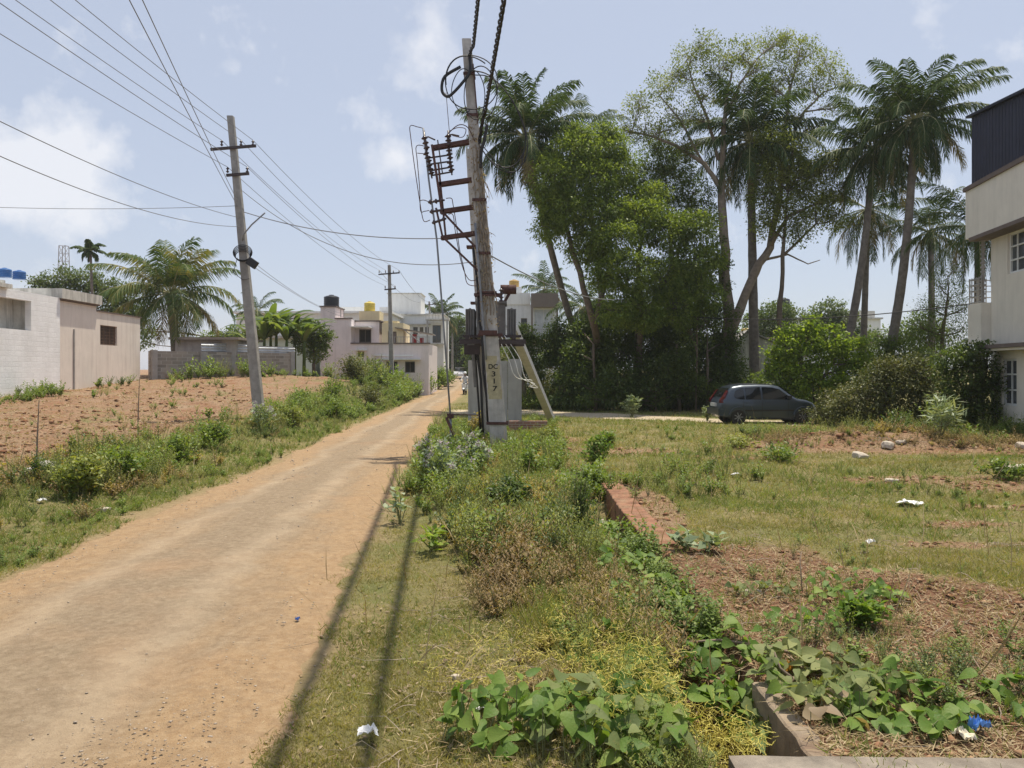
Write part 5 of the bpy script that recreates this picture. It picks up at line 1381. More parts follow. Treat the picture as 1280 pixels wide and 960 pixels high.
p1, W1 = street_pole((-8.5, 26.2, Hs(-8.5, 26.2)), (-9.5, 26.2, 10.65), 'tall leaning concrete pole with a lamp bracket on the weedy bank', [(9.1, -.72, .80, (-.35, .3, .70)), (8.2, -.28, .48, (-.24, .42))])
zb1 = Hs(-8.5, 26.2)
mb = MB(); c = Vector((-.62, -.2, 5.85-zb1+.5))
mb.tube([c+Vector((0, .2, 0)), c+Vector((.15, -.1, .25)), c+Vector((.5, -.3, .55)), c+Vector((1.0, -.5, .9))], .025, 8); mb.build('lamp_bracket', M['galv'], p1, True)
mb = MB(); mb.box(Vector((-.15, -.35, 5.2)), (.32, .2, .26), rot=Matrix.Rotation(R(35), 3, 'Y')); mb.build('flood_lamp', M['cable'], p1)
mb = MB()
for k in range(5):
    mb.tube([Vector((-.52+math.cos(a)*(.24+.02*k), -.22, 5.45+math.sin(a)*(.18+.02*k)+.03*k)) for a in [i*math.tau/20 for i in range(21)]], .015, 5)
mb.tube([Vector((-.7, -.2, 5.4)), Vector((-.82, -.25, 4.9)), Vector((-.5, -.25, 4.65)), Vector((-.3, -.2, 4.7))], .012, 5); mb.build('cable_coil', M['cable'], p1, True)
p2, W2 = street_pole((-8.5, 55, Hs(-8.5, 55)), (-8.7, 55, 9.5), 'straight concrete pole before the pink house, two crossarms', [(8.7-.3, -.75, .75, (-.7, -.25, .3, .7)), (7.6-.3, -.35, .45, (-.3, .4))])
p3, W3 = street_pole((-9.3, 90, Hs(-9.3, 90)), (-9.6, 90, 10.0), 'far thin concrete pole before the white villa', [(9.0, -.8, .8, (-.6, .6))])
p4, W4 = street_pole((-8.6, 112, Hs(-8.6, 112)), (-8.6, 112, 9.2), 'pale far pole at the end of the road before the trees', [(8.2, -.8, .8, (-.6, .6))])

def wire(p, q, s, label, r_=.009, mat='wire', name='overhead_wire', cat='wire'):
    mb = MB(); mb.tube(sag(p, q, s, 30), r_, 5); o = mb.build(name, M[mat], None, True); return tag(o, label, cat, 'overhead wires')
n1 = ['upper wire', 'second wire', 'third wire', 'fourth wire', 'lowest wire']
for i in range(5):
    a = W1[[0, 1, 2, 3, 4][i]]
    b = W2[[0, 1, 3, 4, 5][i]]
    wire(a, b, .45, 'overhead %s between the lamp bracket pole and the next pole' % n1[i])
    c = Vector((a.x-1.2+(0, .2, .6, -.1, .3)[i], -12, a.z+1.0-(0, .0, .0, .3, .1)[i]))
    wire(a, c, .6, 'overhead %s from the lamp bracket pole towards the viewer' % n1[i])
for i in range(2):
    wire(W2[[0, 3][i]], W3[i], .7, ('thin outer wire from the pink house pole to the villa pole', 'thin inner wire from the pink house pole to the villa pole')[i], .014)
    wire(W3[i], W4[i], .3, ('far outer wire between the last two poles', 'far inner wire between the last two poles')[i], .014)
# service drops
pt = lambda z: Vector((-8.5-(z-.5)*.0985+.0, 26.05, z))
S1 = pt(7.55)
wire(S1, Vector((-3.6, 2.0, 8.2)), .1, 'service wire rising steeply from the lamp bracket pole overhead', .009)
wire(pt(7.75), Vector((-3.35, 2.0, 8.3)), .1, 'twin service wire beside the other steep one', .009)
wire(pt(7.6), Vector((-24, 26, 7.95)), .25, 'nearly level wire from the lamp bracket pole over the brick building')
wire(pt(7.2), P(-60, 122, 12), .2, 'low wire slanting up across the clouds to the pole')
wire(pt(6.9), P(-60, 168, 12), .35, 'lowest wire crossing the big cloud to the pole')
wire(pt(7.4)+Vector((.15, 0, 0)), B_(5.9), .35, 'span wire from the lamp bracket pole to the paired poles', .015)
wire(pt(8.1)+Vector((.2, 0, 0)), B_(5.2), .9, 'slack pale wire from the lamp bracket pole to the paired poles', .012)
wire(A_(5.05, .1), P(790, 372, 40), .5, 'dark cable from the numbered pole into the dense trees', .018)
wire(P(720, 372, 45), P(1225, 378, 27), .9, 'long sagging cable passing behind the crowns to the tall house', .02, 'cable')
wire(pt(6.0), Vector((-13.0, 66, 7.0)), .8, 'sagging house wire from the lamp bracket pole to the pink house')
wire(pt(5.8), Vector((-11.2, 66, 6.3)), .8, 'lower sagging house wire to the cream room')
EXPO = 0.20
HAZE = .00035
# ---------------------------------------------------------------- parked car
M['carpaint'] = plain('slate_blue_car_paint', (.045, .06, .08), .3, .05, 3, bmp=0, metal=.45, spec=.5, coat=.6)
M['cartrim'] = plain('black_trim', (.025, .025, .027), .6, .2, bmp=0)
M['carglass'] = plain('tinted_glass', (.012, .014, .015), .06, .1, bmp=0, spec=.7)
M['tyre'] = plain('tyre_rubber', (.03, .028, .026), .9, .3, 8)
M['alloy'] = plain('wheel_silver', (.42, .42, .42), .4, .1, metal=.7, bmp=0)
M['redlamp'] = plain('red_lamp', (.10, .01, .01), .25, .2, bmp=0)
M['clearlamp'] = plain('clear_lamp', (.6, .6, .6), .2, .1, bmp=0)
M['chrome'] = plain('bright_metal', (.6, .6, .6), .3, .05, metal=.9, bmp=0)

def car():
    gx, gy = 9.42, 29.2
    r = empty('parked_car', (gx, gy, Hs(gx, gy)+.0), 'slate blue small hatchback parked against the shrubs with sun on its roof', 'car', R(3))
    L = 3.66
    # x forward (rear at -1.83), y left, z up
    top = lambda x: float(np.interp(x, [-1.83, -1.80, -1.70, -1.55, -1.38, -1.0, -.4, .1, .42, .75, 1.02, 1.4, 1.66, 1.80, 1.83], [.62, .86, .98, 1.22, 1.40, 1.462, 1.478, 1.465, 1.40, 1.14, .96, .90, .80, .66, .55]))
    bot = lambda x: float(np.interp(x, [-1.83, -1.7, -1.3, 1.3, 1.7, 1.83], [.42, .26, .2, .2, .25, .40]))
    wp = lambda x: .80*float(np.interp(x, [-1.83, -1.72, -1.4, -.6, .6, 1.3, 1.65, 1.83], [.80, .90, .97, 1, 1, .97, .88, .68]))
    def hw(x, z):
        w = wp(x); t = min(max((z-.88)/.58, 0), 1); t2 = min(max((.5-z)/.3, 0), 1)
        return w*(1-.20*t-.05*t*t)*(1-.04*t2)
    xs = sorted(set(list(np.linspace(-1.83, 1.83, 56))+[-1.8, 1.8]))
    K = 15; vs = []; fs = []
    for x in xs:
        b, t = bot(x), top(x); h = t-b; col = []
        zz = [b+h*f for f in (0, .05, .2, .38, .55, .68, .8, .9, .96)]
        pr = [(0, b), (hw(x, b)*.9, b)]+[(hw(x, z)*(1 if f < 7 else (.985 if f == 7 else .94)), z) for f, z in enumerate(zz) if f > 0]+[(hw(x, t)*.84, t-.004), (hw(x, t)*.45, t+.012), (0, t+.018)]
        for y, z in pr: col.append((x, y, z))
        for y, z in pr[-2:0:-1]: col.append((x, -y, z))
        vs += col; n = len(col)
    for i in range(len(xs)-1):
        for k in range(n): fs.append((i*n+k, i*n+(k+1) % n, (i+1)*n+(k+1) % n, (i+1)*n+k))
    fs += [tuple(range(n)), tuple((len(xs)-1)*n+k for k in range(n))[::-1]]
    mb = MB(); mb.add(vs, fs); body = mb.build('body', M['carpaint'], r)
    cut = MB()
    for x in (-1.18, 1.22):
        for s in (-1, 1): cut.tube([(x, s*.48, .30), (x, s*1.1, .30)], .335, 28)
    co = cut.build('cut', None)
    md = body.modifiers.new('b', 'BOOLEAN'); md.object = co; md.operation = 'DIFFERENCE'; md.solver = 'EXACT'
    dg = bpy.context.evaluated_depsgraph_get(); me = bpy.data.meshes.new_from_object(body.evaluated_get(dg)); body.modifiers.clear(); body.data = me
    bpy.data.objects.remove(co); autosmooth(body, 42)
    if not me.materials: me.materials.append(M['carpaint'])
    else: me.materials[0] = M['carpaint']
    def patch(poly, name, mat, side, off=.008, par=r, n=10):
        # triangulated fan grid of a convex polygon in (x,z)
        mb = MB(); c = (sum(p[0] for p in poly)/len(poly), sum(p[1] for p in poly)/len(poly))
        ring = []
        P2 = []
        for i in range(len(poly)):
            a, b = poly[i], poly[(i+1) % len(poly)]
            for k in range(4): P2.append((a[0]+(b[0]-a[0])*k/4, a[1]+(b[1]-a[1])*k/4))
        vs = []; m = len(P2)
        for j in range(1, 5):
            for p in P2:
                x = c[0]+(p[0]-c[0])*j/4; z = c[1]+(p[1]-c[1])*j/4; vs.append((x, side*(hw(x, z)+off), z))
        vs.append((c[0], side*(hw(*c)+off), c[1])); fs = []
        for j in range(3):
            for k in range(m): fs.append((j*m+k, j*m+(k+1) % m, (j+1)*m+(k+1) % m, (j+1)*m+k))
        for k in range(m): fs.append((len(vs)-1, (k+1) % m, k))
        mb.add(vs, fs); return mb.build(name, mat, par, smooth=True)
    for s in (-1, 1):
        patch([(-1.30, .98), (-1.34, 1.06), (-1.27, 1.24), (-1.1, 1.34), (-.95, 1.355), (-.95, .93), (-1.15, .94)], 'quarter_window', M['carglass'], s)
        patch([(-.90, .93), (-.90, 1.36), (-.34, 1.38), (-.34, .93)], 'rear_door_window', M['carglass'], s)
        patch([(-.27, .93), (-.27, 1.38), (.12, 1.36), (.36, 1.30), (.74, 1.0), (.76, .93)], 'front_door_window', M['carglass'], s)
        for x0, x1 in ((-.305, -.30), (.66, .665), (-1.0, -.995)):
            mb = MB(); mb.bb((x0-.004, s*(hw(x0, .6)+.001), .30), (x1+.004, s*(hw(x0, .6)+.004), .9)); mb.build('door_gap', M['cartrim'], r)
        mb = MB()
        for x in (-.45, -1.08+.24):
            pass
        mb.bb((-.24, s*(hw(-.2, .82)), .80), (-.06, s*(hw(-.2, .82)+.035), .835)); mb.build('handle', M['carpaint'], r)
        mb = MB(); mb.bb((-.97+.03, s*(hw(-.9, .82)), .80), (-.78, s*(hw(-.9, .82)+.035), .835)); mb.build('handle', M['carpaint'], r)
        mb = MB(); vs = []
        mb.bb((-.95, s*(hw(0, .55)-.01), .50), (.88, s*(hw(0, .55)+.018), .56)); mb.build('side_moulding', M['cartrim'], r)
        mb = MB(); mb.bb((.62, s*.80, .95), (.75, s*.93, 1.07)); mb.build('door_mirror', M['cartrim'], r)
        mb = MB(); mb.bb((-.82, s*.70, .19), (.86, s*.785, .24)); mb.build('sill', M['cartrim'], r)
        # tail lamp, tall at the rear corner
        t = MB(); pts = [(-1.815, .80), (-1.70, .80), (-1.62, 1.0), (-1.50, 1.24), (-1.535, 1.26), (-1.70, 1.02), (-1.80, .9)]
        vs = [(x, s*(hw(x, z)*.985+.004), z) for x, z in pts]+[(x-.0, s*(hw(x, z)*.80), z+.005) for x, z in pts]
        m = len(pts); fs = [tuple(range(m)), tuple(range(2*m-1, m-1, -1))]+[(k, (k+1) % m, (k+1) % m+m, k+m) for k in range(m)]
        vs2 = [(x-.02, y, z+.0) for x, y, z in vs]
        t.add(vs2, fs); t.build('tail_lamp', M['redlamp'], r)
        t = MB(); t.add([(1.45, s*.66, .60), (1.76, s*.45, .58), (1.74, s*.48, .74), (1.45, s*.70, .78), (1.40, s*.60, .62), (1.6, s*.4, .62), (1.6, s*.4, .74), (1.4, s*.6, .78)], [(0, 1, 2, 3), (7, 6, 5, 4), (0, 4, 5, 1), (1, 5, 6, 2), (2, 6, 7, 3), (3, 7, 4, 0)]); t.build('headlight', M['clearlamp'], r)
        # wheel arch lip and wheels
        for x in (-1.18, 1.22):
            a = MB(); a.tube([(x+math.cos(R(q))*.35, s*(hw(x, .5)+.004), .30+math.sin(R(q))*.35) for q in range(-8, 190, 11)], .022, 6); a.build('arch_lip', M['carpaint'], r, True)
            a = MB(); a.lathe([(.17, -.085), (.26, -.09), (.285, -.06), (.288, .06), (.26, .09), (.17, .085)], n=28, M=Matrix.Translation((x, s*.70, .288)) @ Matrix.Rotation(R(90), 4, 'X')); w = a.build('wheel', M['tyre'], r); autosmooth(w, 50)
            a = MB(); Mx = Matrix.Translation((x, s*.755, .288)) @ Matrix.Rotation(R(-90*s), 4, 'X')
            a.lathe([(.185, -.02), (.185, .022), (.165, .03), (.155, .005), (.05, .012), (.045, .03)], n=24, M=Mx)
            for k in range(7):
                an = k*math.tau/7; a.box((math.cos(an)*.1, math.sin(an)*.1, .018), (.13, .035, .02), Mx, rot=None) if False else a.bar(Mx @ Vector((math.cos(an)*.04, math.sin(an)*.04, .02)), Mx @ Vector((math.cos(an)*.165, math.sin(an)*.165, .02)), .035, .02)
            h = a.build('rim', M['alloy'], w)
            a = MB(); a.tube([(x, s*.44, .30), (x, s*.49, .30)], .33, 24); a.build('wheel_well', M['cartrim'], r)
    # rear glass following the hatch
    xr = lambda z: float(np.interp(z, [.62, .86, .98, 1.22, 1.40], [-1.83, -1.80, -1.70, -1.55, -1.38]))
    def rear(z0, z1, yw0, yw1, name, mat, off=.012):
        mb = MB(); vs = []; fs = []; ny = 9; nz = 6
        for j in range(nz+1):
            z = z0+(z1-z0)*j/nz; yw = yw0+(yw1-yw0)*j/nz
            for i in range(ny+1):
                y = -yw+2*yw*i/ny; vs.append((xr(z)-off, y, z+off))
        for j in range(nz):
            for i in range(ny): a = j*(ny+1)+i; fs.append((a, a+1, a+ny+2, a+ny+1))
        mb.add(vs, fs); return mb.build(name, mat, r, smooth=True)
    rear(1.0, 1.33, .60, .52, 'rear_window', M['carglass'])
    # rear bumper, plate, wiper, windscreen
    mb = MB(); mb.bb((-1.90, -.70, .36), (-1.72, .70, .60)); mb.bb((-1.86, -.74, .34), (-1.45, -.70, .56)); mb.bb((-1.86, .70, .34), (-1.45, .74, .56)); o = mb.build('rear_bumper', M['carpaint'], r)
    mb = MB(); mb.bb((-1.905, -.26, .66), (-1.83, .26, .78)); mb.build('number_plate', M['clearlamp'], r)
    mb = MB(); mb.bb((1.66, -.66, .32), (1.86, .66, .56)); mb.build('front_bumper', M['carpaint'], r)
    ws = MB(); vs = []; fs = []
    for j in range(6):
        x = .46+(.98-.46)*j/5; z = top(x)+.02; w = hw(x, z)*.86
        for i in range(7): vs.append((x+.01, -w+2*w*i/6, z+.012*(1-((i-3)/3)**2)+.006))
    for j in range(5):
        for i in range(6): a = j*7+i; fs.append((a, a+7, a+8, a+1))
    ws.add(vs, fs); ws.build('windscreen', M['carglass'], r, smooth=True)
    mb = MB()
    for s in (-1, 1): mb.tube([(-1.2, s*.60, 1.46), (-.4, s*.62, 1.492), (.25, s*.61, 1.46)], .012, 6)
    mb.build('roof_gutter', M['cartrim'], r, True)
car()

def far_car():
    gx, gy = -7.1, 105
    r = empty('distant_car', (gx, gy, Hs(gx, gy)), 'distant silver car facing down the road beneath trees', 'car', R(-85))
    mb = MB()
    poly = [(-2, .3), (-2, .9), (-1.6, 1.0), (-1.2, 1.45), (.3, 1.45), (.95, 1.0), (1.8, .85), (2, .6), (2, .3)]
    mb.prism([(-2, .3), (-2, .85), (-1.5, .95), (.95, .95), (1.85, .82), (2, .6), (2, .3)], -.83, .83); mb.build('body', plain('silver_paint', (.6, .6, .62), .4, .05, metal=.3, bmp=0), r)
    m2 = MB(); m2.add([(-1.5, -.72, .95), (.95, -.72, .95), (.3, -.58, 1.42), (-1.1, -.58, 1.42), (-1.5, .72, .95), (.95, .72, .95), (.3, .58, 1.42), (-1.1, .58, 1.42)], [(0, 1, 2, 3), (7, 6, 5, 4), (0, 4, 5, 1), (1, 5, 6, 2), (2, 6, 7, 3), (3, 7, 4, 0)]); m2.build('cabin_glass', M['carglass'], r)
    m3 = MB(); m3.bb((-1.05, -.6, 1.425), (.28, .6, 1.47)); m3.build('roof', plain('silver_roof', (.6, .6, .62), .4, .05, metal=.3, bmp=0), r)
    for x in (-1.25, 1.25):
        for s in (-1, 1): w = MB(); w.tube([(x, s*.68, .31), (x, s*.86, .31)], .31, 16); w.build('wheel', M['tyre'], r)
far_car()

def scooter():
    gx, gy = -3.85, 63.5; z = Hs(gx, gy)+.03
    r = empty('motor_scooter', (gx, gy, z), 'white motor scooter coming down the road behind the panel enclosure', 'scooter', R(-95))
    # x forward towards the camera
    wh = plain('white_scooter_paint', (.75, .76, .78), .3, .04, bmp=0)
    mb = MB()
    mb.add([(.42, -.19, .32), (.42, .19, .32), (.50, .21, .85), (.50, -.21, .85), (.34, -.16, .32), (.34, .16, .32), (.42, .18, .88), (.42, -.18, .88)], [(0, 1, 2, 3), (7, 6, 5, 4), (0, 4, 5, 1), (1, 5, 6, 2), (2, 6, 7, 3), (3, 7, 4, 0)])
    mb.bb((-.2, -.16, .28), (.40, .16, .34)); mb.prism([(-.8, .55), (-.75, .78), (.0, .76), (-.1, .34), (-.5, .4)], -.17, .17); mb.build('body', wh, r)
    mb = MB(); mb.bb((-.72, -.15, .785), (.0, .15, .86)); mb.build('seat', M['cartrim'], r)
    mb = MB(); mb.tube([(.44, 0, .85), (.38, 0, 1.0)], .05, 8); mb.tube([(.3, -.34, 1.03), (.38, -.15, 1.0), (.38, .15, 1.0), (.3, .34, 1.03)], .018, 6); mb.build('handlebar', M['cartrim'], r)
    for s in (-1, 1): mb = MB(); mb.tube([(.35, s*.25, 1.02), (.35, s*.34, 1.2)], .01, 5); mb.box((.35, s*.36, 1.22), (.02, .12, .08)); mb.build('mirror', M['cartrim'], r)
    mb = MB(); mb.box((.47, 0, .97), (.12, .2, .14)); mb.build('headlight', M['clearlamp'], r)
    for x in (.62, -.6): mb = MB(); mb.tube([(x, -.05, .24), (x, .05, .24)], .24, 20); mb.build('wheel', M['tyre'], r)
    mb = MB(); mb.prism([(.38, .36), (.5, .52), (.7, .53), (.84, .42), (.6, .46)], -.07, .07); mb.build('mudguard', wh, r)
    # rider
    pr = empty('person', (gx, gy+.35, z+.0), 'rider in pale shirt and white helmet sitting on the white scooter', 'person', R(-95))
    sk = bpy.data.meshes.new('body')
    J = [((-.0, 0, .92), .15), ((.0, 0, 1.12), .14), ((.04, 0, 1.36), .16), ((.06, 0, 1.47), .07), ((.08, 0, 1.56), .07),
         ((.05, .2, 1.38), .07), ((.2, .30, 1.16), .05), ((.52, .30, 1.06), .035), ((.6, .29, 1.05), .04),
         ((.05, -.2, 1.38), .07), ((.2, -.30, 1.16), .05), ((.52, -.30, 1.06), .035), ((.6, -.29, 1.05), .04),
         ((.08, .11, .86), .11), ((.46, .17, .82), .075), ((.46, .13, .42), .05), ((.60, .13, .37), .045),
         ((.08, -.11, .86), .11), ((.46, -.17, .82), .075), ((.46, -.13, .42), .05), ((.60, -.13, .37), .045)]
    E = [(0, 1), (1, 2), (2, 3), (3, 4), (2, 5), (5, 6), (6, 7), (7, 8), (2, 9), (9, 10), (10, 11), (11, 12), (0, 13), (13, 14), (14, 15), (15, 16), (0, 17), (17, 18), (18, 19), (19, 20)]
    sk.from_pydata([j[0] for j in J], E, []); o = bpy.data.objects.new('body', sk); COL.objects.link(o); o.parent = pr
    o.modifiers.new('s', 'SKIN'); o.modifiers.new('u', 'SUBSURF').levels = 1
    for i, j in enumerate(J): sk.skin_vertices[0].data[i].radius = (j[1], j[1])
    sk.skin_vertices[0].data[0].use_root = True
    dg = bpy.context.evaluated_depsgraph_get(); me = bpy.data.meshes.new_from_object(o.evaluated_get(dg)); o.modifiers.clear(); o.data = me; me.materials.clear()
    for a in (plain('pale_shirt', (.62, .62, .64), .9, .08), plain('dark_trousers', (.05, .05, .07), .9, .2), plain('brown_skin', (.20, .11, .07), .6, .1)): me.materials.append(a)
    for p in me.polygons:
        c = p.center; p.use_smooth = True
        p.material_index = 1 if c.z < .95 else (2 if (c.z > 1.46 or c.x > .42) else 0)
    h = MB(); h.lathe([(.02, -.14), (.08, -.13), (.105, -.04), (.10, .05), (.06, .1), (.01, .115)], (.10, 0, 1.66), 16); h.build('head', me.materials[2], pr, True)
    h = MB(); h.lathe([(.135, -.03), (.145, .03), (.125, .11), (.07, .16), (.01, .175)], (.085, 0, 1.67), 18); h.build('helmet', wh, pr, True)
    f = MB(); f.box((.205, 0, 1.63), (.02, .025, .04)); f.box((.195, .035, 1.655), (.02, .03, .012)); f.box((.195, -.035, 1.655), (.02, .03, .012)); f.box((.195, 0, 1.58), (.02, .05, .01)); f.build('face', M['cartrim'], pr)
scooter()

# ---------------------------------------------------------------- palms and trees
def pj(px, py, Y): return tuple(P(px, py, Y))
palm('coconut_palm', 'short coconut palm with yellowing lower fronds behind the block wall', (-20.9, 48.5, 1.6), pj(214, 368, 48.5), (0, 0), .27, .24, 34, 4.7, 21, lm=M['palmyel'], dead=3, elev=(84, -38), leafw=.06, leafl=.85, nl=50)
palm('areca_palm', 'slim areca palm with small tufted crown above round canopy', (-32.2, 60, 1.4), pj(113, 314, 60), (0, 0), .12, .09, 15, 1.3, 22, dead=0, elev=(78, -45), leafw=.42, leafl=1.1, nl=24, nuts=False)
palm('coconut_palm', 'tall coconut palm with bushy drooping crown just beyond the switch frame pole', (4.9, 43.5, 0), pj(657, 172, 40), (-.3, 0), .2, .15, 38, 4.2, 23, dead=7, elev=(84, -60), leafw=.07, nl=52)
palm('coconut_palm', 'coconut palm mostly hidden behind the bright green neem crown', (6, 45, 0), pj(728, 178, 45), (0, 0), .2, .14, 20, 3.8, 24, dead=3, elev=(70, -60))
palm('coconut_palm', 'coconut palm with straight ringed trunk rising behind the sparse tree', (13.0, 41.5, 0), pj(938, 178, 41.5), (0, 0), .26, .17, 36, 4.6, 25, dead=6, elev=(85, -58), leafw=.065, nl=50)
palm('coconut_palm', 'tallest coconut palm with slightly curved trunk near the three storey house', (17.2, 36.5, 0), pj(1143, 152, 36), (.35, 0), .22, .15, 40, 3.8, 26, dead=6, elev=(82, -55), leafw=.06, nl=60)
palm('coconut_palm', 'coconut palm leaning behind the tallest one, its trunk crossing another', (15.7, 38, 0), pj(1092, 188, 39), (.3, 0), .2, .14, 34, 3.9, 27, dead=6, elev=(80, -58), leafw=.065, nl=50)
palm('coconut_palm', 'slimmer coconut palm with sparse low crown behind the crossing trunks', (18.9, 42, 0), pj(1085, 262, 42), (0, 0), .18, .13, 18, 3.8, 28, dead=6, elev=(50, -75))
palm('coconut_palm', 'lower coconut palm with straight trunk among the feathery green shrubs', (20.4, 38, 0), pj(1163, 292, 41), (.1, 0), .17, .13, 24, 3.4, 29, dead=4, elev=(80, -65))
palm('coconut_palm', 'coconut palm partly hidden behind the house corner, slanting trunk', (20.5, 34, 0), pj(1222, 285, 34), (0, 0), .17, .13, 24, 3.4, 30, dead=5, elev=(75, -70))
palm('coconut_palm', 'small far coconut palm beside the terrace house', (4.6, 80, 0), pj(681, 362, 80), (0, 0), .2, .16, 22, 3.6, 31, dead=3, elev=(85, -60), nl=34, leafw=.08)
palm('coconut_palm', 'small pale palm seen between the leaning trunk and terrace house', (7.0, 66, 0), pj(728, 385, 66), (0, 0), .2, .16, 20, 3.6, 32, dead=3, elev=(80, -60), nl=34, leafw=.08)
palm('coconut_palm', 'far coconut palm above the white villa at road end', (-9.6, 108, 1), pj(551, 396, 108), (0, 0), .2, .16, 20, 4.2, 33, dead=2, elev=(80, -50), nl=34, leafw=.12)
palm('coconut_palm', 'thin far palm showing its top beside the lamp bracket pole', (-21.3, 66, 1), pj(322, 390, 66), (0, 0), .2, .16, 16, 2.6, 34, dead=2, elev=(80, -50), nl=30, leafw=.08)

def B2(*l, Y=40, rz=.85):
    """blobs given as (px, py, radius px, depth offset)"""
    out = []
    for px, py, rp, *dy in l:
        Yb = Y+(dy[0] if dy else 0); r = rp/F*Yb
        out.append((pj(px, py, Yb), (r, r*.95, r*rz)))
    return out
G = lambda px, Y: (px-640)/F*Y
# bright neem by the leaning palm trunk
Y = 38.3
tree('neem_tree', 'bright green neem tree with clumped crown next to the tall bushy palm', 'tree', (G(752, 42.5), 42.5, 0),
     [[((G(752, 42.5), 42.5, 0), .22), (pj(748, 450, 41.5), .19), (pj(742, 400, Y), .17), (pj(718, 320, Y), .13), (pj(700, 260, Y), .08), (pj(705, 215, Y), .05)], [(pj(745, 400, Y), .12), (pj(765, 320, Y), .09), (pj(755, 230, Y), .05)]],
     B2((722, 190, 30), (755, 188, 30, 1), (695, 222, 28, -.5), (735, 225, 34), (770, 215, 28, 1), (712, 262, 30, -.5), (750, 268, 34), (690, 285, 20), (735, 310, 26), (775, 265, 26, 1.5), (700, 250, 22, .5), (760, 165, 14, 1), (683, 245, 16), (690, 270, 16), (684, 200, 13), (722, 165, 13), Y=Y),
     M['lbright'], M['bark'], 125, 11, .17, .06, .22, .45, seed=41, limb=.09, sub=5)
tree('neem_tree', 'broad bright neem tree whose branches hang over the dark thicket', 'tree', (G(800, 39.4), 41, 0),
     [[((G(800, 39.4), 41, 0), .2), (pj(803, 400, 39.4), .16), (pj(798, 320, 39.4), .11), (pj(815, 240, 39.4), .06)], [(pj(803, 400, 39.4), .12), (pj(845, 330, 39.4), .09), (pj(858, 270, 39.4), .05)], [(pj(800, 380, 39.4), .1), (pj(765, 340, 39.4), .07), (pj(760, 300, 39.4), .04)]],
     B2((800, 275, 32), (770, 300, 28, -1), (835, 290, 30), (870, 285, 26), (785, 340, 34, -1), (825, 345, 32), (865, 330, 30), (890, 320, 18), (758, 345, 24, -1), (800, 390, 30, -.5), (848, 385, 28), (880, 370, 22), (745, 315, 16), (815, 245, 20, .5), (770, 390, 22, -1), Y=38.2),
     M['lbright'], M['bark'], 115, 11, .17, .06, .22, .45, seed=42, limb=.08, sub=5)
tree('tree', 'mid green tree with upright crown between neem crowns and sparse tree', 'tree', (G(850, 42), 42, 0),
     [[((G(850, 42), 42, 0), .2), (pj(845, 380, 42), .16), (pj(838, 300, 42), .1), (pj(832, 220, 42), .05)], [(pj(838, 300, 42), .09), (pj(868, 240, 42), .05)]],
     B2((825, 200, 26), (850, 205, 22), (805, 225, 24), (835, 235, 28), (868, 240, 24), (800, 260, 24), (850, 270, 26), (880, 270, 18), (820, 182, 14), (790, 235, 16), Y=42),
     M['lmid'], M['bark'], 75, 10, .17, .06, .24, .3, seed=43, limb=.08)
# thicket
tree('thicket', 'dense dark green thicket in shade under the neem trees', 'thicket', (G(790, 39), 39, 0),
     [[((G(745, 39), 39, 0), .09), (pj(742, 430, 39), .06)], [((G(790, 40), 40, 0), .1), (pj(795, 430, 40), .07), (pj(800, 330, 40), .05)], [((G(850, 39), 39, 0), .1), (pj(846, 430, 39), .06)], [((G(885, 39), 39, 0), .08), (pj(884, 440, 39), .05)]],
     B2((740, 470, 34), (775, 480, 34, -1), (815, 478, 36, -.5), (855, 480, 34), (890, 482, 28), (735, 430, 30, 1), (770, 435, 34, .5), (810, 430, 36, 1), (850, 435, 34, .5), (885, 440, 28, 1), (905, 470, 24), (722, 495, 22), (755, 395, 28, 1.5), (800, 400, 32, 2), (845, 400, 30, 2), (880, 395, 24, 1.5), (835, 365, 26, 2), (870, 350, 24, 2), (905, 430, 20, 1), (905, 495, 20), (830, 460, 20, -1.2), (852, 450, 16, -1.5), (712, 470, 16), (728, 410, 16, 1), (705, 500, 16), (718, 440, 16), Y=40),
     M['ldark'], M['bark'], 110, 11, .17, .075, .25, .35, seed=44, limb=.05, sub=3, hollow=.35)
tree('undergrowth', 'lighter leafy bushes along the sunny front of the dark thicket', 'bushes', (G(820, 38.6), 38.6, 0), [[((G(820, 38.6), 38.6, 0), .05), (pj(820, 490, 38.6), .03)]],
     B2((750, 490, 11), (782, 497, 12), (845, 468, 16), (868, 480, 15), (898, 490, 13), (822, 500, 11), (765, 470, 10), (805, 480, 9), (735, 500, 9), Y=38.6), M['lmid'], M['bark'], 130, 10, .15, .06, .22, .3, seed=63, limb=.03, sub=4, hollow=.35)
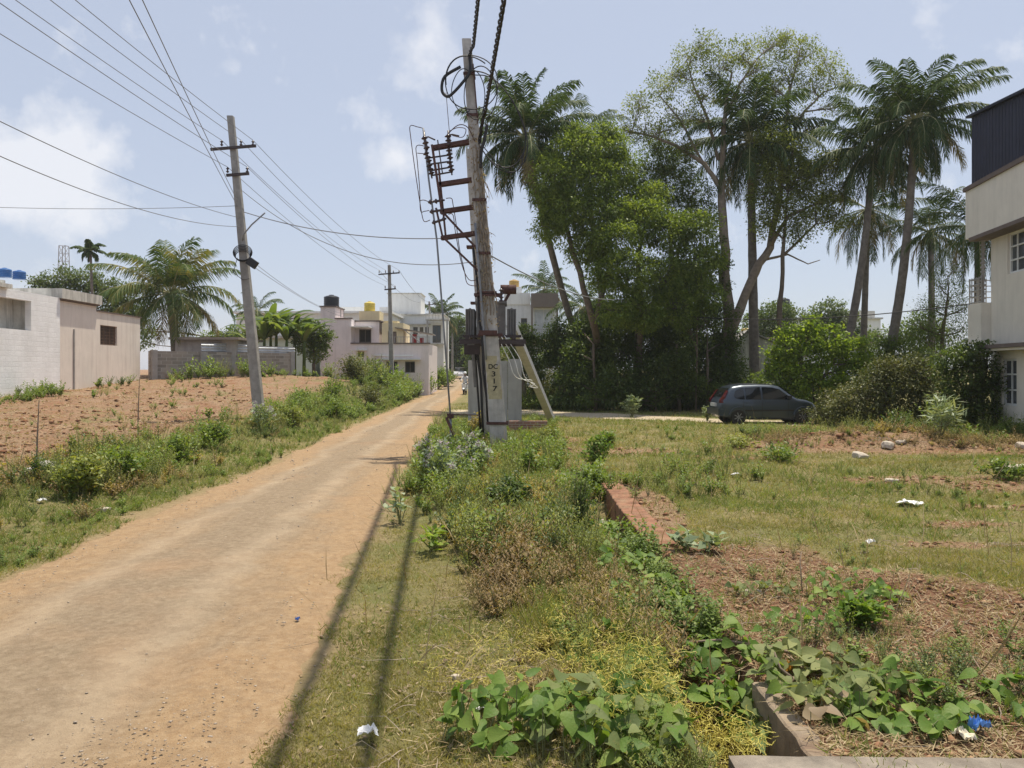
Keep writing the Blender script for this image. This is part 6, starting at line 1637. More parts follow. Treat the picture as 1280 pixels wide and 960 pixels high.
# vine draped trunk, in front of the sparse tree
Y = 41
tree('sparse_tree', 'tall open crowned tree with thin foliage and visible pale branches', 'tree', (G(918, Y), Y, 0),
     [[((G(918, Y), Y, 0), .42), (pj(912, 420, Y), .34), (pj(906, 340, Y), .28), (pj(901, 250, Y), .20), (pj(903, 190, Y), .15), (pj(907, 130, Y), .09), (pj(915, 90, Y), .05)],
      [(pj(912, 420, Y), .26), (pj(938, 350, Y), .24), (pj(962, 310, Y), .19), (pj(975, 240, Y+1), .14), (pj(980, 165, Y+1), .11), (pj(988, 110, Y+1), .07)],
      [(pj(901, 235, Y), .15), (pj(880, 205, Y), .12), (pj(845, 182, Y), .09), (pj(815, 170, Y), .06), (pj(782, 163, Y), .03)],
      [(pj(898, 200, Y), .1), (pj(885, 150, Y), .08), (pj(868, 110, Y), .05), (pj(858, 75, Y), .03)],
      [(pj(904, 150, Y), .09), (pj(925, 105, Y), .07), (pj(945, 75, Y), .04)],
      [(pj(975, 200, Y+1), .1), (pj(1005, 140, Y+1), .07), (pj(1030, 115, Y+1), .04), (pj(1050, 108, Y+1), .025)],
      [(pj(962, 310, Y), .12), (pj(985, 270, Y-1), .09), (pj(1020, 255, Y-1), .06), (pj(1045, 240, Y-1), .03)],
      [(pj(955, 325, Y), .08), (pj(985, 318, Y), .05), (pj(1010, 330, Y), .03), (pj(1025, 325, Y), .02)],
      [(pj(880, 205, Y), .07), (pj(850, 150, Y), .05), (pj(825, 120, Y), .03)]],
     B2((800, 135, 24), (782, 165, 16), (830, 110, 26), (850, 150, 26), (865, 75, 26), (880, 55, 20), (900, 85, 26), (880, 120, 26), (925, 70, 24), (945, 90, 22), (965, 60, 26, 1), (1000, 65, 26, 1), (1030, 80, 24, 1), (1052, 105, 20, 1), (1015, 110, 26, 1), (985, 95, 26, 1), (960, 110, 20, 1), (1045, 135, 16, 1), (825, 165, 20), (860, 185, 20), (805, 165, 18),
        (990, 150, 20, 1), (1015, 165, 18, 1), (985, 48, 14, 1), (935, 115, 18), (845, 95, 18), (878, 150, 18), Y=Y, rz=.8),
     M['lsparse'], M['barkpale'], 34, 13, .12, .06, .24, .1, seed=45, limb=.07, sub=14, hollow=.25)
tree('tree', 'light green leafy tree filling the space beside the ringed palm trunk', 'tree', (G(985, 40), 40, 0),
     [[((G(985, 40), 40, 0), .16), (pj(975, 400, 40), .14), (pj(978, 320, 40), .1), (pj(985, 240, 40), .05)], [(pj(978, 320, 40), .08), (pj(1020, 280, 40), .05)]],
     B2((965, 175, 24), (990, 190, 26), (960, 215, 26), (1000, 225, 28), (1035, 205, 22), (975, 255, 26), (1020, 255, 28), (1050, 240, 18), (1045, 275, 18), (995, 285, 22), (950, 245, 18), (955, 280, 18), (1010, 215, 18), (1055, 200, 14), Y=40),
     M['lsparse'], M['bark'], 100, 10, .13, .06, .26, .2, seed=46, limb=.06, sub=7, hollow=.3)
tree('creeper_column', 'dark creeper wrapped thickly round the base of the sparse tree', 'creeper', (G(908, 40.4), 40.4, 0), [[((G(908, 40.4), 40.4, 0), .12), (pj(905, 340, 40.4), .06)]],
     B2((908, 480, 20), (910, 450, 18), (908, 420, 18), (905, 390, 16), (903, 360, 14), (900, 330, 11), (898, 300, 8), (925, 470, 18), Y=40.4), M['ldark'], M['bark'], 90, 9, .12, .08, .15, .5, seed=47, limb=0)
# hanging creeper between crowns
tree('creeper_curtain', 'curtain of thin hanging creeper stems between neem crown and sparse tree', 'creeper', (G(870, 38.5), 38.5, 0), [[((G(870, 38.5), 38.5, 0), .05), (pj(872, 380, 38.5), .04), (pj(868, 300, 38.5), .02)]],
     B2((880, 340, 22), (872, 375, 24), (885, 400, 20), (860, 410, 22), (890, 370, 16), Y=38.5, rz=1.5), M['lmid'], M['bark'], 30, 7, .12, .07, .3, .8, seed=48, limb=.03, sub=8)
# lime shrub tree by the car
Y = 35
tree('leafy_tree', 'glossy lime green small tree directly behind the parked car', 'tree', (G(1020, Y), Y, 0),
     [[((G(1020, Y), Y, 0), .13), (pj(1018, 490, Y), .1), (pj(1000, 450, Y), .06)], [(pj(1018, 490, Y), .08), (pj(1045, 445, Y), .05)]],
     B2((985, 435, 20), (1010, 425, 22), (975, 460, 18), (1000, 465, 24), (1035, 435, 22), (1060, 440, 20), (1030, 470, 24), (1062, 470, 20), (1078, 455, 14), (964, 442, 9), (1000, 490, 22), (1040, 495, 22), (982, 414, 9), (1075, 428, 9), (975, 490, 14), (1015, 402, 9), (1040, 412, 8), (1088, 452, 8), (958, 470, 8), (995, 410, 7), Y=Y),
     M['llime'], M['bark'], 105, 10, .15, .08, .2, .25, seed=49, limb=.05, sub=4, hollow=.45)
tree('leafy_tree', 'lighter feathery green tree beside the lime one under the palms', 'tree', (G(1110, 36), 36, 0), [[((G(1110, 36), 36, 0), .12), (pj(1108, 440, 36), .07)]],
     B2((1095, 455, 22), (1120, 445, 24), (1145, 450, 22), (1100, 480, 22), (1130, 475, 24), (1160, 465, 20), (1110, 430, 12), Y=36),
     M['lmid'], M['bark'], 120, 10, .14, .05, .2, .3, seed=50, limb=.04, sub=4)
tree('feathery_tree', 'feathery mid green tree beside the balcony of the tall house', 'tree', (G(1180, 34), 34, 0), [[((G(1180, 34), 34, 0), .12), (pj(1178, 420, 34), .08), (pj(1185, 370, 34), .04)]],
     B2((1165, 385, 20), (1190, 370, 20), (1205, 390, 16), (1175, 410, 22), (1200, 415, 18), (1150, 410, 18), (1185, 345, 14), (1160, 430, 18), (1195, 440, 20), (1175, 360, 10), Y=34),
     M['lmid'], M['bark'], 90, 11, .11, .03, .24, .35, seed=51, limb=.05, sub=6, hollow=.3)
# bushes at the rubble
Y = 27
tree('bush', 'large dark straggly bush between the car and the three storey house', 'bush', (G(1120, Y), Y, 0), [[((G(1110, Y), Y, 0), .06), (pj(1112, 500, Y), .04)], [((G(1150, Y), Y, 0), .06), (pj(1150, 500, Y), .04)]],
     B2((1075, 500, 26), (1100, 480, 28), (1130, 475, 30), (1160, 480, 28), (1060, 525, 20), (1090, 525, 26), (1125, 520, 28), (1160, 522, 26), (1190, 520, 24), (1110, 460, 16), (1145, 455, 14), (1050, 510, 14), Y=Y),
     M['lolive'], M['bark'], 190, 11, .10, .045, .16, .3, seed=52, limb=.03, sub=8, hollow=.4)
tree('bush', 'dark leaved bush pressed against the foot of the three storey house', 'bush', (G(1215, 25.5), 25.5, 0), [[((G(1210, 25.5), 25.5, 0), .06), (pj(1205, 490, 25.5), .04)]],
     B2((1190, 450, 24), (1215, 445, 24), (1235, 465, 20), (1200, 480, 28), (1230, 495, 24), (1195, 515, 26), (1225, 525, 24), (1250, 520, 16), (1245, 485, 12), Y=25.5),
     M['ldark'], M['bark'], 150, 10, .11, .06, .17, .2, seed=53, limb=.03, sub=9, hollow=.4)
tree('bush', 'low fresh green weeds bush at the corner under the house wall', 'bush', (G(1270, 22.5), 22.5, 0), [[((G(1262, 22.5), 22.5, 0), .03), (pj(1262, 540, 22.5), .02)]],
     B2((1255, 548, 18), (1275, 545, 18), (1240, 555, 14), (1290, 550, 20), Y=22.5), M['weed'], M['bark'], 260, 9, .08, .04, .12, .1, seed=54, limb=.02, sub=3)
tree('bush', 'dusty olive bush touching the front of the parked car', 'bush', (G(1035, 28), 28, 0), [[((G(1035, 28), 28, 0), .04), (pj(1035, 510, 28), .03)]],
     B2((1025, 518, 14), (1040, 500, 16), (1045, 528, 18), (1028, 535, 12), (1060, 540, 14), Y=28), M['lolive'], M['bark'], 190, 10, .10, .04, .15, .3, seed=55, limb=.03, sub=6)
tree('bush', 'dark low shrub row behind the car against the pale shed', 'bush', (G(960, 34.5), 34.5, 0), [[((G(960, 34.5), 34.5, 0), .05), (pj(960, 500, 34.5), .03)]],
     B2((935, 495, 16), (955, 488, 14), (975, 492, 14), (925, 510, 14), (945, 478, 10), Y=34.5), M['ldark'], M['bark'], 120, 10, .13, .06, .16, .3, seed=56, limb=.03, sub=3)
# hedge behind the prop
tree('draped_stump', 'dark creeper draped dead trunk standing second beyond the concrete prop', 'tree', (G(700, 42), 42, 0), [[((G(700, 42), 42, 0), .2), (pj(702, 450, 42), .14), (pj(700, 410, 42), .08)]],
     B2((700, 415, 17), (688, 428, 14), (712, 425, 14), (700, 445, 14), (685, 450, 10), (712, 455, 10), (698, 475, 10), Y=42, rz=1.1), M['ldark'], M['bark'], 150, 10, .12, .07, .16, .7, seed=57, limb=.05)
tree('draped_stump', 'creeper covered stump right behind the top of the concrete prop', 'tree', (G(655, 42), 42, 0), [[((G(655, 42), 42, 0), .2), (pj(655, 450, 42), .12), (pj(657, 415, 42), .06)]],
     B2((656, 418, 14), (668, 430, 12), (648, 436, 14), (660, 455, 14), (645, 465, 12), (672, 465, 10), Y=42, rz=1.1), M['ldark'], M['bark'], 150, 10, .12, .07, .16, .7, seed=58, limb=.05)
tree('hedge', 'dull olive hedge along the far side of the dirt track', 'hedge', (G(680, 44), 44, 0), [[((G(680, 44), 44, 0), .06), (pj(680, 470, 44), .04)]],
     B2((640, 490, 22), (665, 485, 22), (690, 488, 22), (715, 485, 22), (735, 470, 22), (720, 450, 18), (640, 455, 18), (676, 500, 18), (705, 505, 16), (735, 500, 18), Y=44), M['lolive'], M['bark'], 90, 9, .15, .07, .22, .3, seed=59, limb=.03)
# far trees
far = [('round far tree below the black roof tank', (975, 75), [(950, 405, 20), (972, 395, 22), (995, 402, 18), (960, 425, 22), (985, 425, 22), (940, 425, 14)], 'lfar'),
       ('far thin olive tree between the black tank and crossing palm trunks', (1040, 80), [(1035, 390, 18), (1055, 400, 16), (1020, 405, 16), (1040, 420, 22), (1062, 418, 16), (1085, 425, 14)], 'lfar'),
       ('far green mass behind the lime tree', (1010, 60), [(930, 440, 18), (955, 445, 16), (1090, 430, 16), (1110, 420, 14), (920, 420, 12)], 'lmid'),
       ('dark round far tree behind the lower palm trunk', (1150, 60), [(1130, 415, 16), (1150, 405, 18), (1170, 415, 18), (1140, 430, 18), (1165, 440, 20)], 'lmid'),
       ('dark tree closing the end of the road', (590, 125), [(565, 425, 18), (585, 430, 20), (575, 448, 18), (598, 445, 16), (560, 455, 10), (605, 430, 14), (620, 440, 18), (590, 462, 14), (572, 405, 10)], 'ldark'),
       ('greener tree at the end of the road past the distant car', (600, 105), [(590, 440, 12), (605, 445, 14), (596, 458, 14), (615, 455, 16)], 'lmid'),
       ('bushy green tree behind the panel enclosure', (625, 50), [(615, 450, 14), (632, 460, 16), (610, 470, 14), (640, 440, 12)], 'lmid'),
       ('wide low tree behind the creeper draped stumps', (720, 60), [(700, 440, 16), (725, 430, 16), (745, 440, 18), (760, 430, 14), (680, 450, 14), (648, 455, 16)], 'lmid')]
for i, (lb, (px, Y), bl, mt) in enumerate(far):
    g = Hs(G(px, Y), Y)
    mx = sum(b[0] for b in bl)/len(bl)
    tree('far_tree', lb, 'tree', (G(mx, Y), Y, g), [[((G(mx, Y), Y, g), .2), (pj(mx, 450, Y), .15), (pj(mx, 425, Y), .08)]], B2(*bl, Y=Y), M[mt], M['bark'], 22+500/Y, 9, .26*Y/70, .13*Y/70, .35, .2, 'trees far behind the plot', seed=70+i, limb=.08, sub=4)
# canopy behind the pink house
tree('canopy_tree', 'wide round yellowish green canopy rising behind the pink plaster house', 'tree', (G(85, 62), 62, 1.2), [[((G(85, 62), 62, 1.2), .3), (pj(90, 400, 62), .2), (pj(92, 370, 62), .12)]],
     B2((60, 358, 18), (85, 350, 18), (110, 352, 18), (135, 360, 18), (155, 368, 16), (75, 372, 20), (105, 372, 22), (135, 380, 20), (160, 388, 18), (48, 352, 10), (170, 400, 16), (150, 400, 16), Y=62, rz=.7), M['lfar'], M['bark'], 40, 10, .22, .11, .3, .1, seed=60, limb=.1, sub=5)
tree('tree', 'dark green tree between the short coconut palm and banana plants', 'tree', (G(280, 58), 58, 1.2), [[((G(280, 58), 58, 1.2), .2), (pj(280, 430, 58), .1)]],
     B2((265, 425, 14), (285, 420, 16), (300, 430, 14), (275, 440, 14), (310, 425, 10), (188, 415, 10), (180, 430, 8), Y=58), M['lmid'], M['bark'], 50, 10, .2, .1, .25, .2, seed=61, limb=.06)
tree('leafy_tree', 'rounded leafy tree against the side of the pink house', 'tree', (G(392, 54), 54, 1.3), [[((G(392, 54), 54, 1.3), .15), (pj(392, 450, 54), .09), (pj(393, 425, 54), .05)]],
     B2((392, 415, 15), (402, 425, 13), (380, 428, 15), (398, 440, 14), (376, 412, 10), (408, 418, 7), Y=54), M['lmid'], M['bark'], 70, 10, .18, .09, .2, .2, seed=62, limb=.05)

def banana(px, py, Y, h, seed, label):
    rs = np.random.RandomState(seed); x = G(px, Y); z = Hs(x, Y); base = Vector((x, Y, z))
    r = empty('banana_plant', base, label, 'banana plant', group='banana plants behind the sheet fence')
    mb = MB(); mb.tube([(0, 0, 0), (.02, 0, h*.5), (.03, 0, h*.62)], [.13, .1, .06], 8); mb.build('stem', M['lbanana'], r, True)
    parts = []
    for k in range(14):
        az = k*2.4+rs.rand(); L = h*.6*(.8+.4*rs.rand()); el = R(rs.uniform(50, 88)); w = L*.16
        hd = np.array([math.cos(az), math.sin(az), 0]); p = np.array([0, 0, h*.55]); S = 9; path = [p]; e = el
        for s in range(S): 
            e -= R(3+s*1.5); p = p+(hd*math.cos(e)+np.array([0, 0, math.sin(e)]))*L/S; path.append(p)
        path = np.array(path); side = np.array([-hd[1], hd[0], 0]); V = []; Q = []
        for s in range(S+1):
            t = s/S; ww = w*.5*max(.05, math.sin(math.pi*min(1, t*.9+.08))**.6)*(1 if 0 < s < S else .15)
            V += [path[s]-side*ww-np.array([0, 0, ww*.35]), path[s], path[s]+side*ww-np.array([0, 0, ww*.35])]
        for s in range(S): a = s*3; Q += [(a, a+1, a+4, a+3), (a+1, a+2, a+5, a+4)]
        parts.append((np.array(V), np.array(Q)))
    V, Q = merge(parts); link('leaves', npmesh('bl', V, Q), M['lbanana'], r)
for a in ((330, 455, 52, 4.4, 1, 'tall banana plant directly past the lamp bracket pole'), (345, 455, 53, 5.0, 2, 'banana plant with broad upright leaves, centre of the clump'), (358, 455, 51.5, 4.2, 3, 'shorter banana plant in front of the clump'),
          (338, 455, 55, 5.2, 4, 'rear banana plant with raised leaves'), (368, 455, 54, 5.0, 5, 'banana plant next to the rounded leafy tree'), (316, 455, 54, 4.0, 6, 'banana plant nearest the short coconut palm'), (380, 455, 52, 4.3, 7, 'banana plant closest to the pink house wall')):
    banana(*a)

# roadside bushes, each one its own plant
def shrub(x, y, h, w, lm, seed, label, name='shrub', L=.07, W=.03, dens=1.0, n=6, cat='shrub', flowers=None):
    rs = np.random.RandomState(seed); z = Hs(x, y)
    r = empty(name, (x, y, z), label, cat, group=None)
    mb = MB(); parts = []; fl = []
    for s in range(int(9*dens)+5):
        az = rs.rand()*6.283; t = rs.rand()**.7; e = Vector((math.cos(az)*w*.5*t, math.sin(az)*w*.5*t, h*(1-.45*t*t)*(.75+.3*rs.rand())))
        m = e*.5+Vector((rs.normal()*.05, rs.normal()*.05, h*.06)); mb.tube([Vector((0, 0, -.05)), m, e], [.008, .006, .003], 4, cap=False)
        k = int(26*n/6); tt = rs.uniform(.2, 1, k)**.8
        c = np.array([tuple((m*2*q if q < .5 else m+(e-m)*(q-.5)*2)) for q in tt])+rs.normal(size=(k, 3))*w*.06
        d = rs.normal(size=(k, 3)); d[:, 2] = d[:, 2]*.5+.25
        up = rs.normal(size=(k, 3))*.4; up[:, 2] += 1
        parts.append(leaf_quads(c, d, up, L*(.6+.8*rs.rand(k)), W*(.6+.8*rs.rand(k)), .2))
        if flowers:
            q = 26; c = np.array(tuple(e))+rs.normal(size=(q, 3))*.028; parts_ = leaf_quads(c, rs.normal(size=(q, 3)), rs.normal(size=(q, 3)), .03, .025, .2); fl.append(parts_)
    V, Q = merge(parts); link('foliage', npmesh('f', V, Q), lm, r)
    mb.build('stems', M['stem'], r)['kind'] = 'stuff'
    if flowers: V, Q = merge(fl); link('flowers', npmesh('fl', V, Q), M['flower'], r)['kind'] = 'stuff'
    return r
def sg(px, py, h, w, lm, seed, label, **k):
    p = GP(px, py); return shrub(p.x, p.y, h, w, lm, seed, label, **k)
sg(562, 612, .95, .85, M['milk'], 401, 'large milkweed with pale mauve flower heads at the road edge before poles', flowers=1, L=.12, W=.06)
sg(590, 600, .85, .8, M['milk'], 402, 'flowering milkweed closer to the numbered pole', flowers=1, L=.11, W=.06)
sg(535, 585, .7, .6, M['milk'], 403, 'small flowering milkweed leaning over the road', flowers=1, L=.1, W=.05)
sg(500, 655, .45, .55, M['milk'], 404, 'small grey green milkweed seedling at the road edge', L=.13, W=.07, dens=.2, n=2)
sg(545, 690, .35, .5, M['llime'], 405, 'young plant with yellow green leaves above the cable shadow', L=.12, W=.07, dens=.2, n=2)
sg(325, 540, .95, 1.1, M['milk'], 406, 'whitish flowering milkweed at the foot of the lamp bracket pole', flowers=1, L=.12, W=.06)
sg(722, 680, .85, .55, M['weedd'], 407, 'upright dark green feathery bush beside the red drain ledge', L=.045, W=.012, dens=2.6, n=14)
sg(790, 522, .95, .95, M['milk'], 408, 'pale leaved milkweed alone before the dark thicket', L=.16, W=.09)
sg(860, 690, .25, .4, M['milk'], 409, 'small milkweed with upright pale leaves on the lawn edge', L=.16, W=.08, dens=.1, n=1.6)
sg(883, 690, .25, .35, M['milk'], 410, 'twin milkweed sprout beside the first on the lawn edge', L=.15, W=.08, dens=.1, n=1.6)
sg(884, 526, .6, .5, M['milk'], 411, 'pale shrub standing at the rear bumper of the parked car', L=.12, W=.06)
sg(1175, 548, 1.2, 1.2, M['milk'], 412, 'maize like pale green plant at the foot of the dark bush', L=.3, W=.04)
lb = ['leafy bush', 'spreading bush', 'dense weed bush', 'fresh green bush']
wh = ['near the pale rubble heap on the bank', 'beside the thin bare stem on the bank', 'halfway along the bank before the lamp bracket pole', 'just before the lamp bracket pole', 'just past the lamp bracket pole', 'opposite the flowering milkweed across the road',
      'beneath the pole before the pink house', 'under the compound wall window', 'at the compound wall corner', 'by the red gate post', 'at the road bend', 'on the mound before the pink house', 'between the mound and road']
for i, (px, py, h, w, mt) in enumerate([(100, 625, .7, .8, 'weed2'), (150, 605, .7, 1.0, 'weed'), (215, 575, .5, .9, 'weed'), (265, 560, .65, 1.1, 'weed'), (365, 535, .8, 1.0, 'weed2'), (420, 525, .8, 1.2, 'weed'),
                                   (465, 510, 1.2, 2.2, 'lolive'), (500, 500, 1.3, 2.2, 'weed'), (530, 493, 1.8, 3.0, 'weed'), (548, 487, 2.0, 3.0, 'weed'), (556, 484, 2.0, 3.0, 'lmid'), (440, 478, 1.5, 2.6, 'lolive'), (415, 500, 1.0, 1.8, 'weed')]):
    sc = max(1, h/.8)
    sg(px, py, h, w, M[mt], 430+i, 'green %s %s' % (lb[i % 4], wh[i]), L=.09*sc, W=.045*sc, dens=1.6+sc, n=9)
for i, (px, py, h, w, mt, l) in enumerate([(660, 600, .55, .8, 'weed', 'leafy green bush under the numbered pole with orange tinged leaves'), (745, 590, .75, .8, 'vine', 'broad leaved green bush at the head of the drain'), (640, 640, .5, .7, 'weedd', 'dark green bush in the weeds between pole and drain'),
                                      (690, 560, .6, 1.0, 'weed2', 'olive bush behind the numbered pole'), (600, 545, .7, .8, 'weedy', 'yellow leaved weed clump on the foot of the paired poles'), (1075, 785, .22, .35, 'vine', 'tuft of green leaves on bare red soil'),
                                      (1255, 600, .4, .9, 'weed', 'green clump on the red soil patch by the plot edge'), (975, 575, .28, 1.4, 'weed', 'grassy green bush in front of the parked car'), (925, 560, .25, 1.2, 'weed2', 'olive tuft under the side of the parked car'),
                                      (760, 560, .4, .8, 'weed', 'small green bush on the lawn beyond the drain')]):
    sg(px, py, h, w, M[mt], 460+i, l, dens=1.6, n=9, L=.08, W=.04)

# ---------------------------------------------------------------- drain, slab, litter
M['drain'] = plain('drain_concrete', (.27, .21, .15), .93, .35, 6, streak=.7, dirt=(.18, .11, .07), bmp=.6)
M['redledge'] = plain('red_earth_ledge', (.25, .125, .075), .95, .4, 7, streak=.5, dirt=(.33, .25, .15), bmp=.9)
def drain():
    d = empty('drain', (DR1, 4.3, 0), 'open concrete drain half filled with vines between verge and lawn', 'drain')
    def wall(x0, x1, y0, y1, z0, z1, nm, mat, seed):
        n = int((y1-y0)/.08); vs = []; fs = []; rd = np.random.RandomState(seed)
        for i in range(n+1):
            y = y0+(y1-y0)*i/n; w = .008*math.sin(y*1.7)+rd.normal()*.006; t = z1+rd.normal()*.01+.008*math.sin(y*2.1)
            vs += [(x0+w, y, z0), (x0+w, y, t-.01), (x0+w+.012, y, t), (x1+w-.012, y, t+.003), (x1+w, y, t-.01), (x1+w, y, z0)]
        for i in range(n):
            for k in range(5): a = i*6+k; fs.append((a, a+6, a+7, a+1))
        fs += [tuple(range(6)), tuple(n*6+k for k in range(6))[::-1]]
        mb = MB(); mb.add(vs, fs); mb.build(nm, mat, d, loc=-Vector((DR1, 4.3, 0)))
    wall(DR1-.04, DR1+.09, 3.95, 4.95, -.5, .12, 'side_wall', M['drain'], 1)
    wall(DR1-.03, DR1+.30, 8.7, 13.4, -.4, .15, 'side_wall', M['redledge'], 2)
    wall(DR0-.12, DR0-.0, 3.95, 5.6, -.5, .06, 'side_wall', M['drain'], 3)
drain()
mb = MB(); n = 26; vs = []; fs = []; rd = random.Random(4)
for i in range(n+1):
    x = 1.09+i*(4.1-1.09)/n; f = lambda a: a+rd.uniform(-.008, .008)
    y1 = 3.91-.02*(x-1.1)
    vs += [(x, f(3.30), -.05), (x, f(3.30), .15), (x, f(y1), .155), (x, f(y1+.01), -.05)]
for i in range(n):
    for k in range(3): a = i*4+k; fs.append((a, a+4, a+5, a+1))
fs += [(0, 1, 2, 3), (n*4+3, n*4+2, n*4+1, n*4)]
mb.add(vs, fs); o = mb.build('concrete_slab', plain('slab_concrete', (.25, .215, .175), .93, .35, 7, streak=.6, dirt=(.15, .11, .08), bmp=.9), None); tag(o, 'weathered concrete slab laid across the end of the drain', 'slab')

def rock(x, y, s, label, mat, name='rock', cat='rock', sq=(1, .8, .6), zo=0, rz=0):
    import bmesh
    bm = bmesh.new(); bmesh.ops.create_icosphere(bm, subdivisions=2, radius=1)
    rd = random.Random(int(x*100+y*37))
    for v in bm.verts:
        v.co *= 1+rd.uniform(-.16, .16)
        v.co.x = max(-.8, min(.8, v.co.x)); v.co.y = max(-.75, min(.8, v.co.y)); v.co.z = max(-.6, min(.7, v.co.z))
        v.co.x *= s*sq[0]; v.co.y *= s*sq[1]; v.co.z *= s*sq[2]
    me = bpy.data.meshes.new(name); bm.to_mesh(me); bm.free()
    o = link(name, me, mat, None, (x, y, Hs(x, y)+s*sq[2]*.3+zo)); o.rotation_euler = (rd.uniform(-.2, .2), rd.uniform(-.2, .2), rz or rd.uniform(0, 3)); return tag(o, label, cat)
pale = plain('pale_rock', (.46, .40, .33), .9, .2, 8, bmp=.5)
def pm(px, py): return GP(px, py)
for (px, py, s, l, sq) in [(843, 815, .15, 'flat grey concrete chunk lying among the yellow threads', (1, .9, .5)), (935, 745, .05, 'pale stone on the litter covered soil', (1, .8, .7)), (948, 742, .035, 'smaller pale stone touching the larger one', (1, .9, .7)),
                           (1075, 573, .22, 'cream coloured broken rock in front of the rubble heap', (1, .8, .6)), (1110, 562, .25, 'grey rounded rock sticking out of the rubble heap', (1.2, .7, .6)), (1127, 556, .2, 'pale flat rock on top of the rubble heap', (1.4, .7, .4)), (1265, 588, .22, 'long pale rock beside the red soil patch', (1.5, .7, .4)),
                           (1278, 562, .2, 'rounded grey rock at the plot edge', (1, .8, .7)), (1115, 603, .12, 'tan stone on the grass before the rubble', (1.3, .8, .5)), (130, 640, .10, 'brown earth lump on the verge grass across the road', (1.2, .8, .5)), (280, 690, .05, 'dark stone lying on the dusty road', (1, .8, .5)), (754, 658, .10, 'white stone beside the red ledge of the drain', (1, .8, .8)),
                           (570, 850, .045, 'small pale stone in the verge grass', (1, .8, .7)), (620, 752, .06, 'pale stone among dry weeds before the pole', (1.2, .8, .5))]:
    p = pm(px, py); rock(p.x, p.y, s, l, pale, sq=sq)
for (px, py, s, l, sq) in [(60, 592, .26, 'pale broken rubble lump on the weedy bank', (1, .8, .8)), (40, 598, .2, 'grey rubble lump next to the paler one on bank', (1, .8, .8))]:
    p = pm(px, py); rock(p.x, p.y, s, l, plain('grey_rubble', (.42, .38, .37), .9, .2, 8), sq=sq)

def crumple(px, py, w, h, mat, label, name='paper_scrap', cat='litter', seed=1, n=9):
    p = pm(px, py); rs = np.random.RandomState(seed); vs = []; fs = []
    for i in range(n):
        for j in range(n):
            u = (i/(n-1)-.5)*w; v = (j/(n-1)-.5)*w*.7
            k = 1-.25*rs.rand() if i in (0, n-1) or j in (0, n-1) else 1
            vs.append((u*k, v*k, abs(rs.normal())*h*.5+h*(1-(2*i/(n-1)-1)**2)*.5))
    for i in range(n-1):
        for j in range(n-1): a = i*n+j; fs.append((a, a+1, a+n+1, a+n))
    mb = MB(); mb.add(vs, fs); o = mb.build(name, mat, None, loc=(p.x, p.y, Hs(p.x, p.y)+.035)); o.rotation_euler = (0, 0, rs.rand()*3)
    sm = o.modifiers.new('t', 'SOLIDIFY'); sm.thickness = .0015
    return tag(o, label, cat)
wp_ = plain('white_paper', (.78, .77, .75), .7, .05, 8, bmp=0)
crumple(460, 930, .12, .035, wp_, 'crumpled white paper on the verge at the end of the cable shadow', seed=1)
crumple(1088, 683, .11, .03, wp_, 'small white plastic scrap on the lawn', seed=2)
crumple(1138, 634, .34, .03, wp_, 'long thin white plastic strip on the lawn before the red patch', seed=3)
crumple(1225, 922, .11, .05, plain('blue_plastic_wrap', (.12, .28, .62), .3, .15, 8, bmp=0), 'blue plastic wrapper at the end of the vine', 'plastic_wrapper', seed=4)
crumple(1203, 930, .12, .035, plain('cream_wrapper', (.66, .60, .46), .6, .1, 8, bmp=0), 'cream coloured crumpled wrapper beside the blue one', 'plastic_wrapper', seed=5)
crumple(372, 781, .05, .02, plain('blue_scrap', (.03, .10, .35), .5, .1, bmp=0), 'tiny blue scrap at the road edge', 'plastic_wrapper', seed=6)
crumple(920, 597, .18, .03, wp_, 'small white scrap on the lawn nearest the car', seed=7)
crumple(52, 630, .12, .03, wp_, 'white scrap on the verge weeds across the road', seed=8)
crumple(980, 850, .10, .05, plain('orange_wrapper', (.62, .34, .05), .6, .2, bmp=0), 'orange yellow dead leaf wrapper in the grey green vine', 'plastic_wrapper', seed=9)
crumple(600, 895, .1, .02, wp_, 'dirty pale scrap among dry grass by the vine', seed=10)

def stick(pts, r, label, n=5):
    mb = MB(); rs = random.Random(len(label)); v = [P(*p) if len(p) == 3 and p[1] > 20 else Vector(p) for p in pts]
    mb.tube(v, [r*(1-.6*i/(len(v)-1)) for i in range(len(v))], 6); o = mb.build('branch', M['twig'], None, True); return tag(o, label, 'branch')
stick([(1010, 822, 5.3), (960, 808, 5.4), (900, 800, 5.6), (840, 804, 5.8), (800, 815, 5.9)], .014, 'long thin dead branch arching over the drain')
stick([(975, 868, 4.9), (990, 850, 4.9), (1005, 838, 5.0), (985, 818, 5.1)], .016, 'short forked dead branch at the drain mouth')
stick([(990, 848, 4.9), (975, 835, 4.95), (968, 815, 5.0)], .012, 'dry twig leaning on the forked branch')
stick([(1003, 742, 6.8), (1000, 700, 6.9), (1002, 690, 7.0)], .006, 'upright pale dry stalk on the soil', 4)
stick([(980, 770, 6.3), (945, 755, 6.6), (925, 742, 6.9)], .008, 'bent pale stick lying on the straw')
stick([(1290, 900, 4.5), (1240, 860, 4.9), (1215, 820, 5.2)], .008, 'thin pale stick near the plot corner')
for px, py, h, l in [(45, 600, 1.3, 'tall bare weed stem on the bank beside the rubble lumps'), (172, 545, 1.5, 'very thin tall stalk standing on the bank')]:
    p = pm(px, py); mb = MB(); mb.tube([p, p+Vector((.02, 0, h*.5)), p+Vector((.05, 0, h))], [.02, .014, .006], 5)
    for k in range(7): z = h*(.3+.1*k); mb.tube([p+Vector((.02, 0, z)), p+Vector((.02+.12*math.cos(k*2.4), .12*math.sin(k*2.4), z+.1))], .005, 4)
    o = mb.build('bare_stem', M['twig'], None); tag(o, l, 'stem')

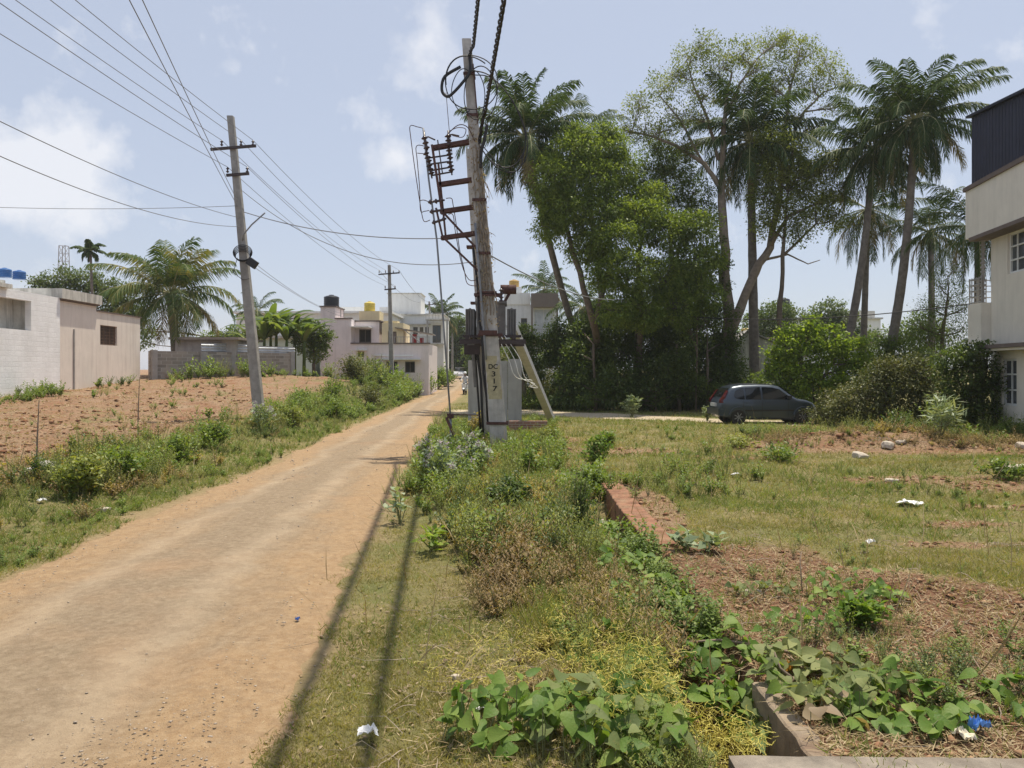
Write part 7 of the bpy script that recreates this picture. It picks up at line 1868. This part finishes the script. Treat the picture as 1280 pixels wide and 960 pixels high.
# ---------------------------------------------------------------- light, sky, camera
sunv = Vector((.15, .25, 1)).normalized()
el = math.asin(sunv.z); azm = math.atan2(sunv.x, sunv.y)
sl = bpy.data.lights.new('sun', 'SUN'); sl.energy = 4.9; sl.angle = R(.6); sl.color = (1, .915, .76)
so = bpy.data.objects.new('sun', sl); COL.objects.link(so); so.rotation_euler = (-sunv).to_track_quat('-Z', 'Y').to_euler()
w = bpy.data.worlds.new('World'); SC.world = w; w.use_nodes = True; nt = w.node_tree; nt.nodes.clear()
out = nt.nodes.new('ShaderNodeOutputWorld'); bg = nt.nodes.new('ShaderNodeBackground'); bg.inputs[1].default_value = .105
sk = nt.nodes.new('ShaderNodeTexSky'); sk.sky_type = 'NISHITA'; sk.sun_disc = False; sk.sun_elevation = el; sk.sun_rotation = azm
sk.air_density = 1.0; sk.dust_density = 3.0; sk.ozone_density = 1.2; sk.altitude = 900
tc = nt.nodes.new('ShaderNodeTexCoord'); D = tc.outputs['Generated']
# clouds: soft patches in three directions of the sky
def direction(px, py): return Vector(((px-640)/F, 1, -(py-HY)/F)).normalized()
def cmask(px, py, rx, seed, thr=.5, sx=1.0, sy=1.0, nsc=8.0, w=.6):
    v = direction(px, py)
    mp = N(nt, 'ShaderNodeMapping'); mp.vector_type = 'POINT'; mp.inputs['Location'].default_value = tuple(-v); nt.links.new(D, mp.inputs[0])
    m2 = N(nt, 'ShaderNodeMapping'); m2.inputs['Scale'].default_value = (1/sx, 1, 1/sy); nt.links.new(mp.outputs[0], m2.inputs[0])
    ln = N(nt, 'ShaderNodeVectorMath', operation='LENGTH'); nt.links.new(m2.outputs[0], ln.inputs[0])
    fall = N(nt, 'ShaderNodeMapRange'); fall.inputs['From Min'].default_value = 0; fall.inputs['From Max'].default_value = rx; fall.inputs['To Min'].default_value = 1; fall.inputs['To Max'].default_value = 0
    nt.links.new(ln.outputs['Value'], fall.inputs['Value'])
    n = N(nt, 'ShaderNodeTexNoise', i_Scale=nsc, i_Detail=8, i_Roughness=.6); m3 = N(nt, 'ShaderNodeMapping'); m3.inputs['Location'].default_value = (seed, seed*2, 0); nt.links.new(D, m3.inputs[0]); nt.links.new(m3.outputs[0], n.inputs['Vector'])
    a = N(nt, 'ShaderNodeMath', operation='MULTIPLY_ADD', i_1=2.2/3); nt.links.new(n.outputs['Fac'], a.inputs[0]); 
    b = N(nt, 'ShaderNodeMath', operation='MULTIPLY', i_1=1/3); nt.links.new(fall.outputs[0], b.inputs[0]); nt.links.new(b.outputs[0], a.inputs[2])
    return ramp(nt, a.outputs[0], [(thr/3, (0,)*3), ((thr+w)/3, (1,)*3)])
def addm(a, b):
    m = nt.nodes.new('ShaderNodeMix'); m.data_type = 'RGBA'; m.blend_type = 'LIGHTEN'; m.inputs[0].default_value = 1; nt.links.new(a, m.inputs[6]); nt.links.new(b, m.inputs[7]); return m.outputs[2]
c1 = cmask(35, 205, .155, 3.1, 1.3, 1.0, .55, 10.0, .45)
c2 = cmask(540, 45, .11, 5.3, 1.55, .62, .85, 16.0, .8)
c3 = cmask(490, 195, .07, 8.3, 1.5, 1.2, .6, 18.0, .8)
c4 = cmask(250, 300, .9, 1.7, 1.35, 1.5, .6, 2.5, 1.6)
cl = addm(addm(c1, c2), c3)
fac = N(nt, 'ShaderNodeMath', operation='MULTIPLY', i_1=.66); nt.links.new(cl, fac.inputs[0])
skc = mixc(nt, .62, sk.outputs[0], (5.5, 6.0, 7.1))
col = mixc(nt, fac.outputs[0], skc, (8.2, 8.2, 8.4))
nt.links.new(col, bg.inputs[0]); nt.links.new(bg.outputs[0], out.inputs[0])

if HAZE > 0:
    hb = MB(); hb.bb((-2950, -75, -3), (2950, 1660, 45)); hm, hn, ho = newmat('haze')
    pv = hn.nodes.new('ShaderNodeVolumePrincipled'); pv.inputs['Color'].default_value = (.86, .90, .96, 1); pv.inputs['Density'].default_value = HAZE; pv.inputs['Anisotropy'].default_value = .3
    hn.links.new(pv.outputs[0], ho.inputs['Volume']); o = hb.build('haze', hm); o['kind'] = 'stuff'; o['label'] = 'thin pale heat haze over the whole plot'; o['category'] = 'haze'
    SC.cycles.volume_bounces = 1; SC.cycles.volume_max_steps = 64
cd = bpy.data.cameras.new('camera'); co = bpy.data.objects.new('camera', cd); COL.objects.link(co)
co.location = (0, 0, EYE); co.rotation_euler = (R(90), 0, 0); cd.sensor_width = 36; cd.lens = 36*F/1280; cd.shift_y = (HY-480)/1280; cd.clip_end = 3000; cd.clip_start = .05
SC.camera = co
SC.view_settings.view_transform = 'Standard'; SC.view_settings.look = 'None'; SC.view_settings.exposure = EXPO; SC.view_settings.gamma = 1
SC.cycles.max_bounces = 8; SC.cycles.diffuse_bounces = 4; SC.cycles.transmission_bounces = 4; SC.cycles.transparent_max_bounces = 4; SC.cycles.use_denoising = True
SC.cycles.caustics_reflective = False; SC.cycles.caustics_refractive = False

# pieces that do not touch become parts of their own
def split_islands(o):
    me = o.data; n = len(me.vertices); pa = list(range(n))
    def fd(a):
        while pa[a] != a: pa[a] = pa[pa[a]]; a = pa[a]
        return a
    for e in me.edges:
        a, b = fd(e.vertices[0]), fd(e.vertices[1])
        if a != b: pa[a] = b
    gr = {}
    for p in me.polygons: gr.setdefault(fd(p.vertices[0]), []).append(p)
    if not 2 <= len(gr) <= 14: return
    base = o.name.split('.')[0]
    for ps in gr.values():
        ids = sorted({v for p in ps for v in p.vertices}); mp = {v: i for i, v in enumerate(ids)}
        m2 = bpy.data.meshes.new(base); m2.from_pydata([tuple(me.vertices[v].co) for v in ids], [], [tuple(mp[v] for v in p.vertices) for p in ps])
        for m in me.materials: m2.materials.append(m)
        m2.polygons.foreach_set('use_smooth', [p.use_smooth for p in ps])
        c = bpy.data.objects.new(base, m2); COL.objects.link(c); c.parent = o.parent; c.matrix_local = o.matrix_local.copy()
    bpy.data.objects.remove(o)
for o in list(SC.objects):
    if o.type == 'MESH' and o.parent and not o.children and o.name.split('.')[0] in ('cable_riser', 'lead_wire', 'rack_bar', 'loose_wire', 'cable_coil', 'cable_tail', 'ledge', 'pier', 'support_channel', 'upright', 'bracket', 'red_post', 'awning_frame'):
        split_islands(o)
